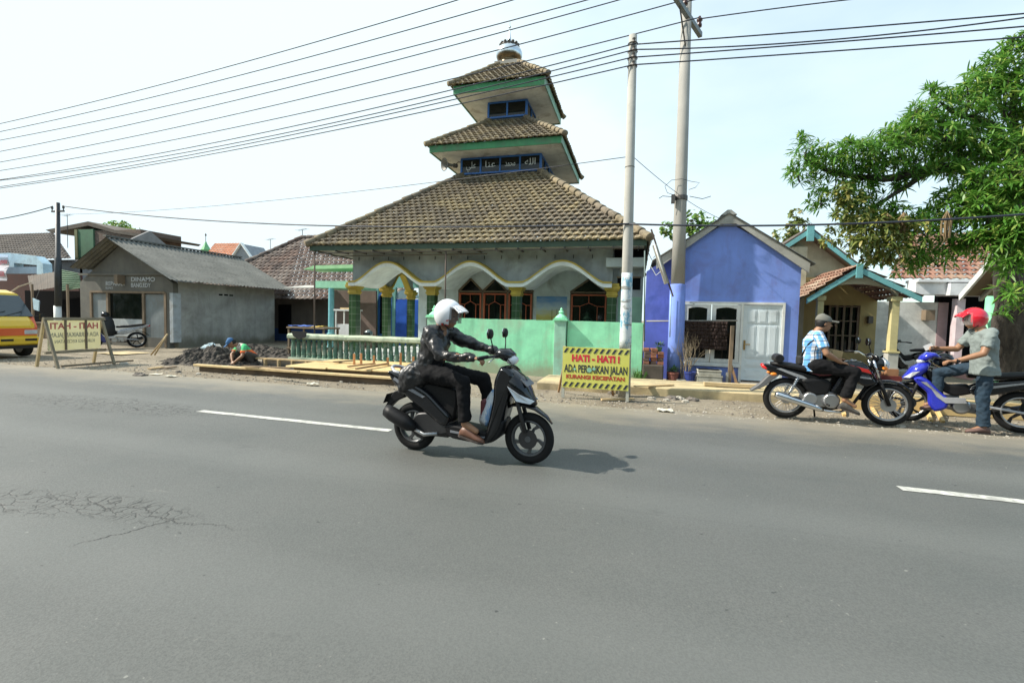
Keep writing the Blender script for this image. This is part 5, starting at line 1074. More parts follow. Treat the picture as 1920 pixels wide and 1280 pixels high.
pot((P(1262,700,11.1).x, 11.1, 0), .13, .26, mat('clay_red', (.22,.08,.06), .8), 'reddish clay pot on the ground at the purple pole foot', leaf=.12)
pot((P(1293,705,11.1).x, 11.05, 0), .12, .3, mat('deep_blue_plastic', (.03,.05,.22), .5), 'dark blue plastic bucket left of the foam boxes', name='bucket', cat='bucket')
pot((P(1277,706,11.0).x, 10.9, 0), .10, .12, mat('stone_pot', (.25,.25,.22), .9), 'low grey stone pot beside the dark blue bucket')
# weeds at wall corner
WEED = mat('weed_green', (.12,.26,.06), .8)
def weeds(c, n, h, label, seed, spread=.15):
    m = MB(); rq = random.Random(seed)
    for _ in range(n):
        p = Vector(c)+Vector((rq.gauss(0, spread), rq.gauss(0, .06), 0)); d = Vector((rq.uniform(-.5,.5), rq.uniform(-.6,.2), 1)).normalized(); l = h*rq.uniform(.4,1)
        s_ = d.cross(Vector((0,1,0))).normalized()*.012; m.add([p-s_, p+s_, p+d*l*.7+s_*.9, p+d*l, p+d*l*.7-s_*.9], [(0,1,2,3,4)])
        for k_ in range(3): q_ = p+d*l*(.3+.25*k_); e = Vector((rq.uniform(-1,1), rq.uniform(-1,.3), .3)).normalized()*.06; f_ = e.cross(Vector((0,0,1)))*.35; m.add([q_, q_+e*.5+f_, q_+e, q_+e*.5-f_], [(0,1,2,3)])
    return tag(m.build('weed', WEED), label, 'weed')
weeds((.12, 11.02, 0), 40, .35, 'small green weed growing at the right end of the mint wall', 5, .07)
# timber posts against the window
m = MB(); a = P(1367, 715, 11.25); m.beam((a.x, 11.25, 0), (P(1375, 600, 11.25).x, 11.3, 1.35), .07, .07, (0,1,0)); tag(m.build('post', WOODD), 'dark upright post in front of the right window casement', 'post')
m = MB(); m.beam((P(1383,716,11.2).x, 11.2, 0), (a.x+.02, 11.28, .5), .05, .04, (0,1,0)); tag(m.build('brace', mat('brown_batten', (.30,.18,.09), .8)), 'short slanted brace leaning on the dark window post', 'brace')
m = MB(); m.beam((P(1363,715,11.05).x, 11.05, 0), (P(1364,690,11.05).x, 11.05, .32), .045, .03, (0,1,0)); tag(m.build('stake', mat('pale_grey_board', (.38,.37,.33), .9)), 'short pale stake at the foot of the dark window post', 'stake')
# broken tube lamp hanging by the gable
tl = thing('tube_lamp', 'slanting rusty fluorescent lamp housing hanging between mosque eave and purple gable', 'lamp', P(1240, 500, 10.8))
a, b = P(1227, 459, 10.8), P(1250, 532, 10.8); m = MB(); m.beam(a, b, .10, .07, (0,-1,0)); m.build('housing', mat('lamp_housing', (.35,.34,.30), .6, streak=.4, dirt=(.16,.10,.06)), tl, bevel=.01)
m = MB(); m.tube([a+Vector((.0,-.05,0)), b+Vector((0,-.05,0))], .018, 8); m.build('tube', mat('lamp_tube', (.6,.6,.56), .4), tl, smooth=True)
m = MB(); m.beam(P(1221, 430, 10.85), P(1262, 556, 10.85), .035, .03, (0,-1,0)); m.build('arm', mat('rusty_post', (.10,.075,.06), .8, metal=.2), tl); 
for pts_ in ([(1222,452),(1214,470),(1222,487),(1228,480)], [(1221,500),(1230,516),(1240,508)]): m = MB(); m.tube([P(x, y, 10.8) for x, y in pts_], .008, 5); m.build('cord', BLACKP if pts_[0][1] < 480 else WHITE, tl)
m = MB(); m.tube([P(1209, 470, 11.0), P(1208, 640, 11.0)], .016, 6); tag(m.build('drain_pipe', mat('grey_green_pipe', (.12,.17,.16), .6), smooth=True), 'thin dark pipe running down the right end of the mosque', 'pipe')
m = MB(); m.tube([P(1258, 552, 11.2), P(1256, 632, 11.2)], .014, 6); tag(m.build('drain_pipe', mat('pale_blue_concrete', (.42,.58,.66)), smooth=True), 'thin pale pipe running down the purple pole foot', 'pipe')

# ---------------------------------------------------------------- warning signs
YS = NT('yellow_sign_sheet'); n1 = YS.noise(YS.map(3), 6, .65); c = YS.mix(YS.rng(n1, .3, .75), (.60,.58,.08), (.70,.68,.20)); YS.col(c); YS.rough(.6); YSM = YS.m
REDL = mat('sign_red', (.60,.03,.05), .6, bump=0, dirt=(.5,.35,.1), damt=.2, dscale=12); BLKL = mat('sign_black', (.03,.035,.05), .6, bump=0); MARL = mat('sign_maroon', (.42,.05,.03), .6, bump=0)
sy = 8.25; a, b = P(1056, 655, sy), P(1181, 655, sy); zt, zb = P(1120, 652, sy).z, P(1120, 729, sy).z
ws = thing('warning_sign', 'yellow road works warning sign with hazard stripes standing before the mint wall', 'sign', ((a.x+b.x)/2, sy, 0))
W_ = b.x-a.x; H_ = zt-zb
m = MB(); m.box(a.x, b.x, sy-.012, sy, zb, zt); bd = m.build('board', YSM, ws)
sb = .13*H_
for z0, z1 in ((zt-sb*1.05, zt-.02), (zb+.02, zb+sb*1.05)):
    m = MB(); n = 11; pw = W_/n
    for i in range(n):
        x = a.x+pw*i; m.prism([(x+.01, sy-.0165, z0), (x+pw*.5, sy-.0165, z0), (min(b.x, x+pw*.5+.05), sy-.0165, z1), (x+.06, sy-.0165, z1)], (0, .004, 0))
    m.build('hazard_stripes', BLKL, bd)
cx = (a.x+b.x)/2
m = MB(); add_text(m, 'HATI - HATI !', .155, (cx, sy-.0145, zt-sb-.105), (1,0,0), (0,0,1), wid=W_*.72, bold=.009, extrude=.0015); m.build('lettering', REDL, bd)
m = MB(); add_text(m, 'ADA PERBAIKAN JALAN', .19, (cx, sy-.0145, zt-sb-.295), (1,0,0), (0,0,1), wid=W_*.95, bold=.004, extrude=.0015); m.build('lettering', BLKL, bd)
m = MB(); add_text(m, 'KURANGI KECEPATAN', .095, (cx, sy-.0145, zb+sb+.10), (1,0,0), (0,0,1), wid=W_*.88, bold=.004, extrude=.0015); m.build('lettering', MARL, bd)
m = MB()
for (dx_, dz_, r) in ((-.10, -.005, .045), (-.36, .0, .022), (.0-.02, .02, .03)): m.lathe((cx+dx_, sy-.0185, zt-sb-.30+dz_), [(r,-.001),(r*.9,.001)], 7, axis=(0,-1,0))
m.build('peeled_patches', mat('peeled_mint', (.28,.55,.40), .8), bd)
FR = mat('sign_frame_grey', (.42,.42,.36), .8, streak=.3)
for x in (a.x+.015, b.x-.015): m = MB(); m.box(x-.025, x+.025, sy+.001, sy+.045, -.0, zt+.01); m.build('leg', FR, ws)
for x0, x1 in ((a.x+.03, a.x-.16), (b.x-.42, b.x-.28)): m = MB(); m.beam((x1, sy+.62, 0), (x0+.02, sy+.07, zt-.1), .035, .035); m.build('rear_leg', mat('brown_batten', (.30,.18,.09), .8), ws)
m = MB(); m.box(a.x, b.x, sy+.05, sy+.08, zb-.01, zb+.03); m.build('cross_bar', WOODD, ws)
m = MB(); m.beam((b.x-.45, sy-.05, .02), (b.x+.1, sy+.25, .02), .06, .03); m.build('foot_board', WOOD, ws)
# left A frame seen from behind; writing faces -X
lx = -13.05; ya, yb = 7.45, 8.95
def LP(px, py): return PX(px, py, lx)
ls2 = thing('warning_sign', 'wooden A frame warning sign seen from behind with mirrored red writing beside the yellow van', 'sign', (lx, 8.1, 0))
t0, t1 = LP(84, 598), LP(191, 597); b0, b1 = LP(80, 655), LP(180, 653); OLDF = mat('old_sign_frame', (.26,.22,.15), .85, streak=.3, dirt=(.13,.11,.08))
y0, y1 = t0.y, t1.y; zt, zb = (t0.z+t1.z)/2, (b0.z+b1.z)/2-.02
k = NT('backlit_sign_cloth'); c = k.mix(k.rng(k.noise(k.map(2), 5, .6), .3, .7), (.72,.70,.50), (.80,.78,.60)); k.col(c); k.rough(.7)
tr = k.n('ShaderNodeBsdfTranslucent'); k.l(c, tr.inputs[0]); mxs = k.n('ShaderNodeMixShader'); mxs.inputs[0].default_value = .5; k.l(k.b.outputs[0], mxs.inputs[1]); k.l(tr.outputs[0], mxs.inputs[2]); k.l(mxs.outputs[0], k.t.nodes['Material Output'].inputs[0])
m = MB(); m.box(lx-.006, lx, y0+.04, y1-.04, zb, zt-.04); cl = m.build('cloth', k.m, ls2)
cy = (y0+y1)/2; hh = zt-zb
for s_, sz, zz, mt, wd, bo in (('HATI - HATI', .2, zt-.24*hh, mat('faded_red_print', (.60,.16,.14), .7, bump=0), .84, .006), ('ADA PERBAIKAN JALAN', .15, zt-.52*hh, mat('faded_grey_print', (.34,.33,.25), .7, bump=0), .86, .002), ('KURANGI KECEPATAN', .11, zt-.73*hh, mat('faded_grey_print', (.34,.33,.25)), .7, .001)):
    m = MB(); add_text(m, s_, sz, (lx+.003, cy, zz), (0,-1,0), (0,0,1), wid=(y1-y0)*wd, bold=bo, extrude=.002); m.build('lettering', mt, cl)
for y in (y0, y1): m = MB(); m.beam((lx-.02, y, zt+.02), (lx+.42*(1 if y == y0 else 1), y-.02, 0), .05, .05, (0,1,0)); m.build('leg', OLDF, ls2); m = MB(); m.beam((lx-.02, y, zt+.02), (lx-.35, y+.02, 0), .05, .05, (0,1,0)); m.build('rear_leg', mat('pale_leg', (.46,.36,.2), .8, streak=.3), ls2)
for z, x in ((zt+.0, lx+.03), (zb-.04, lx+.05)): m = MB(); m.box(x-.025, x+.025, y0-.04, y1+.04, z-.03, z+.03); m.build('cross_bar', OLDF, ls2)
for f_ in (.32, .68): m = MB(); y = y0+(y1-y0)*f_; m.box(lx+.02, lx+.045, y-.02, y+.02, zb, zt); m.build('slat', WOODD, ls2)
m = MB(); m.box(lx+.3, lx+.34, y0+.1, y1+.5, .02, .06); m.build('foot_bar', WOODD, ls2)

# ---------------------------------------------------------------- yellow minibus
van = thing('minibus', 'yellow minibus with orange stripe facing the road at the left edge', 'minibus', (-16.4, 8.1, 0))
VY = mat('van_yellow', (.78,.50,.02), .35, var=.05, bump=0, coat=.6); VO = mat('van_orange', (.72,.12,.03), .35, var=.05, bump=0, coat=.6); RUB = mat('rubber', (.02,.02,.02), .85, bump=.1); CHR = mat('chrome', (.6,.62,.64), .15, metal=1, bump=0, var=.05)
vw = .76; vy = 8.3; xf = -16.0
def vsec(x, hw, z0, z1, top=.1):  # body cross section
    return [(x, vy-hw, z0+.08), (x, vy-hw*.97, z0), (x, vy+hw*.97, z0), (x, vy+hw, z0+.08), (x, vy+hw, z1*.55), (x, vy+hw*.9, z1-top), (x, vy+hw*.78, z1), (x, vy-hw*.78, z1), (x, vy-hw*.9, z1-top), (x, vy-hw, z1*.55)]
m = MB(); m.loft([vsec(xf, vw*.9, .32, .86), vsec(xf-.08, vw*.97, .26, 1.0), vsec(xf-.22, vw, .24, 1.12), vsec(xf-.62, vw*.99, .24, 1.74), vsec(xf-1.0, vw*.99, .24, 1.83), vsec(xf-3.4, vw*.99, .24, 1.83), vsec(xf-3.5, vw*.9, .35, 1.7)]); m.build('body', VY, van, bevel=.03, seg=3)
m = MB(); m.prism([(xf-.215, vy-vw*.93, 1.10), (xf-.215, vy+vw*.93, 1.10), (xf-.575, vy+vw*.80, 1.66), (xf-.575, vy-vw*.80, 1.66)], (.018, 0, .02)); ws_ = m.build('windscreen', mat('van_glass', (.05,.07,.08), .08, bump=0, spec=.8), van)
m = MB(); m.beam((xf-.20, vy-.3, 1.12), (xf-.26, vy+.15, 1.25), .012, .012); m.beam((xf-.20, vy+.1, 1.12), (xf-.26, vy+.5, 1.25), .012, .012); m.build('wiper', BLACKP, ws_)
m = MB(); m.box(xf-.03, xf+.012, vy-vw*.88, vy+vw*.88, .60, .80); m.build('orange_stripe', VO, van, bevel=.01)
m = MB(); m.prism([(xf-.1, vy+vw*.8, .8), (xf-.02, vy+vw*.9, .8), (xf-.28, vy+vw*.97, 1.12), (xf-.3, vy+vw*.85, 1.12)], (.02, 0, .02)); m.build('corner_flash', VO, van)
for s_ in (-1, 1): m = MB(); m.box(xf-.02, xf+.022, vy+s_*vw*.72-.16, vy+s_*vw*.72+.13, .63, .755); h_l = m.build('headlight', mat('lamp_glass', (.5,.52,.52), .1, bump=0, spec=.8), van, bevel=.02)
m = MB(); m.box(xf-.1, xf+.07, vy-vw*.98, vy+vw*.98, .36, .56); bp = m.build('bumper', VY, van, bevel=.03)
for y in (-.5, .0, .5): m = MB(); m.box(xf+.06, xf+.073, vy+y-.13, vy+y+.13, .46, .52); m.build('bumper_slot', BLACKP, bp)
m = MB(); m.box(xf-.1, xf+.05, vy-vw*.9, vy+vw*.9, .26, .34); m.build('skirt', BLACKP, van)
for s_ in (-1, 1):
    for xx in (xf-.55, xf-2.8):
        m = MB(); m.lathe((xx, vy+s_*(vw-.1), .28), [(.18,-.09),(.27,-.085),(.28,-.04),(.28,.04),(.27,.085),(.18,.09)], 22, axis=(0,1,0)); w = m.build('wheel', RUB, van, smooth=False); m = MB(); m.lathe((xx, vy+s_*(vw-.1), .28), [(.01,-.095),(.17,-.092),(.17,.092),(.01,.095)], 18, axis=(0,1,0)); m.build('rim', mat('steel_rim', (.3,.3,.3), .5, metal=.5), w)
m = MB(); m.tube([(xf-.3, vy+vw, 1.1), (xf-.2, vy+vw+.14, 1.14)], .012, 6); m.box(xf-.24, xf-.18, vy+vw+.1, vy+vw+.2, 1.0, 1.2); m.build('side_mirror', BLACKP, van)
# ---------------------------------------------------------------- trees
def leafmat(name, a, b, c_=None, trans=.25):
    k = NT(name); uv = k.n('ShaderNodeUVMap'); wn = k.n('ShaderNodeTexWhiteNoise'); wn.noise_dimensions = '2D'; k.l(uv.outputs[0], wn.inputs['Vector'])
    c = k.mix(wn.outputs['Value'], a, b)
    if c_: 
        w2 = k.n('ShaderNodeTexWhiteNoise'); w2.noise_dimensions = '2D'; k.l(k.map((3.1, 1.7, 1), src=uv.outputs[0]), w2.inputs['Vector']); c = k.mix(k.rng(w2.outputs['Value'], .82, .86), c, c_)
    k.col(c); k.rough(.42); k.b.inputs['Specular IOR Level'].default_value = .45
    tr = k.n('ShaderNodeBsdfTranslucent'); mxs = k.n('ShaderNodeMixShader'); mxs.inputs[0].default_value = trans; k.l(c, tr.inputs[0])
    o = k.t.nodes['Material Output']; k.l(k.b.outputs[0], mxs.inputs[1]); k.l(tr.outputs[0], mxs.inputs[2]); k.l(mxs.outputs[0], o.inputs[0]); return k.m
class Leaves:
    def __init__(s): s.v = []; s.f = []; s.uv = []; s.n = 0
    def leaf(s, p, d, L_, w, droop, key, rq):
        d = d.normalized(); sd_ = d.cross(Vector((0,0,1)))
        if sd_.length < .05: sd_ = Vector((1,0,0))
        sd_.normalize(); sd_ = (sd_+Vector((rq.gauss(0,.35), rq.gauss(0,.35), rq.gauss(0,.35)))).normalized(); g = Vector((0,0,-1))*droop*L_
        p1 = p+d*L_*.35+g*.10; p2 = p+d*L_*.7+g*.45; p3 = p+d*L_+g*1.0
        o = len(s.v); s.v += [tuple(p), tuple(p1-sd_*w), tuple(p1+sd_*w), tuple(p2-sd_*w*.85), tuple(p2+sd_*w*.85), tuple(p3)]
        s.f += [(o, o+2, o+1), (o+1, o+2, o+4, o+3), (o+3, o+4, o+5)]; s.uv += [key]*10
    def build(s, name, mt, parent):
        me = bpy.data.meshes.new(name); off = ORG[parent.name]
        me.from_pydata([(x-off.x, y-off.y, z-off.z) for x, y, z in s.v], [], s.f); me.materials.append(mt)
        ul = me.uv_layers.new(name='UVMap'); ul.data.foreach_set('uv', np.array(s.uv, dtype=float).ravel()); me.update()
        o = bpy.data.objects.new(name, me); COL.objects.link(o); o.parent = parent; return o
def rosette(Lv, p, axis, n, L_, w, rq, droop=.35):
    axis = axis.normalized(); a = axis.orthogonal().normalized(); b = axis.cross(a); key = (rq.random()*50, rq.random()*50)
    for i in range(n):
        t = i*2.4+rq.random(); up_ = rq.uniform(-.15, .9); d = a*math.cos(t)+b*math.sin(t)+axis*up_
        Lv.leaf(p, d, L_*rq.uniform(.65, 1.1), w, droop*rq.uniform(.4, 1.5), (key[0]+i*.013, key[1]), rq)
MANGO = leafmat('mango_leaf', (.065,.19,.028), (.17,.38,.055), (.36,.46,.10), .42)
YLEAF = leafmat('yellowish_leaf', (.08,.14,.03), (.24,.27,.07), (.35,.30,.08), .3)
_b = NT('mango_bark'); _n = _b.noise(_b.map((11, 11, 2.2)), 7, .7, .6); _n2 = _b.noise(_b.map(2.2), 6, .7); _c = _b.mix(_b.rng(_n, .35, .65), (.018,.015,.012), (.10,.085,.068)); _c = _b.mix(_b.rng(_n2, .58, .66, 0, .6), _c, (.20,.18,.15)); _b.col(_c); _b.rough(.95); _b.bump(_n, 1, .06); BARK = _b.m

def limb(m, pts, r0, r1, n=10, wob=.03, rq=None):
    pts = [Vector(p) for p in pts]; out = []; K = (len(pts)-1)*5
    for i in range(K+1):
        t = i/K*(len(pts)-1); j = min(int(t), len(pts)-2); u = t-j; p_ = [pts[max(j-1,0)], pts[j], pts[j+1], pts[min(j+2, len(pts)-1)]]
        q_ = .5*((2*p_[1])+(-p_[0]+p_[2])*u+(2*p_[0]-5*p_[1]+4*p_[2]-p_[3])*u*u+(-p_[0]+3*p_[1]-3*p_[2]+p_[3])*u**3)
        out.append(q_+Vector((mnoise.noise(q_*2), mnoise.noise(q_*2+Vector((5,0,0))), 0))*wob)
    m.tube(out, [r0+(r1-r0)*i/K for i in range(K+1)], n); return out
TY_ = 11.0
tb0 = P(1893, 700, TY_); tree = thing('mango_tree', 'large mango tree with dense long glossy leaves overhanging the houses at the right edge', 'tree', (tb0.x, TY_, 0))
T = lambda px, py, Y: P(px, py, Y)
m = MB(); base = Vector((tb0.x+.22, TY_, -.1)); fork = T(1900, 470, TY_)
limb(m, [base, T(1900, 600, TY_), fork, T(1915, 330, TY_+.1), T(1940, 200, TY_+.2)], .34, .14, 20, .09)
m.build('trunk', BARK, tree, smooth=True)
m = MB(); limb(m, [Vector((tb0.x+.85, TY_+.2, -.1)), T(1948, 620, TY_+.2), T(1925, 480, TY_+.2)], .2, .16, 12); m.build('trunk', BARK, tree, smooth=True)
limbs = [([fork, T(1830, 330, 10.6), T(1740, 318, 10.2), T(1660, 335, 9.9), T(1560, 322, 9.7), T(1510, 300, 9.6)], .13, .02), ([T(1740, 318, 10.2), T(1700, 350, 10), T(1640, 390, 9.8), T(1600, 430, 9.8)], .06, .015),
         ([fork, T(1840, 400, 10.3), T(1780, 420, 9.9), T(1710, 440, 9.7)], .08, .015), ([T(1915, 330, 11.1), T(1860, 240, 10.6), T(1800, 215, 10.3), T(1760, 190, 10.2)], .09, .015),
         ([T(1830, 330, 10.6), T(1760, 250, 10.2), T(1700, 235, 10)], .05, .012), ([fork, T(1960, 400, 10.2), T(2020, 330, 9.8)], .1, .02), ([T(1915, 330, 11.1), T(1900, 180, 10.8), T(1925, 110, 10.8)], .08, .012), ([fork, T(1885, 500, 10.0), T(1890, 540, 9.6)], .05, .012)]
for p_, a, b in limbs: m = MB(); limb(m, p_, a, b, 8, .05); m.build('branch', BARK, tree, smooth=True)
rq = random.Random(21); Lv = Leaves(); LY_ = Leaves(); tw = MB()
blobs = [ # px, py, Y, rx, ry, rz, n
 (1512,290,9.6,.32,.3,.26,16),(1500,330,9.6,.2,.3,.2,7),(1548,300,9.6,.35,.4,.28,24),(1600,292,9.7,.4,.45,.26,34),(1560,350,9.7,.4,.4,.3,22),(1540,375,9.7,.22,.3,.18,7),
 (1650,280,9.8,.42,.5,.32,40),(1700,255,9.9,.42,.5,.34,40),(1725,225,10,.3,.4,.26,22),(1755,195,10.1,.22,.3,.26,14),(1755,255,10,.42,.5,.36,44),(1800,225,10.2,.35,.5,.34,34),
 (1820,180,10.4,.35,.5,.35,36),(1860,140,10.6,.4,.5,.38,44),(1885,195,10.5,.5,.6,.45,60),(1915,115,10.6,.35,.5,.4,40),(1945,160,10.6,.6,.6,.7,70),(1980,230,10.5,.6,.6,.6,60),
 (1845,265,10.3,.5,.6,.4,60),(1800,290,10.2,.5,.55,.3,46),(1900,285,10.0,.5,.5,.4,50),(1880,340,9.5,.5,.45,.34,64),(1930,350,9.4,.45,.45,.4,60),(1830,345,9.8,.35,.4,.26,34),
 (1610,355,9.9,.4,.4,.3,26),(1640,395,9.9,.45,.4,.3,36),(1600,405,9.9,.35,.4,.26,24),(1690,415,9.8,.4,.4,.26,32),(1740,430,9.7,.35,.4,.24,26),(1780,395,9.8,.4,.4,.26,34),(1830,395,9.5,.42,.4,.3,46),
 (1880,420,9.3,.45,.4,.32,60),(1930,440,9.2,.45,.4,.4,60),(1850,455,9.4,.35,.4,.24,34),(1800,455,9.7,.32,.35,.2,22),(1760,490,9.8,.3,.3,.16,14),(1720,470,9.8,.32,.3,.18,18),(1665,460,9.9,.3,.3,.2,18),
 (1745,170,10.1,.10,.15,.14,5),(1718,205,10,.10,.15,.12,5),(1662,258,9.9,.12,.15,.10,4),(1500,262,9.6,.12,.15,.1,4),(1895,85,10.6,.14,.2,.16,7),(1925,75,10.6,.2,.2,.16,9),(1835,150,10.4,.1,.15,.14,5),(1590,268,9.7,.12,.1,.08,4),(1485,318,9.6,.08,.1,.08,3),(1625,325,9.8,.3,.35,.2,22),(1700,312,9.9,.35,.35,.2,26),(1775,318,10,.3,.35,.2,22),(1690,345,10,.18,.2,.12,9),(1785,372,9.8,.25,.3,.2,16),(1640,490,9.9,.2,.25,.1,6),(1700,500,9.8,.25,.25,.12,9),(1900,490,9.2,.3,.3,.2,22),(1895,545,9.0,.22,.22,.12,9),(1925,570,9.0,.2,.2,.12,8),(1870,585,9.2,.1,.1,.06,2)]
for px, py, Y, rx, ry_, rz, n in blobs:
    c = P(px, py, Y)
    for _ in range(int(n*1.7)):
        d = Vector((rq.gauss(0,1), rq.gauss(0,1), rq.gauss(0,1))).normalized(); rr = rq.uniform(.25, 1)**.6
        p = c+Vector((d.x*rx*rr, d.y*ry_*rr, d.z*rz*rr)); ax = (Vector((d.x, d.y, d.z*.5+.75))).normalized()
        rosette(Lv, p, ax, rq.randint(8, 13), rq.uniform(.14, .22), rq.uniform(.012, .018), rq, rq.uniform(.02, .38))
    tw = MB()
    for _ in range(max(2, n//8)):
        d = Vector((rq.gauss(0,1), rq.gauss(0,1), rq.gauss(0,1))).normalized(); tw.tube([c-Vector((0,0,rz*.6)), c+Vector((d.x*rx, d.y*ry_, abs(d.z)*rz))*.5, c+Vector((d.x*rx, d.y*ry_, abs(d.z)*rz))], [.014,.009,.005], 4)
    tw.build('twig', BARK, tree)
Lv.build('crown', MANGO, tree)
def hand_tree(name, label, base, crown, lm, n, L_, w, droop=.3, cat='tree', group=None, trunkr=.06):
    t = thing(name, label, cat, base, group); m = MB(); top = Vector(crown[0][0]); limb(m, [base, (Vector(base)+top)/2+Vector((.1,0,0)), top], trunkr, trunkr*.4, 8)
    m.build('trunk', BARK, t, smooth=True); L2_ = Leaves(); tm = MB(); rz_ = random.Random(int(abs(base[0])*77)+3)
    for c, rx, ry_, rz, k_ in crown:
        c = Vector(c); tm.tube([top, (top+c)/2+Vector((0,0,-.1)), c], [trunkr*.35, trunkr*.25, .008], 5)
        for _ in range(k_):
            d = Vector((rz_.gauss(0,1), rz_.gauss(0,1), rz_.gauss(0,1))).normalized(); rr = rz_.uniform(.1, 1)**.5; p = c+Vector((d.x*rx*rr, d.y*ry_*rr, d.z*rz*rr)); rosette(L2_, p, (d+Vector((0,0,.4))).normalized(), rz_.randint(3, n), L_*rz_.uniform(.7, 1.2), w*rz_.uniform(.7,1.2), rz_, droop)
    tm.build('branches', BARK, t); L2_.build('crown', lm, t)
# yellowing climber with smaller leaves in the lower crown
Ly = Leaves()
for px, py, Y, rx, ry_, rz, n in ((1600,400,9.3,.3,.3,.3,60),(1640,430,9.2,.35,.3,.3,90),(1610,450,9.2,.25,.3,.25,60),(1670,465,9.2,.3,.3,.25,70),(1585,365,9.3,.25,.3,.2,40),(1700,430,9.2,.3,.3,.2,50),(1560,440,9.4,.15,.2,.2,18),(1640,480,9.3,.2,.2,.12,24)):
    c = P(px, py, Y)
    for _ in range(n):
        d = Vector((rq.gauss(0,1), rq.gauss(0,1), rq.gauss(0,1))).normalized(); rr = rq.uniform(.1, 1)**.5; rosette(Ly, c+Vector((d.x*rx*rr, d.y*ry_*rr, d.z*rz*rr)), (d+Vector((0,0,.3))).normalized(), rq.randint(4, 7), .11, .024, rq, .4)
Ly.build('climbing_vine', YLEAF, tree)
by = 13.0
gl = leafmat('bright_broad_leaf', (.10,.24,.04), (.22,.38,.08), (.3,.32,.1), .4)
by2 = 16.0; q2 = lambda a, b: P(a, b, by2)
hand_tree('small_tree', 'sparse broad leaved sapling behind the purple house roof beside the tall pole', (q2(1300,500).x, by2, 0), [(q2(1298,412),.35,.3,.5,46),(q2(1312,430),.4,.3,.3,40),(q2(1250,425),.25,.3,.2,18),(q2(1270,437),.4,.3,.2,26),(q2(1330,415),.2,.2,.15,9)], gl, 5, .15, .06, .4, trunkr=.04)
hand_tree('small_tree', 'sparse broad leaved sapling between the purple and cream gables', (q2(1480,520).x, by2+2.5, 0), [(P(1497,425,18.5),.45,.3,.4,40),(P(1470,438,18.5),.35,.3,.25,26),(P(1492,398,18.5),.2,.2,.15,9)], leafmat('olive_broad_leaf', (.13,.20,.05), (.28,.32,.10), (.4,.33,.14), .4), 5, .16, .07, .4, trunkr=.04)
hand_tree('small_tree', 'distant green treetop above the flat roof on the left', (P(215,500,30).x, 30, 0), [(P(222,424,30),1.1,.8,.45,90),(P(190,426,30),.7,.6,.3,40),(P(250,432,30),.6,.6,.25,30)], gl, 7, .3, .08, .3, trunkr=.12)
# hanging bundles in the tree
for px, py0, py1, pole_, lab in ((1661, 398, 425, True, 'dried hanging bundle with two pale sticks below it, left one in the mango tree'), (1695, 398, 430, False, 'dried brown hanging bundle in the middle of the mango branches'), (1776, 395, 440, False, 'dried grey hanging strands near the mango trunk')):
    c = P(px, py0, 9.3); t = thing('hanging_bundle', lab, 'dried bundle', c); m = MB(); r_ = random.Random(px); h = c.z-P(px, py1, 9.3).z
    for _ in range(60 if pole_ else 40): a = r_.uniform(0, 6.28); r2 = r_.uniform(.01,.09); m.tube([c, c+Vector((math.cos(a)*r2, math.sin(a)*r2, -h*r_.uniform(.3,.6))), c+Vector((math.cos(a)*r2*.8, math.sin(a)*r2, -h*r_.uniform(.8,1.3)))], .006, 4)
    m.build('strands', mat('dried_straw', (.24,.17,.09), .95), t)
    if pole_:
        for dx_ in (-.03, .035): m = MB(); m.tube([c+Vector((dx_,0,-h)), P(px-2+dx_*40, 470, 9.3)], .013, 6); m.build('stick', mat('pale_stick', (.5,.46,.33), .8), t)
# ---------------------------------------------------------------- motorcycles (local: x forward from rear axle, z up, -y = right side)
TYRE = mat('tyre_rubber', (.014,.014,.014), .85, bump=.3, bscale=60, spec=.2); ALLOY = mat('alloy', (.42,.42,.42), .35, metal=.9, bump=0, var=.08); DKM = mat('dark_metal', (.05,.05,.052), .45, metal=.6, bump=.05)
BLKG = mat('gloss_black', (.006,.007,.009), .16, bump=0, coat=.15, var=.05, spec=.45); BLKM = mat('matt_black_plastic', (.010,.010,.011), .55, bump=.05, spec=.25); SEATM = mat('seat_vinyl', (.012,.012,.013), .5, bump=.15, bscale=60, spec=.3)
BLUEG = mat('gloss_blue', (.02,.03,.42), .2, bump=0, coat=.7, var=.06); SILV = mat('silver_paint', (.45,.46,.48), .3, metal=.5, bump=0); REDP = mat('red_paint', (.45,.02,.015), .25, coat=.5, bump=0); RLENS = mat('red_lens', (.6,.02,.02), .15, bump=0); OLENS = mat('orange_lens', (.75,.22,.02), .2, bump=0); CLENS = mat('clear_lens', (.62,.65,.68), .08, bump=0, spec=.8); MIR = mat('mirror_glass', (.75,.78,.8), .05, metal=1, bump=0)
def torus(mb, c, R_, r, n=40, k=10, sq=1.):
    rings = []
    for i in range(n):
        a = 2*math.pi*i/n; u = Vector((math.cos(a), 0, math.sin(a))); rings.append([Vector(c)+u*(R_+r*math.cos(2*math.pi*j/k))+Vector((0, r*sq*math.sin(2*math.pi*j/k), 0)) for j in range(k)])
    mb.loft(rings, False, 0, True)
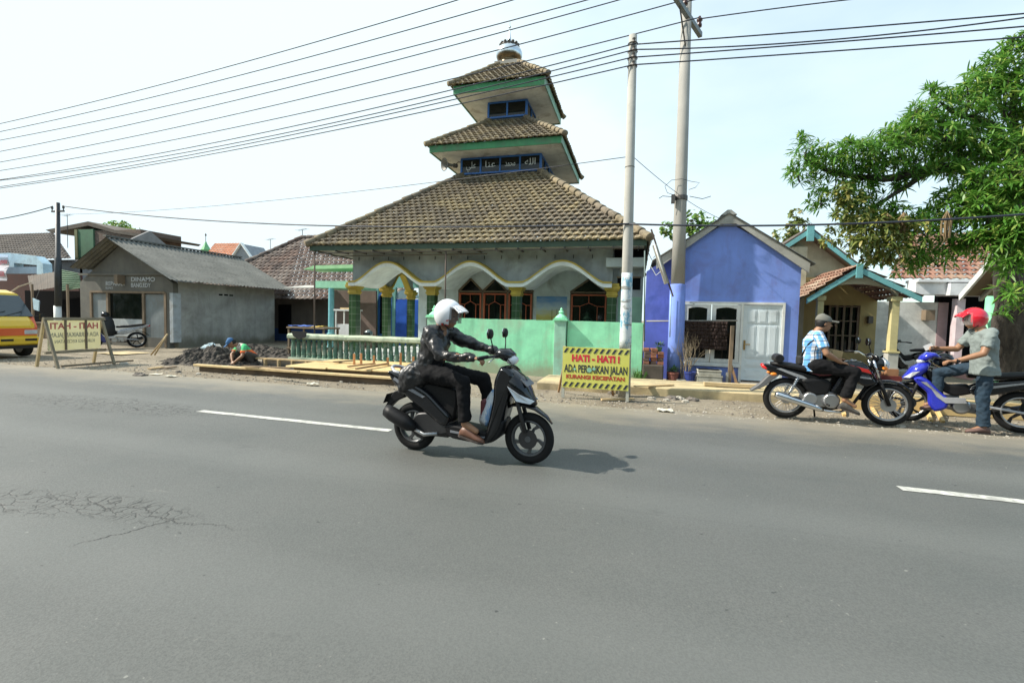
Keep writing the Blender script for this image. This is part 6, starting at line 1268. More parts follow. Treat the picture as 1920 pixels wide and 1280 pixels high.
def wheel(root, x, R_, w, spokes='cast', n=5, disc=True, spin=0., rimm=None, rimr=None, steer=0):
    c = Vector((x, 0, R_)); M = Matrix.Rotation(steer, 3, 'Z')
    def fix(mb):
        if steer: mb.v = [tuple(c+M@(Vector(v)-c)) for v in mb.v]
        return mb
    m = MB(); torus(m, c, R_-w*.55, w*.55, 48, 12, .95); t = fix(m).build('wheel', TYRE, root, smooth=True, local=True)
    rr = rimr or R_-w*1.05
    m = MB(); 
    for s_ in (-1, 1): torus(m, c+Vector((0, s_*w*.28, 0)), rr, .012, 40, 8)
    m.lathe(c, [(rr-.006,-w*.3),(rr-.016,0),(rr-.006,w*.3)], 40, axis=(0,1,0)) if False else torus(m, c, rr-.008, .011, 40, 6, 2.2)
    fix(m).build('rim', rimm or ALLOY, t, smooth=True, local=True)
    m = MB(); m.lathe(c, [(.028,-.06),(.035,-.05),(.035,.05),(.028,.06)], 14, axis=(0,1,0))
    if spokes == 'cast':
        for i in range(n):
            a = spin+2*math.pi*i/n; u = Vector((math.cos(a), 0, math.sin(a))); v = Vector((-math.sin(a), 0, math.cos(a)))
            m.loft([[c+u*.03+v*s*.020+Vector((0,y,0)) for s, y in ((-1,-.02),(1,-.02),(1,.02),(-1,.02))], [c+u*(rr*.6)+v*(s*.013+.02)+Vector((0,y,0)) for s, y in ((-1,-.014),(1,-.014),(1,.014),(-1,.014))], [c+u*(rr-.005)+v*s*.022+Vector((0,y,0)) for s, y in ((-1,-.016),(1,-.016),(1,.016),(-1,.016))]])
    else:
        for i in range(36):
            a = 2*math.pi*i/36; b = a+(.45 if i % 2 else -.45); s_ = .035 if i % 4 < 2 else -.035
            m.tube([c+Vector((.03*math.cos(b), s_, .03*math.sin(b))), c+Vector((rr*math.cos(a), 0, rr*math.sin(a)))], .0028, 4)
    fix(m).build('spokes', (ALLOY if spokes != 'cast' else (BLKG if rimm is None else rimm)), t, smooth=False, local=True)
    if disc:
        m = MB(); y = -.055 if disc > 0 else .055
        m.lathe(c+Vector((0, y, 0)), [(.05,-.002),(.095,-.002),(.095,.002),(.05,.002)], 28, axis=(0,1,0)); fix(m).build('brake_disc', DKM if spokes == 'cast' else ALLOY, t, local=True)
    return t
def smooth_outline(pts, k=4):
    n = len(pts); out = []
    for i in range(n):
        p = [Vector(pts[(i+d) % n]) for d in (-1, 0, 1, 2)]
        for q in range(k):
            u = q/k; v = .5*((2*p[1])+(-p[0]+p[2])*u+(2*p[0]-5*p[1]+4*p[2]-p[3])*u*u+(-p[0]+3*p[1]-3*p[2]+p[3])*u**3); out.append(v.lerp(p[1].lerp(p[2], u), .35))
    return out
def plate(root, name, pts, y0, y1, mt, bev=.012, seg=2, par=None, round_=None):
    """moulded panel: smoothed side outline, edges rolling inwards towards the outer face"""
    m = MB(); th = abs(y1-y0)
    if th < .02: m.prism([(x, y0, z) for x, z in pts], (0, y1-y0, 0)); return m.build(name, mt, par or root, bevel=min(bev, .002), seg=1, local=True)
    o = smooth_outline(pts); n = len(o); b = bev*1.3; rings = []
    nr = []
    area = sum(o[i].x*o[(i+1) % n].y-o[(i+1) % n].x*o[i].y for i in range(n))
    for i in range(n):
        t = o[(i+1) % n]-o[i-1]; t = t.normalized() if t.length > 1e-6 else Vector((1, 0)); q = Vector((-t.y, t.x)); nr.append(q if area > 0 else -q)
    lay = [(0, b*.9), (b*.5, b*.25), (b, 0), (th-b, 0), (th-b*.45, b*.3), (th, b*1.0)] if y0*y1 <= 0 else ([(0, 0), (th-b*1.1, 0), (th-b*.5, b*.3), (th-b*.1, b*.8), (th, b*1.5)])
    ya, yb = (y0, y1) if abs(y1) >= abs(y0) else (y1, y0); sg = 1 if yb > ya else -1
    for d, ins in lay: rings.append([(o[i].x+nr[i].x*ins, ya+sg*min(d, th), o[i].y+nr[i].y*ins) for i in range(n)])
    m.loft(rings); ob = m.build(name, mt, par or root, smooth=True, local=True)
    for pl_ in ob.data.polygons:
        if len(pl_.vertices) > 6: pl_.use_smooth = False
    return ob
def shell(root, name, secs, mt, par=None, n=16, e=2.4, smooth=True, mods=()):
    """secs: (x, zc, half width, half height[, tilt]) superellipse sections swept along"""
    m = MB(); rings = []
    K = len(secs)
    for i, s_ in enumerate(secs):
        x, z, w, h = s_[:4]; a = Vector(secs[max(i-1, 0)][:2]); b = Vector(secs[min(i+1, K-1)][:2]); t = (b-a); t = Vector((t.x, 0, t.y)).normalized(); nn = Vector((-t.z, 0, t.x)); rg = []
        for j in range(n):
            q_ = 2*math.pi*j/n; cx_, sx_ = math.cos(q_), math.sin(q_); rg.append(Vector((x, 0, z))+Vector((0, w*math.copysign(abs(cx_)**(2/e), cx_), 0))+nn*(h*math.copysign(abs(sx_)**(2/e), sx_)))
        rings.append(rg)
    m.loft(rings); return m.build(name, mt, par or root, smooth=smooth, local=True, mods=mods)
def subsurf(l=1): return lambda o: (setattr(o.modifiers.new('s', 'SUBSURF'), 'levels', l), setattr(o.modifiers['s'], 'render_levels', l))
def tubes(root, name, paths, r, mt, par=None, n=8):
    m = MB()
    for p in paths: m.tube(p, r, n)
    return m.build(name, mt, par or root, smooth=True, local=True)
def mirror(root, x, y, z, dx, dy, dz, r=.055, mt=BLKM):
    m = MB(); m.tube([(x,y,z),(x+dx*.4,y+dy*.6,z+dz*.5),(x+dx,y+dy,z+dz)], .006, 6); c = Vector((x+dx, y+dy, z+dz+r*.6)); m.ell(c, (.02, r*1.15, r*.9), n=16, k=7); o = m.build('mirror', mt, root, smooth=True, local=True)
    m = MB(); m.lathe(c+Vector((-.019,0,0)), [(r*.9,-.004),(r*.9,.001)], 18, axis=(1,0,0)); m.build('mirror_glass', MIR, o, local=True)
def place(root, rear, front, z=.004):
    d = Vector((front[0]-rear[0], front[1]-rear[1])); root.location = (rear[0], rear[1], z); root.rotation_euler = (0, 0, math.atan2(d.y, d.x))

# -------- scooter
sc_r, sc_f = Vector((-2.21, 4.40)), Vector((-.95, 4.34))
sco = thing('scooter', 'black automatic scooter riding along the near lane', 'scooter', (0,0,0)); place(sco, sc_r, sc_f)
WB = 1.27
wheel(sco, 0, .252, .085, spin=.5, rimm=mat('dull_alloy', (.10,.105,.11), .4, metal=.6, bump=0), disc=0); wheel(sco, WB, .252, .08, spin=.9, rimm=mat('dull_alloy', (.10,.105,.11)), disc=1)
for s_ in (-1, 1):
    plate(sco, 'side_panel', [(-.31,.83),(-.27,.75),(-.10,.62),(.14,.47),(.36,.33),(.44,.33),(.47,.42),(.36,.52),(.22,.64),(.02,.74),(-.18,.82)], s_*.09, s_*.155, BLKG, .02, 3)
plate(sco, 'tail_body', [(-.28,.80),(-.22,.70),(.0,.56),(.24,.44),(.48,.36),(.52,.68),(.1,.74),(-.2,.80)], -.10, .10, BLKM, .02)
shell(sco, 'seat', [(-.20,.80,.05,.02),(-.14,.81,.10,.04),(.0,.785,.125,.05),(.15,.765,.135,.05),(.28,.755,.12,.05),(.42,.75,.10,.05),(.50,.72,.05,.03)], SEATM)
m = MB(); m.tube([(-.06,-.12,.80),(-.22,-.13,.83),(-.31,-.07,.86),(-.33,0,.87),(-.31,.07,.86),(-.22,.13,.83),(-.06,.12,.80)], .018, 8); m.build('grab_rail', SILV, sco, smooth=True, local=True)
shell(sco, 'tail_light', [(-.335,.77,.03,.02),(-.32,.77,.07,.035),(-.27,.77,.09,.04)], RLENS)
plate(sco, 'rear_fender', [(-.20,.62),(-.30,.60),(-.46,.40),(-.44,.38),(-.28,.50),(-.12,.56)], -.05, .05, BLKM, .008)
m = MB(); m.obox((-.40,0,.53), (.006,.17,.11), Matrix.Rotation(.5, 3, 'Y')); m.build('licence_plate', BLKM, sco, local=True)
plate(sco, 'floor_board', [(.42,.26),(.44,.34),(.86,.30),(.98,.42),(1.04,.40),(.98,.24),(.84,.18),(.5,.20)], -.14, .14, BLKM, .015)
plate(sco, 'leg_shield', [(.84,.20),(.90,.20),(1.00,.34),(1.10,.70),(1.14,.86),(1.08,.93),(1.00,.94),(.94,.80),(.93,.62),(.89,.42)], -.17, .17, BLKG, .03, 3)
shell(sco, 'front_cowl', [(1.02,.92,.07,.03),(1.07,.86,.15,.07),(1.14,.76,.19,.11),(1.22,.66,.15,.09),(1.30,.60,.08,.04),(1.34,.585,.02,.01)], BLKG)
for s_ in (-1, 1):
    m = MB(); m.prism([(1.09, s_*.185, .77),(1.20, s_*.165, .70),(1.335, s_*.06, .625),(1.30, s_*.10, .60),(1.18, s_*.17, .63)], (0, s_*.012, 0)); m.build('turn_signal', CLENS, sco, bevel=.004, local=True)
m = MB(); m.obox((1.235,0,.80), (.012,.23,.10), Matrix.Rotation(-.85, 3, 'Y')); m.build('licence_plate', mat('plate_dark', (.12,.13,.15), .4, bump=0), sco, local=True)
shell(sco, 'front_fender', [(1.02,.52,.045,.01),(1.10,.565,.06,.018),(1.21,.575,.065,.02),(1.33,.545,.06,.018),(1.44,.475,.045,.012),(1.50,.41,.02,.006)], BLKG)
tubes(sco, 'fork', [[(1.10,-.075,.80),(1.25,-.075,.32)],[(1.10,.075,.80),(1.25,.075,.32)]], .022, DKM)
shell(sco, 'handlebar_cowl', [(.90,1.03,.05,.03),(.96,1.06,.12,.05),(1.02,1.05,.13,.065),(1.08,1.02,.09,.05)], BLKG)
shell(sco, 'headlight', [(1.06,1.01,.10,.05),(1.105,.99,.085,.042),(1.12,.98,.05,.025)], CLENS)
tubes(sco, 'handlebar', [[(.98,-.1,1.04),(.93,-.22,1.04),(.86,-.34,1.03)],[(.98,.1,1.04),(.93,.22,1.04),(.86,.34,1.03)]], .013, DKM); tubes(sco, 'grip', [[(.91,-.25,1.04),(.855,-.36,1.03)]], .018, BLKM); tubes(sco, 'grip', [[(.91,.25,1.04),(.855,.36,1.03)]], .018, BLKM)
tubes(sco, 'brake_lever', [[(.96,-.2,1.03),(.96,-.34,1.0)]], .006, ALLOY)
mirror(sco, .94, -.16, 1.07, -.02, -.05, .15); mirror(sco, .94, .16, 1.07, -.02, .07, .15)
m = MB(); m.tube([(.34,-.15,.24),(.2,-.17,.22),(.05,-.17,.28)], .02, 8); m.build('exhaust_pipe', ALLOY, sco, smooth=True, local=True)
m = MB(); m.tube([(.10,-.17,.27),(.04,-.175,.30),(-.02,-.175,.33),(-.22,-.175,.40),(-.30,-.175,.43),(-.31,-.175,.433)], [.03,.065,.078,.075,.065,.03], 16); m.build('muffler', BLKM, sco, smooth=True, local=True)
m = MB(); m.lathe((.12,.0,.27), [(.02,-.10),(.11,-.10),(.13,-.06),(.13,.12),(.10,.15),(.02,.15)], 18, axis=(0,1,0)); m.box(.1,.42,-.06,.13,.18,.34); m.build('engine', DKM, sco, local=True, bevel=.01)
tubes(sco, 'shock_absorber', [[(-.02,.10,.30),(-.08,.10,.62)]], .028, ALLOY)
tubes(sco, 'side_stand', [[(.40,.12,.20),(.20,.16,.14)]], .012, DKM)
for s_ in (-1, 1): plate(sco, 'body_stripe', [(-.20,.775),(-.02,.70),(.20,.60),(.17,.585),(-.05,.67),(-.22,.75)], s_*.156, s_*.160, mat('grey_decal', (.20,.21,.23), .3, bump=0), .001); plate(sco, 'floor_trim', [(.48,.285),(.84,.255),(.90,.27),(.84,.235),(.48,.262)], s_*.141, s_*.146, mat('grey_decal', (.20,.21,.23)), .001)
tubes(sco, 'cable', [[(.93,-.14,1.02),(1.04,-.16,1.06),(1.10,-.12,.98)], [(.93,.14,1.02),(1.03,.17,1.07),(1.10,.12,.98)]], .005, BLKM)
plate(sco, 'engine_cover', [(.02,.32),(.10,.42),(.34,.44),(.46,.36),(.44,.24),(.20,.20),(.04,.24)], -.13, .13, DKM, .015)
tubes(sco, 'kick_lever', [[(.16,.15,.24),(.30,.17,.26),(.34,.20,.28)]], .01, ALLOY)
for ch_ in sco.children_recursive:        # short tail overhang
    if not ch_.name.startswith(('wheel', 'rim', 'spokes')) and not (ch_.parent and ch_.parent.name.startswith('wheel')):
        for v_ in ch_.data.vertices:
            if v_.co.x < 0: v_.co.x *= .80
sco.scale = (.98, 1, 1)
# bag on the floor board
bag = thing('plastic_bag', 'white and pale blue plastic bag hanging between the scooter rider knees', 'bag', sco.location); bag.rotation_euler = sco.rotation_euler
k = NT('bag_plastic'); n1 = k.noise(k.map((9, 9, 4)), 5, .6, .8); c = k.mix(k.rng(n1, .46, .52), (.55,.60,.64), (.16,.30,.52)); k.col(c); k.rough(.35); k.bump(k.noise(k.map(14), 5, .6), .7, .03)
m = MB(); rg = []
for i, (x, z, w, h) in enumerate(((.90,.72,.02,.03),(.875,.64,.07,.06),(.85,.54,.10,.09),(.83,.44,.12,.10),(.82,.37,.11,.09),(.81,.335,.06,.05))): rg.append([(x+h*math.cos(2*math.pi*j/14)*(1+.15*math.sin(j*2.1+i)), w*math.sin(2*math.pi*j/14), z+.015*math.sin(j*1.7+i)) for j in range(14)])
m.loft(rg); m.build('pouch', k.m, bag, smooth=True, local=True, mods=[subsurf(1)]); m = MB(); m.box(.76,.82,-.09,.09,.40,.60); m.build('red_packet', mat('maroon_packet', (.12,.025,.03), .6), bag, local=True, bevel=.02)

# -------- black motorcycle
bk_r, bk_f = Vector((2.20, 7.78)), Vector((3.46, 7.72))
bmk = thing('motorcycle', 'black spoked wheel motorcycle with red tail light parked at the kerb', 'motorcycle', (0,0,0)); place(bmk, bk_r, bk_f)
WB = 1.28; Rr = .305
wheel(bmk, 0, Rr, .085, 'wire', disc=0); wheel(bmk, WB, Rr, .075, 'wire', disc=1, steer=-.10)
m = MB(); m.lathe((0,0,Rr), [(.02,-.07),(.075,-.07),(.075,.05),(.02,.05)], 18, axis=(0,1,0)); m.build('hub_drum', ALLOY, bmk, local=True)
plate(bmk, 'tail_cowl', [(-.33,.80),(-.26,.70),(.0,.62),(.28,.50),(.42,.50),(.42,.66),(.1,.74),(-.2,.80)], -.085, .085, BLKG, .025, 3)
for s_ in (-1, 1): plate(bmk, 'silver_stripe', [(-.16,.745),(-.10,.755),(.20,.655),(.30,.59),(.14,.625)], s_*.087, s_*.092, SILV, .001)
for s_ in (-1, 1): plate(bmk, 'side_panel', [(.18,.60),(.44,.64),(.56,.58),(.52,.42),(.36,.38),(.24,.46)], s_*.06, s_*.12, BLKM, .02)
shell(bmk, 'seat', [(-.22,.82,.06,.02),(-.12,.815,.11,.04),(.05,.79,.125,.05),(.25,.755,.13,.05),(.45,.735,.12,.05),(.62,.745,.09,.045),(.70,.77,.05,.03)], SEATM)
shell(bmk, 'fuel_tank', [(.60,.76,.06,.04),(.66,.78,.11,.09),(.76,.795,.145,.12),(.90,.78,.155,.13),(1.0,.74,.12,.10),(1.06,.71,.06,.05)], BLKG, e=2.6)
for s_ in (-1, 1): plate(bmk, 'tank_flash', [(.74,.86),(.98,.80),(1.02,.74),(.86,.78)], s_*.148, s_*.158, REDP, .002); plate(bmk, 'tank_scoop', [(.80,.74),(1.00,.72),(1.08,.62),(.96,.56),(.84,.62)], s_*.12, s_*.16, BLKG, .015); plate(bmk, 'scoop_stripes', [(.84,.71),(1.00,.69),(1.02,.665),(.86,.68)], s_*.161, s_*.165, SILV, .001)
m = MB(); m.lathe((.84,0,.905), [(.045,0),(.045,.018),(.03,.022)], 16); m.build('fuel_cap', CHR, bmk, local=True)
m = MB(); m.lathe((.30,0,.33), [(.02,-.13),(.085,-.13),(.10,-.10),(.10,.10),(.085,.13),(.02,.13)], 16, axis=(0,1,0)); m.box(.28,.62,-.10,.10,.22,.40); m.lathe((.56,0,.32), [(.02,-.15),(.10,-.15),(.115,-.11),(.115,.11),(.10,.15),(.02,.15)], 18, axis=(0,1,0)); en = m.build('engine', ALLOY, bmk, local=True, bevel=.012)
m = MB()
for i in range(6): m.obox((.66+.018*i,0,.42+.036*i), (.17,.17,.013), Matrix.Rotation(-.42, 3, 'Y'))
m.obox((.71,0,.52), (.12,.12,.26), Matrix.Rotation(.42, 3, 'Y')); m.build('cylinder_fins', DKM, en, local=True)
tubes(bmk, 'frame', [[(1.10,0,.80),(1.02,0,.55),(.86,0,.26),(.6,0,.19),(.3,0,.20)],[(1.08,0,.84),(.6,0,.66),(.30,0,.62),(-.1,0,.68)],[(.30,0,.62),(.26,0,.3)]], .022, BLKM)
tubes(bmk, 'swing_arm', [[(.30,-.09,.30),(0,-.09,Rr)],[(.30,.09,.30),(0,.09,Rr)]], .02, ALLOY)
for s_ in (-1, 1):
    tubes(bmk, 'shock_absorber', [[(-.0,s_*.115,.34),(.13,s_*.115,.64)]], .012, CHR); m = MB(); a_, b_ = Vector((.03,s_*.115,.41)), Vector((.12,s_*.115,.62)); u = (b_-a_)
    pts = [a_+u*(i/60)+Vector((math.cos(i*.75)*.027, math.sin(i*.75)*.027, 0)) for i in range(61)]; m.tube(pts, .006, 5); m.build('spring', CHR, bmk, smooth=True, local=True)
m = MB(); m.tube([(.74,-.10,.30),(.80,-.13,.24),(.66,-.15,.17),(.50,-.155,.175),(.40,-.155,.195)], .019, 8); ex = m.build('exhaust_pipe', CHR, bmk, smooth=True, local=True)
m = MB(); m.tube([(.46,-.155,.185),(.40,-.16,.20),(.30,-.165,.235),(.05,-.17,.31),(-.15,-.172,.37),(-.17,-.172,.377)], [.022,.036,.046,.05,.052,.04], 18); m.build('muffler', CHR, ex, smooth=True, local=True)
tubes(bmk, 'foot_peg', [[(.50,-.05,.27),(.50,-.24,.27)],[(.50,.05,.27),(.50,.24,.27)]], .014, BLKM)
tubes(bmk, 'side_stand', [[(.40,.10,.22),(.46,.22,.02)]], .013, BLKM)
# front end
def st_(p): return p
for s_ in (-1, 1): tubes(bmk, 'fork', [[(1.055,s_*.085,.93),(1.14,s_*.085,.66)]], .018, CHR); tubes(bmk, 'fork_slider', [[(1.14,s_*.085,.66),(1.275,s_*.085,.30)]], .026, BLKM)
m = MB()
rings = []
for i in range(13):
    a = R(35+i*11.5); c_ = Vector((WB,0,Rr)); u = Vector((math.cos(a),0,math.sin(a))); rr = Rr+.035; w = .055 if 0 < i < 12 else .03
    rings.append([c_+u*(rr-.02)+Vector((0,-w,0)), c_+u*rr+Vector((0,-w*.8,0)), c_+u*(rr+.014)+Vector((0,0,0)), c_+u*rr+Vector((0,w*.8,0)), c_+u*(rr-.02)+Vector((0,w,0)), c_+u*(rr-.006)])
m.loft(rings); m.build('front_fender', BLKG, bmk, smooth=True, local=True)
plate(bmk, 'rear_fender', [(-.10,.66),(-.24,.64),(-.36,.50),(-.48,.40),(-.46,.385),(-.32,.45),(-.2,.56)], -.06, .06, mat('grey_fender', (.12,.12,.12), .5, bump=.05), .006)
shell(bmk, 'tail_light', [(-.35,.80,.03,.015),(-.32,.77,.07,.035),(-.24,.74,.085,.045),(-.20,.73,.08,.04)], RLENS)
for s_ in (-1, 1): m = MB(); m.ell((-.20,s_*.13,.665), (.045,.03,.025)); m.build('turn_signal', OLENS, bmk, smooth=True, local=True); m = MB(); m.ell((1.17,s_*.15,.83), (.03,.045,.025)); m.build('turn_signal', OLENS, bmk, smooth=True, local=True)
m = MB(); m.ell((1.15,0,.87), (.10,.105,.095), n=20, k=10); hl = m.build('headlight_shell', BLKG, bmk, smooth=True, local=True); m = MB(); m.ell((1.19,0,.87), (.085,.098,.09), n=20, k=10); m.build('headlight', CLENS, hl, smooth=True, local=True)
m = MB(); m.tube([(1.16+.04,.1*math.cos(2*math.pi*i/24),.87+.095*math.sin(2*math.pi*i/24)) for i in range(24)], .01, 6, closed=True); m.build('headlight_ring', CHR, hl, smooth=True, local=True)
m = MB(); m.obox((1.08,0,.97), (.09,.17,.07), Matrix.Rotation(.4, 3, 'Y')); m.build('instrument_cluster', BLKM, bmk, local=True, bevel=.02)
tubes(bmk, 'handlebar', [[(1.03,-.03,.97),(1.03,-.12,.98),(.98,-.22,1.03),(.88,-.36,1.02)],[(1.03,.03,.97),(1.03,.12,.98),(.98,.22,1.03),(.88,.36,1.02)],[(1.03,-.12,.98),(1.03,.12,.98)]], .012, CHR)
for s_ in (-1, 1): tubes(bmk, 'grip', [[(.94,s_*.28,1.03),(.86,s_*.385,1.02)]], .018, BLKM); tubes(bmk, 'brake_lever', [[(.99,s_*.22,1.02),(.98,s_*.37,1.0)]], .006, ALLOY)
mirror(bmk, .96, -.24, 1.03, -.04, -.02, .13, .058); mirror(bmk, .96, .24, 1.03, .04, .08, .13, .058)
rb_ = thing('rolled_raincoat', 'black rolled bundle strapped on the tail of the black motorcycle', 'roll', bmk.location); rb_.rotation_euler = bmk.rotation_euler
m = MB(); m.lathe((-.13,0,.90), [(.02,-.13),(.062,-.125),(.068,-.06),(.066,.06),(.062,.125),(.02,.13)], 18, axis=(0,1,0)); m.build('roll', mat('black_roll', (.018,.018,.02), .45, bump=.2), rb_, smooth=False, local=True, bevel=.004)
m = MB(); m.lathe((-.13,-.131,.90), [(.05,-.004),(.05,.004)], 16, axis=(0,1,0)); m.build('roll_end', BLKM, rb_, local=True)

# -------- blue underbone motorcycle
bl_r, bl_f = Vector((5.12, 7.90)), Vector((4.00, 8.26))
blm = thing('motorcycle', 'blue and silver underbone motorcycle held by the man in the red helmet', 'motorcycle', (0,0,0)); place(blm, bl_r, bl_f)
def underbone(root, main, tailc):
    WB = 1.19; Rr = .285
    wheel(root, 0, Rr, .08, spin=.3, disc=0, rimm=None); wheel(root, WB, Rr, .072, spin=.2, disc=-1)
    for s_ in (-1, 1):
        plate(root, 'leg_shield', [(1.16,.66),(1.08,.70),(.98,.64),(.86,.50),(.76,.40),(.78,.26),(.90,.20),(.98,.30),(1.00,.46),(1.10,.56)], s_*.10, s_*.17, main, .025, 3)
        plate(root, 'silver_beam', [(1.02,.62),(1.08,.62),(.82,.42),(.60,.44),(.58,.36),(.80,.34),(.90,.42)], s_*.165, s_*.185, SILV, .006)
        plate(root, 'tail_panel', [(.56,.56),(.50,.48),(.30,.50),(-.10,.66),(-.34,.80),(-.30,.82),(.0,.74),(.40,.66)], s_*.07, s_*.125, tailc, .015); plate(root, 'tail_stripe', [(.44,.60),(.40,.57),(-.02,.69),(-.28,.79),(-.05,.72)], s_*.127, s_*.131, SILV, .001)
    plate(root, 'centre_body', [(1.02,.74),(.96,.78),(.76,.60),(.56,.62),(.50,.50),(.70,.44),(.92,.56)], -.08, .08, BLKM, .02)
    shell(root, 'front_cowl', [(.98,.90,.06,.03),(1.04,.84,.14,.07),(1.12,.76,.17,.09),(1.20,.68,.12,.06),(1.27,.64,.05,.02)], main)
    for s_ in (-1, 1): m = MB(); m.prism([(1.10, s_*.165, .77),(1.18, s_*.14, .75),(1.27, s_*.05, .655),(1.20, s_*.11, .66)], (0, s_*.015, 0)); m.build('turn_signal', CLENS, root, bevel=.004, local=True)
    shell(root, 'handlebar_cowl', [(.86,.98,.05,.02),(.93,1.01,.12,.04),(1.00,1.00,.14,.06),(1.06,.95,.12,.05),(1.10,.92,.06,.02)], main); shell(root, 'headlight', [(1.05,.93,.10,.045),(1.10,.90,.08,.035),(1.115,.89,.04,.02)], CLENS)
    shell(root, 'seat', [(-.26,.84,.04,.015),(-.16,.825,.10,.035),(.05,.79,.12,.045),(.25,.76,.125,.045),(.42,.755,.10,.045),(.56,.74,.06,.03)], SEATM)
    m = MB(); m.lathe((.62,0,.30), [(.02,-.13),(.09,-.13),(.11,-.09),(.11,.09),(.09,.13),(.02,.13)], 16, axis=(0,1,0)); m.box(.36,.66,-.09,.09,.22,.36); m.tube([(.68,0,.30),(.90,0,.33)], [.075,.07], 14); m.build('engine', ALLOY, root, local=True, bevel=.012)
    for s_ in (-1, 1): m = MB(); m.beam((.34,s_*.10,.33),(-.03,s_*.10,Rr), .045, .03); m.build('swing_arm', SILV, root, local=True, bevel=.006)
    for s_ in (-1, 1): tubes(root, 'fork', [[(1.04,s_*.075,.80),(1.185,s_*.075,.30)]], .022, DKM)
    tubes(root, 'handlebar', [[(.96,-.1,.98),(.90,-.22,.98),(.83,-.35,.97)],[(.96,.1,.98),(.90,.22,.98),(.83,.35,.97)]], .012, DKM)
    for s_ in (-1, 1): tubes(root, 'grip', [[(.885,s_*.25,.98),(.82,s_*.365,.97)]], .018, BLKM)
    shell(root, 'front_fender', [(.98,.54,.04,.01),(1.04,.585,.055,.02),(1.16,.60,.06,.02),(1.28,.57,.055,.018),(1.38,.50,.04,.01)], BLKG); shell(root, 'rear_fender', [(.20,.58,.05,.012),(.05,.60,.055,.015),(-.12,.585,.055,.015),(-.26,.52,.05,.012),(-.34,.44,.04,.01)], BLKM)
    shell(root, 'tail_light', [(-.38,.80,.03,.015),(-.35,.79,.07,.03),(-.28,.77,.08,.03)], RLENS)
    m = MB(); m.tube([(.60,-.10,.22),(.4,-.15,.20),(.2,-.16,.24),(-.2,-.17,.36)], [.018,.02,.045,.05], 14); m.build('exhaust', DKM, root, smooth=True, local=True)
    tubes(root, 'foot_peg', [[(.46,-.22,.26),(.46,.22,.26)]], .013, BLKM)
underbone(blm, BLUEG, BLKG)
pk = thing('motorcycle', 'parked dark blue motorcycle with silver tail in front of the grey shop house', 'motorcycle', (0,0,0))
a, b = G(257, 652), G(214, 653); dv = (b-a).normalized()*1.19; place(pk, (a.x, a.y), (a.x+dv.x, a.y+dv.y)); underbone(pk, mat('dark_blue_gloss', (.015,.03,.16), .25, coat=.5, bump=0), SILV)
jb = thing('covering_jacket', 'black jacket bundle with helmet heaped over the parked dark blue motorcycle', 'jacket', pk.location); jb.rotation_euler = pk.rotation_euler
m = MB(); m.loft([[(.82+r_*math.cos(2*math.pi*j/16)*(1+.1*math.sin(j*2+i)), r_*1.1*math.sin(2*math.pi*j/16), z) for j in range(16)] for i, (r_, z) in enumerate(((.16,.42),(.24,.55),(.25,.75),(.2,.95),(.13,1.08),(.03,1.14)))]); m.build('jacket', mat('black_jacket_cloth', (.02,.022,.024), .7, bump=.6, bscale=10), jb, smooth=True, local=True); m = MB(); m.ell((.84,0,1.15), (.12,.12,.11), n=16, k=9); m.build('helmet', BLKG, jb, smooth=True, local=True)
# blurred dark bikes in the shade by the white wall
dk = thing('motorcycle', 'dark motorcycle standing in the shade between the porch column and the white wall', 'motorcycle', (0,0,0)); c = G(1735, 690); place(dk, (P(1745,690,15.9).x, 15.9), (P(1745,690,15.9).x-1.1, 15.7)); underbone(dk, BLKG, BLKG)
# ---------------------------------------------------------------- people
SKIN = mat('skin', (.30,.155,.085), .55, var=.1, bump=.1, bscale=50); HAIR = mat('black_hair', (.012,.011,.010), .6)
def ball(m, c, r, n=12): m.ell(c, (r, r, r), n=n, k=8)
def cap(m, pts, rs, n=14):
    pts = [Vector(p) for p in pts]
    for (a, ra), (b, rb) in zip(zip(pts, rs), zip(pts[1:], rs[1:])): m.tube([a, b], [ra, rb], n)
    for p, r_ in zip(pts, rs): ball(m, p, r_, n)
def remesh(vox, it=4, fac=.5):
    def f(o):
        r_ = o.modifiers.new('union', 'REMESH'); r_.mode = 'VOXEL'; r_.voxel_size = vox; r_.use_smooth_shade = True
        s_ = o.modifiers.new('soft', 'SMOOTH'); s_.factor = fac; s_.iterations = it
    return f
def folds(scale, strength, name):
    def f(o):
        t = bpy.data.textures.get(name) or bpy.data.textures.new(name, 'CLOUDS'); t.noise_scale = scale; t.noise_depth = 2
        d = o.modifiers.new('folds', 'DISPLACE'); d.texture = t; d.strength = strength; d.mid_level = .5
    return f
def torso(m, pts, side, rs):
    """pts spine, rs (half width, half depth)"""
    side = Vector(side).normalized(); rings = []; K = len(pts); pts = [Vector(p) for p in pts]
    for i, (p, (w, d)) in enumerate(zip(pts, rs)):
        t = (pts[min(i+1, K-1)]-pts[max(i-1, 0)]).normalized(); f_ = t.cross(side).normalized(); s2 = f_.cross(t).normalized()
        rings.append([p+s2*w*math.copysign(abs(math.cos(a))**.85, math.cos(a))+f_*d*math.copysign(abs(math.sin(a))**.85, math.sin(a)) for a in [2*math.pi*j/20 for j in range(20)]])
    m.loft(rings)
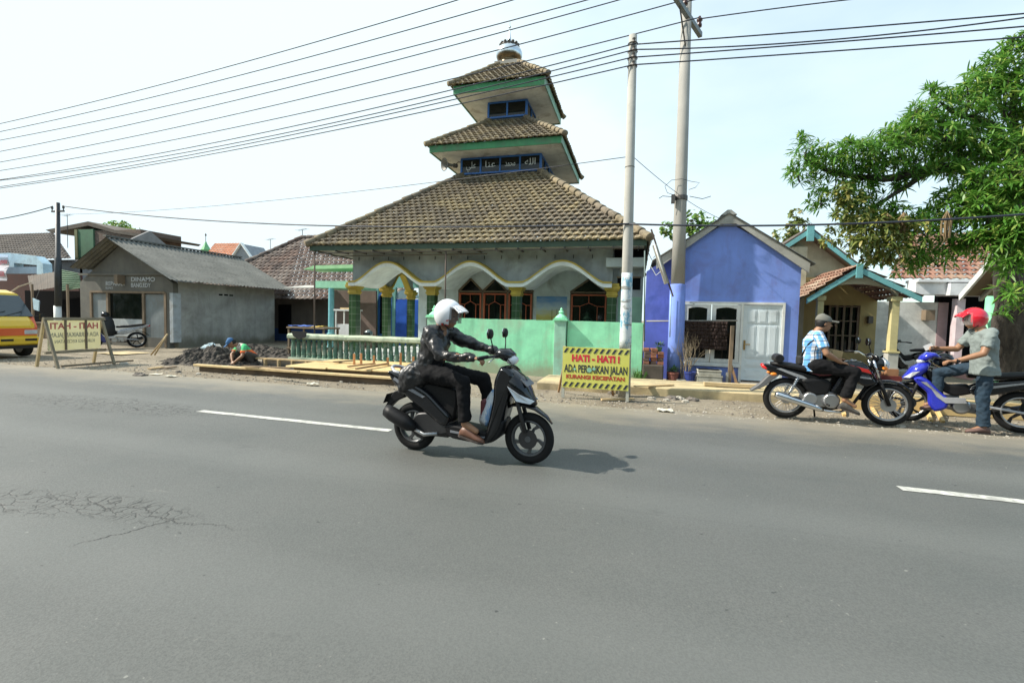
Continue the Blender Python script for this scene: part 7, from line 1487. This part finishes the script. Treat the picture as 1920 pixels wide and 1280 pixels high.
def hand(m, wrist, f_, n_, curl=.9, k=1., thumb=1):
    """f_ forward, n_ palm normal; thumb side = +-(f x n)"""
    w = Vector(wrist); f_ = Vector(f_).normalized(); n_ = (Vector(n_)-f_*Vector(n_).dot(f_)).normalized(); s_ = f_.cross(n_)*thumb
    rings = []
    for t, hw, hd in ((-.01,.024,.019),(.02,.030,.016),(.055,.038,.015),(.085,.038,.013)):
        c = w+f_*t*k; rings.append([c+s_*hw*k*math.cos(2*math.pi*j/12)+n_*hd*k*math.sin(2*math.pi*j/12) for j in range(12)])
    m.loft(rings)
    for i, (o_, L_) in enumerate(((.029,.9),(.010,1.0),(-.010,.94),(-.029,.75))):
        p = w+f_*.083*k+s_*o_*k; a = .12; pts = [p-f_*.02]; rs = [.0095*k]
        for seg, (l, dc) in enumerate(((.040,curl*.8),(.026,curl*.95),(.021,curl*.6))):
            pts.append(pts[-1] if seg else p); 
            if seg == 0: pts.pop()
            a += dc*(.55 if seg == 0 else 1)+.05*i; d = f_*math.cos(a)+n_*math.sin(a); pts.append((p if seg == 0 else pts[-1])+d*l*L_*k); rs.append((.0088-.0007*seg)*k)
        rs = rs[:len(pts)]+[.007*k]*(len(pts)-len(rs)); cap(m, pts, rs, 8)
    b = w+f_*.022*k+s_*.026*k+n_*.004; d1 = (f_*.6+s_*.62+n_*.45).normalized(); d2 = (f_*.85+s_*.12+n_*.6).normalized(); cap(m, [b, b+d1*.035*k, b+d1*.035*k+d2*.026*k, b+d1*.035*k+d2*.026*k+(d2+n_*.4).normalized()*.02*k], [.013*k,.0105*k,.0095*k,.0078*k], 8)
def head(m, c, f_, up_=(0,0,1), k=1.):
    f_ = Vector(f_).normalized(); s_ = f_.cross(Vector(up_)).normalized(); u = s_.cross(f_); c = Vector(c); M = Matrix((f_, s_, u)).transposed()
    m.ell(c+u*.025, (.097*k,.076*k,.10*k), M, 20, 12); m.ell(c+f_*.018-u*.04, (.075*k,.058*k,.078*k), M, 18, 10); m.ell(c+f_*.052-u*.088, (.026*k,.028*k,.022*k), M)
    cap(m, [c+f_*.088+u*.012, c+f_*.112-u*.022], [.010,.0145], 8); m.ell(c+f_*.095-u*.026, (.015,.020,.010), M)
    m.ell(c+f_*.085+u*.03, (.017,.055,.011), M); m.ell(c+f_*.088-u*.055, (.012,.026,.007), M); m.ell(c+f_*.086-u*.068, (.011,.021,.007), M)
    for q in (-1, 1): m.ell(c+s_*q*.078-f_*.005-u*.005, (.018,.008,.030), M); m.ell(c+f_*.066+s_*q*.03-u*.03, (.02,.02,.02), M)
    return f_, s_, u
def face_bits(root, c, f_, up_=(0,0,1)):
    f_ = Vector(f_).normalized(); s_ = f_.cross(Vector(up_)).normalized(); u = s_.cross(f_); c = Vector(c); m = MB(); M = Matrix((f_, s_, u)).transposed()
    for q in (-1, 1): m.ell(c+f_*.083+s_*q*.03+u*.008, (.009,.014,.007), M)
    o = m.build('eyes', mat('eye', (.05,.035,.03), .2, bump=0), root, smooth=True, local=True); m = MB()
    for q in (-1, 1): cap(m, [c+f_*.093+s_*q*.018+u*.028, c+f_*.084+s_*q*.046+u*.026], [.004,.003], 6)
    m.build('eyebrows', HAIR, root, smooth=True, local=True)
def helmet(root, c, f_, mt, tint, peak=True, k=1., name='helmet'):
    """open face helmet: thick partial ellipsoid shell with face opening, peak and lining"""
    f_ = Vector(f_).normalized(); s_ = f_.cross(Vector((0,0,1))).normalized(); u = s_.cross(f_); c = Vector(c); m = MB(); na, nt_ = 40, 22; V = []; ok = set()
    for j in range(nt_+1):
        th = math.pi*.97*j/nt_*.80
        for i in range(na):
            a = 2*math.pi*i/na; x, y, z = math.sin(th)*math.cos(a), math.sin(th)*math.sin(a), math.cos(th); z2 = z*(.150 if z > 0 else .165); yy = .126*(1-.12*max(0, -z)); V.append(c+f_*x*(.152 if x > 0 else .150)*k+s_*y*yy*k+u*(z2+.03)*k)
    def keep(j, i):
        th = math.pi*.97*(j+.5)/nt_*.80; a = 2*math.pi*(i+.5)/na; a = (a+math.pi) % (2*math.pi)-math.pi
        return not (abs(a) < 1.05+.12*math.sin(3*th) and th > 1.22)
    fs = []
    for j in range(nt_):
        for i in range(na):
            if keep(j, i): i2 = (i+1) % na; fs.append((j*na+i, j*na+i2, (j+1)*na+i2, (j+1)*na+i))
    m.add(V, fs)
    def sol(o): s__ = o.modifiers.new('thick', 'SOLIDIFY'); s__.thickness = .024; s__.offset = -1; b = o.modifiers.new('s', 'SUBSURF'); b.levels = 1; b.render_levels = 1
    h = m.build(name, mt, root, smooth=True, local=True, mods=[sol])
    if peak:
        m = MB(); rows = []
        for t in range(7):
            r_ = t/6; rows.append([c+f_*(.128+.085*r_)*k*(1-.25*abs(q/6)**2)+s_*q/6*.105*(1-.15*r_)*k+u*(.115-.035*r_-.02*r_*r_-.02*abs(q/6)**2)*k for q in range(-6, 7)])
        for r0, r1 in zip(rows, rows[1:]):
            for i in range(12): m.add([r0[i], r0[i+1], r1[i+1], r1[i]], [(0,1,2,3)])
        m.build('peak', mt, h, smooth=True, local=True, mods=[lambda o: setattr(o.modifiers.new('t', 'SOLIDIFY'), 'thickness', .008)])
    m = MB(); rows = []
    for t in range(7):
        zz = .10-.16*t/6; rows.append([c+f_*(.150-.0*t)*math.cos(q/8*1.1)*k*(1+.04*math.sin(t))+s_*.122*math.sin(q/8*1.1)*k*1.02+u*zz*k for q in range(-8, 9)])
    for r0, r1 in zip(rows, rows[1:]):
        for i in range(16): m.add([r0[i], r0[i+1], r1[i+1], r1[i]], [(0,1,2,3)])
    if tint: m.build('visor', tint, h, smooth=True, local=True)
    m = MB(); cap(m, [c+s_*.095-u*.07, c+f_*.05+s_*.06-u*.125, c+f_*.06-u*.135, c+f_*.05-s_*.06-u*.125, c-s_*.095-u*.07], [.006]*5, 6); m.build('chin_strap', BLKM, h, smooth=True, local=True)
    return h
def shoe(root, ankle, f_, mt, up_=(0,0,1), L_=.27, sole=None, name='shoe'):
    f_ = Vector(f_).normalized(); s_ = f_.cross(Vector(up_)).normalized(); u = s_.cross(f_); a = Vector(ankle)-u*.075; m = MB(); rings = []
    for t, w, h in ((-.07,.022,.03),(-.05,.036,.05),(0,.040,.055),(.05,.044,.045),(.10,.050,.032),(.15,.046,.025),(.185,.03,.018),(.20,.012,.01)):
        c = a+f_*t*L_/.27+u*(h-.02); rings.append([c+s_*w*math.cos(2*math.pi*j/14)+u*h*math.sin(2*math.pi*j/14) for j in range(14)])
    m.loft(rings); o = m.build(name, mt, root, smooth=True, local=True); m = MB()
    out_ = [(-.075,.02),(-.05,.04),(.02,.042),(.09,.053),(.15,.05),(.195,.025)]; pts = [a+f_*t+s_*w-u*.027 for t, w in out_]+[a+f_*t-s_*w-u*.027 for t, w in reversed(out_)]; m.prism(pts, u*.018); m.build('sole', sole or mat('shoe_sole', (.05,.04,.035), .8), o, local=True); return o
def person(name, label, root_loc, rz, J, clothes, cat='person'):
    t = thing(name, label, cat, root_loc, rz=rz); V_ = lambda k_: Vector(J[k_]); side = (V_('shR')-V_('shL')).normalized()
    m = MB(); pel, ch, nk, hd = V_('pelvis'), V_('chest'), V_('neck'), V_('head')
    torso(m, [pel-Vector((0,0,.06)), pel+(ch-pel)*.1, pel.lerp(ch, .5), ch, ch.lerp(nk, .75)], side, [(.11,.09),(.14,.10),(.125,.09),(.155,.105),(.10,.07)])
    cap(m, [ch.lerp(nk, .7), nk, hd-Vector((0,0,.04))], [.07,.058,.055]); head(m, hd, J.get('face', (1,0,0)))
    for s_ in 'LR':
        sh, el, wr = V_('sh'+s_), V_('el'+s_), V_('wr'+s_); cap(m, [sh, sh.lerp(el, .5), el], [.056,.050,.040]); cap(m, [el, el.lerp(wr, .3), wr], [.040,.041,.027]); hd_ = J['hand'+s_]; hand(m, wr, hd_[0], hd_[1], hd_[2], thumb=hd_[3])
        hp, kn, an = V_('hip'+s_), V_('kn'+s_), V_('an'+s_); cap(m, [hp, hp.lerp(kn, .5), kn], [.070,.064,.052]); cap(m, [kn, kn.lerp(an, .3), an], [.055,.056,.038])
        ft = Vector(J['ft'+s_]); cap(m, [an, an+ft*.12-Vector((0,0,.05))], [.036,.028])
    body = m.build('body', SKIN, t, local=True, smooth=True, mods=[remesh(.0075, 5, .5)]); face_bits(t, hd, J.get('face', (1,0,0)))
    return t, V_, side
def top_(root, V_, side, mt, sl=('short', 'short'), vox=.012, name='shirt', hem=.10, wd=1., mods=None, collar=True, bell=0, tail=()):
    m = MB(); pel, ch, nk = V_('pelvis'), V_('chest'), V_('neck'); d = (ch-pel).normalized()
    torso(m, [Vector(q_[:3]) for q_ in tail]+[pel-d*hem, pel, pel.lerp(ch, .5), ch, ch.lerp(nk, .45), ch.lerp(nk, .85)], side, [q_[3:] for q_ in tail]+[(.165*wd+bell,.125*wd+bell*.5),(.162*wd,.128*wd),(.152*wd,.122*wd),(.175*wd,.128*wd),(.15*wd,.10*wd),(.075,.066)])
    for s_, k_ in zip('LR', sl):
        sh, el, wr = V_('sh'+s_), V_('el'+s_), V_('wr'+s_); inn = ch.lerp(nk, .35)
        if k_ == 'short': e = sh.lerp(el, .72); cap(m, [inn.lerp(sh, .5), sh], [.085,.074]); m.tube([sh, sh.lerp(e, .5), e], [.074,.072,.071], 16)
        else: cap(m, [inn.lerp(sh, .5), sh, sh.lerp(el, .5), el, el.lerp(wr, .5), wr], [.09,.078,.070,.058,.052,.042])
    return m.build(name, mt, root, local=True, smooth=True, mods=[remesh(vox, 5)]+(mods or [folds(.09, .022, 'cloth_folds')]))
def trousers(root, V_, mt, name='trousers', r=(.105,.090,.070,.066,.064), cut=.93, mods=None):
    m = MB(); pel = V_('pelvis'); cap(m, [V_('hipL'), pel+Vector((0,0,.02)), V_('hipR')], [.088,.10,.088])
    for s_ in 'LR':
        hp, kn, an = V_('hip'+s_), V_('kn'+s_), V_('an'+s_); cap(m, [hp, hp.lerp(kn, .5), kn], r[:3]); e = kn.lerp(an, cut); m.tube([kn, kn.lerp(e, .4), e], [r[2], r[3], r[4]], 16)
    return m.build(name, mt, root, local=True, smooth=True, mods=[remesh(.012, 5)]+(mods or [folds(.09, .035, 'denim_folds'), folds(.035, .010, 'small_creases')]))
LEATHER = mat('black_leather', (.010,.010,.011), .38, bump=.2, bscale=12, spec=.55); BLKT = mat('black_trouser', (.010,.010,.011), .8, bump=.3, bscale=14, spec=.12)
# 1 scooter rider
J = dict(pelvis=(.16,0,.86), chest=(.22,0,1.14), neck=(.29,0,1.31), head=(.355,0,1.405), face=(1,0,-.08), shR=(.25,-.19,1.25), shL=(.25,.19,1.25), elR=(.42,-.29,1.03), elL=(.54,.30,1.10), wrR=(.76,-.32,1.03), wrL=(.77,.31,1.05),
         handR=((1,.0,-.05),(0,.1,-1),1.0,1), handL=((1,0,-.05),(0,-.1,-1),1.0,-1), hipR=(.20,-.10,.84), hipL=(.20,.10,.84), knR=(.62,-.19,.78), knL=(.70,.16,.77), anR=(.64,-.17,.37), anL=(.82,.12,.40), ftR=(1,0,-.1), ftL=(1,0,-.1))
rid, V_, sd_ = person('person', 'person in white open helmet and black leather jacket riding the black scooter', sco.location, sco.rotation_euler[2], J, None)
jk = top_(rid, V_, sd_, LEATHER, ('long', 'long'), name='leather_jacket', hem=.04, wd=1.06, tail=((-.13,0,.60,.10,.05),(-.09,0,.66,.165,.11),(-.01,0,.74,.195,.165),(.07,0,.81,.19,.155)), mods=[folds(.13, .06, 'leather_folds'), folds(.045, .022, 'leather_creases')])
trousers(rid, V_, BLKT)
BRS = mat('brown_shoe', (.14,.065,.04), .45); shoe(rid, (.67,-.17,.33), (1,0,-.22), BRS); shoe(rid, (.85,.12,.36), (1,0,-.1), BRS)
kh = NT('white_helmet'); s3 = kh.n('ShaderNodeSeparateXYZ'); kh.l(kh.tc.outputs['Object'], s3.inputs[0]); nn = kh.noise(kh.map((6, 2, 14)), 3, .5, 1.2); c = kh.mix(kh.math('MULTIPLY', kh.rng(nn, .56, .58), kh.rng(s3.outputs[2], 1.41, 1.40)), (.80,.81,.83), (.62,.07,.05)); kh.col(c); kh.rough(.18); kh.b.inputs['Coat Weight'].default_value = .6
def visormat(name, col, a):
    k = NT(name); k.b.inputs['Specular IOR Level'].default_value = .25; k.b.inputs['Base Color'].default_value = (*col, 1); k.rough(.05); k.b.inputs['Alpha'].default_value = a; return k.m
helmet(rid, J['head'], (1,0,-.05), kh.m, visormat('smoked_visor', (.10,.095,.09), .5))
# 2 seated rider on the black motorcycle
PL = NT('plaid_cloth'); sep = PL.n('ShaderNodeSeparateXYZ'); PL.l(PL.tc.outputs['Object'], sep.inputs[0])
def bandf(k, v, f, ph, lo, hi): return k.rng(k.math('SINE', k.math('ADD', k.math('MULTIPLY', v, f), ph)), lo, hi)
x_, y_, z_ = sep.outputs; xy = PL.math('ADD', x_, PL.math('MULTIPLY', y_, .8)); zz = PL.math('SUBTRACT', z_, PL.math('MULTIPLY', x_, .12))
c = PL.mix(PL.math('MULTIPLY', bandf(PL, xy, 62, 0, .25, .6), .95), (.74,.78,.82), (.10,.34,.68)); c = PL.mix(PL.math('MULTIPLY', bandf(PL, zz, 70, 1, .3, .6), .6), c, (.12,.36,.70)); c = PL.mix(PL.math('MULTIPLY', bandf(PL, xy, 62, 2.6, .90, .96), .9), c, (.03,.03,.05)); c = PL.mix(PL.math('MULTIPLY', bandf(PL, zz, 70, 3.3, .88, .95), .85), c, (.03,.03,.05)); PL.col(c); PL.rough(.85)
J = dict(pelvis=(.32,0,.86), chest=(.32,0,1.17), neck=(.38,0,1.33), head=(.44,0,1.43), face=(.98,.10,-.06), shR=(.34,-.18,1.26), shL=(.37,.18,1.26), elR=(.42,-.28,1.01), elL=(.50,.26,1.02), wrR=(.62,-.20,.89), wrL=(.68,.10,.92),
         handR=((.95,.25,-.15),(0,.3,-1),.5,1), handL=((.9,-.4,-.1),(0,-.2,-1),.5,-1), hipR=(.34,-.10,.82), hipL=(.34,.10,.82), knR=(.80,-.20,.76), knL=(.80,.20,.76), anR=(.70,-.20,.36), anL=(.62,.28,.34), ftR=(1,-.1,-.25), ftL=(1,.1,-.2))
sit, V_, sd_ = person('person', 'person in grey cap and blue white checked shirt sitting on the black motorcycle', bmk.location, bmk.rotation_euler[2], J, None)
top_(sit, V_, sd_, PL.m, ('short', 'short'), name='checked_shirt', hem=.13, wd=1.0, mods=[folds(.1, .02, 'cloth_folds')])
trousers(sit, V_, BLKT, r=(.115,.10,.082,.075,.07)); BT = mat('dusty_boot', (.05,.047,.042), .8, dirt=(.18,.16,.13), damt=.5, dscale=9)
shoe(sit, (.72,-.20,.31), (1,-.1,-.3), BT); shoe(sit, (.64,.28,.30), (1,.1,-.2), BT)
m = MB(); cap(m, [(.345,-.19,1.26),(.23,-.13,1.13),(.19,-.02,.98),(.20,.10,.88)], [.012]*4, 8); m.build('bag_strap', BLKM, sit, smooth=True, local=True)
m = MB(); m.obox((.17,.04,.88), (.07,.18,.13)); m.build('shoulder_bag', mat('black_bag', (.02,.02,.02), .7), sit, bevel=.025, local=True)
def cap_hat(root, hd, f_, mt, name='cap'):
    f_ = Vector(f_).normalized(); s_ = f_.cross(Vector((0,0,1))).normalized(); u = s_.cross(f_); c = Vector(hd); M = Matrix((f_, s_, u)).transposed(); m = MB(); rings = []
    for t in range(9):
        a = math.pi/2*t/8; rings.append([c+M@Vector((.112*math.cos(a)**.8*math.cos(q)+.0, .088*math.cos(a)**.8*math.sin(q), .035+.105*math.sin(a)-.012*math.cos(q))) for q in [2*math.pi*j/20 for j in range(20)]])
    m.loft(rings); h = m.build(name, mt, root, smooth=True, local=True); m = MB(); rows = []
    for t in range(6): rows.append([c+f_*(.080+.115*t/5*(1-.3*(q/5)**2))+s_*q/5*.078+u*(.050-.012*t/5-.014*(q/5)**2) for q in range(-5, 6)])
    for r0, r1 in zip(rows, rows[1:]):
        for i in range(10): m.add([r0[i], r0[i+1], r1[i+1], r1[i]], [(0,1,2,3)])
    m.build('brim', mt, h, smooth=True, local=True, mods=[lambda o: setattr(o.modifiers.new('t', 'SOLIDIFY'), 'thickness', .013)]); return h
cap_hat(sit, J['head'], J['face'], mat('grey_cap', (.15,.15,.13), .9))
hc = Vector(J['head']); fdir = Vector(J['face']).normalized(); m = MB(); m.ell(hc-fdir*.022+Vector((0,0,.02)), (.088,.086,.092), n=18, k=10); m.build('hair', HAIR, sit, smooth=True, local=True)
bx = thing('cardboard_box', 'small brown cardboard box resting in front of the seated rider', 'box', bmk.location); bx.rotation_euler = bmk.rotation_euler
m = MB(); m.obox((.66,.16,.98), (.13,.18,.13), Matrix.Rotation(.2, 3, 'Y')); m.build('carton', mat('cardboard', (.42,.30,.15), .85), bx, bevel=.004, local=True); m = MB(); m.obox((.66,.16,.98), (.134,.03,.134), Matrix.Rotation(.2, 3, 'Y')); m.build('tape', mat('packing_tape', (.5,.4,.22), .4), bx, local=True)
# 3 standing man, facing -X; local x forward
mp = Vector((4.58, 7.78, 0)); mrz = math.pi-.05
J = dict(pelvis=(-.02,0,.93), chest=(.0,0,1.26), neck=(.05,0,1.43), head=(.11,-.03,1.53), face=(1,0,-.12), shR=(.03,-.18,1.36), shL=(.03,.19,1.36), elR=(.17,-.25,1.12), elL=(.13,.26,1.09), wrR=(.40,-.20,1.12), wrL=(.40,.20,.97),
         handR=((1,.0,.1),(0,.8,-.6),.8,1), handL=((.95,-.05,.0),(0,.0,-1),.9,-1), hipR=(-.01,-.09,.90), hipL=(-.01,.08,.90), knR=(.34,-.30,.76), knL=(.02,.09,.49), anR=(.34,-.30,.34), anL=(-.02,.09,.085), ftR=(1,0,0), ftL=(1,0,0))
man, V_, sd_ = person('person', 'person in red open helmet, grey T shirt and jeans standing astride the blue motorcycle', (mp.x, mp.y, 0), mrz, J, None)
TS = mat('grey_tshirt', (.20,.235,.225), .9, var=.1, bump=.1); DEN = mat('blue_denim', (.016,.036,.058), .9, var=.35, scale=9, bump=.25, bscale=30)
top_(man, V_, sd_, TS, ('short', 'short'), name='t_shirt', hem=.14, wd=1.02, bell=.022, mods=[folds(.12, .035, 'cloth_folds'), folds(.05, .014, 'small_creases')]); trousers(man, V_, DEN, name='jeans', r=(.076,.084,.074,.068,.072), cut=.97, mods=[folds(.07, .035, 'denim_folds'), folds(.03, .012, 'small_creases')])
shoe(man, (-.02,.09,.098), (1,.05,0), mat('brown_leather_shoe', (.14,.08,.065), .7)); shoe(man, (.34,-.30,.33), (1,0,-.1), mat('brown_leather_shoe', (.14,.08,.065), .7))
helmet(man, J['head'], (1,0,-.05), mat('red_helmet', (.62,.012,.03), .15, coat=.8, bump=0, var=.04), visormat('clear_visor', (.6,.6,.6), .18))
m = MB(); w = Vector(J['wrL']); m.tube([w+Vector((-.02,.034*math.cos(2*math.pi*i/16),.03*math.sin(2*math.pi*i/16))) for i in range(16)], .011, 6, closed=True); m.obox(w+Vector((-.02,.036,.005)), (.035,.012,.035)); m.build('wrist_watch', BLKM, man, local=True, smooth=False)
pp = thing('paper_slip', 'small white paper slip held in the far hand of the standing person', 'paper', (mp.x, mp.y, 0), rz=mrz); m = MB(); w = Vector(J['wrR']); m.obox(w+Vector((.13,.02,.02)), (.11,.002,.075), Matrix.Rotation(.5, 3, 'Y')); m.build('sheet', mat('white_paper', (.8,.8,.8), .7), pp, local=True)
hb = thing('black_helmet', 'black helmet hanging on the handlebar of the blue motorcycle', 'helmet', blm.location); hb.rotation_euler = blm.rotation_euler
m = MB(); m.ell((.80,-.10,.93), (.12,.11,.11), n=18, k=10); m.build('shell', BLKG, hb, smooth=True, local=True); m = MB(); m.ell((.86,-.10,.91), (.075,.09,.06), n=16, k=8); m.build('visor', mat('van_glass', (.05,.07,.08)), hb, smooth=True, local=True)
# 4 crouching worker
wp = P(445, 668, 10.0); wz = 0
J = dict(pelvis=(.12,.12,.26), chest=(-.02,-.08,.50), neck=(-.09,-.19,.58), head=(-.16,-.27,.62), face=(-.55,-.60,-.75), shR=(-.19,-.02,.52), shL=(.13,-.16,.52), elR=(-.16,-.26,.33), elL=(.21,-.30,.30), wrR=(-.02,-.38,.16), wrL=(.06,-.40,.14),
         handR=((.5,-.5,-.6),(.6,0,-.6),.9,1), handL=((-.5,-.5,-.6),(-.6,0,-.6),.9,-1), hipR=(.03,.14,.24), hipL=(.22,.08,.24), knR=(-.12,-.14,.36), knL=(.26,-.20,.36), anR=(-.06,.08,.06), anL=(.24,.0,.06), ftR=(-.4,-1,0), ftL=(.1,-1,0))
J['shR'], J['shL'] = (-.16,.0,.53), (.13,-.14,.53)
wk, V_, sd_ = person('person', 'person in blue cap and white shirt with green and orange sleeves crouching over the formwork', (wp.x+.3, 9.95, -.05), 0, J, None)
k = NT('worker_shirt'); s3 = k.n('ShaderNodeSeparateXYZ'); k.l(k.tc.outputs['Object'], s3.inputs[0]); ax = k.math('ABSOLUTE', k.math('SUBTRACT', s3.outputs[0], .0)); c = k.mix(k.rng(ax, .085, .095), (.50,.48,.42), (.08,.50,.20)); c = k.mix(k.math('MULTIPLY', k.rng(ax, .10, .105), k.rng(s3.outputs[2], .46, .44)), c, (.85,.16,.04)); k.col(c); k.rough(.9)
top_(wk, V_, sd_, k.m, ('short', 'short'), name='shirt', hem=.05, wd=.95); trousers(wk, V_, mat('muddy_trousers', (.07,.06,.05), .9)); shoe(wk, (-.06,.08,.09), (-.4,-1,0), BT); shoe(wk, (.24,0,.09), (.1,-1,0), BT)
cap_hat(wk, J['head'], J['face'], mat('blue_cap', (.05,.14,.30), .85)); m = MB(); fd = Vector(J['face']).normalized(); m.ell(Vector(J['head'])-fd*.02+Vector((0,.02,.015)), (.086,.086,.09), n=16, k=9); m.build('hair', HAIR, wk, smooth=True, local=True)
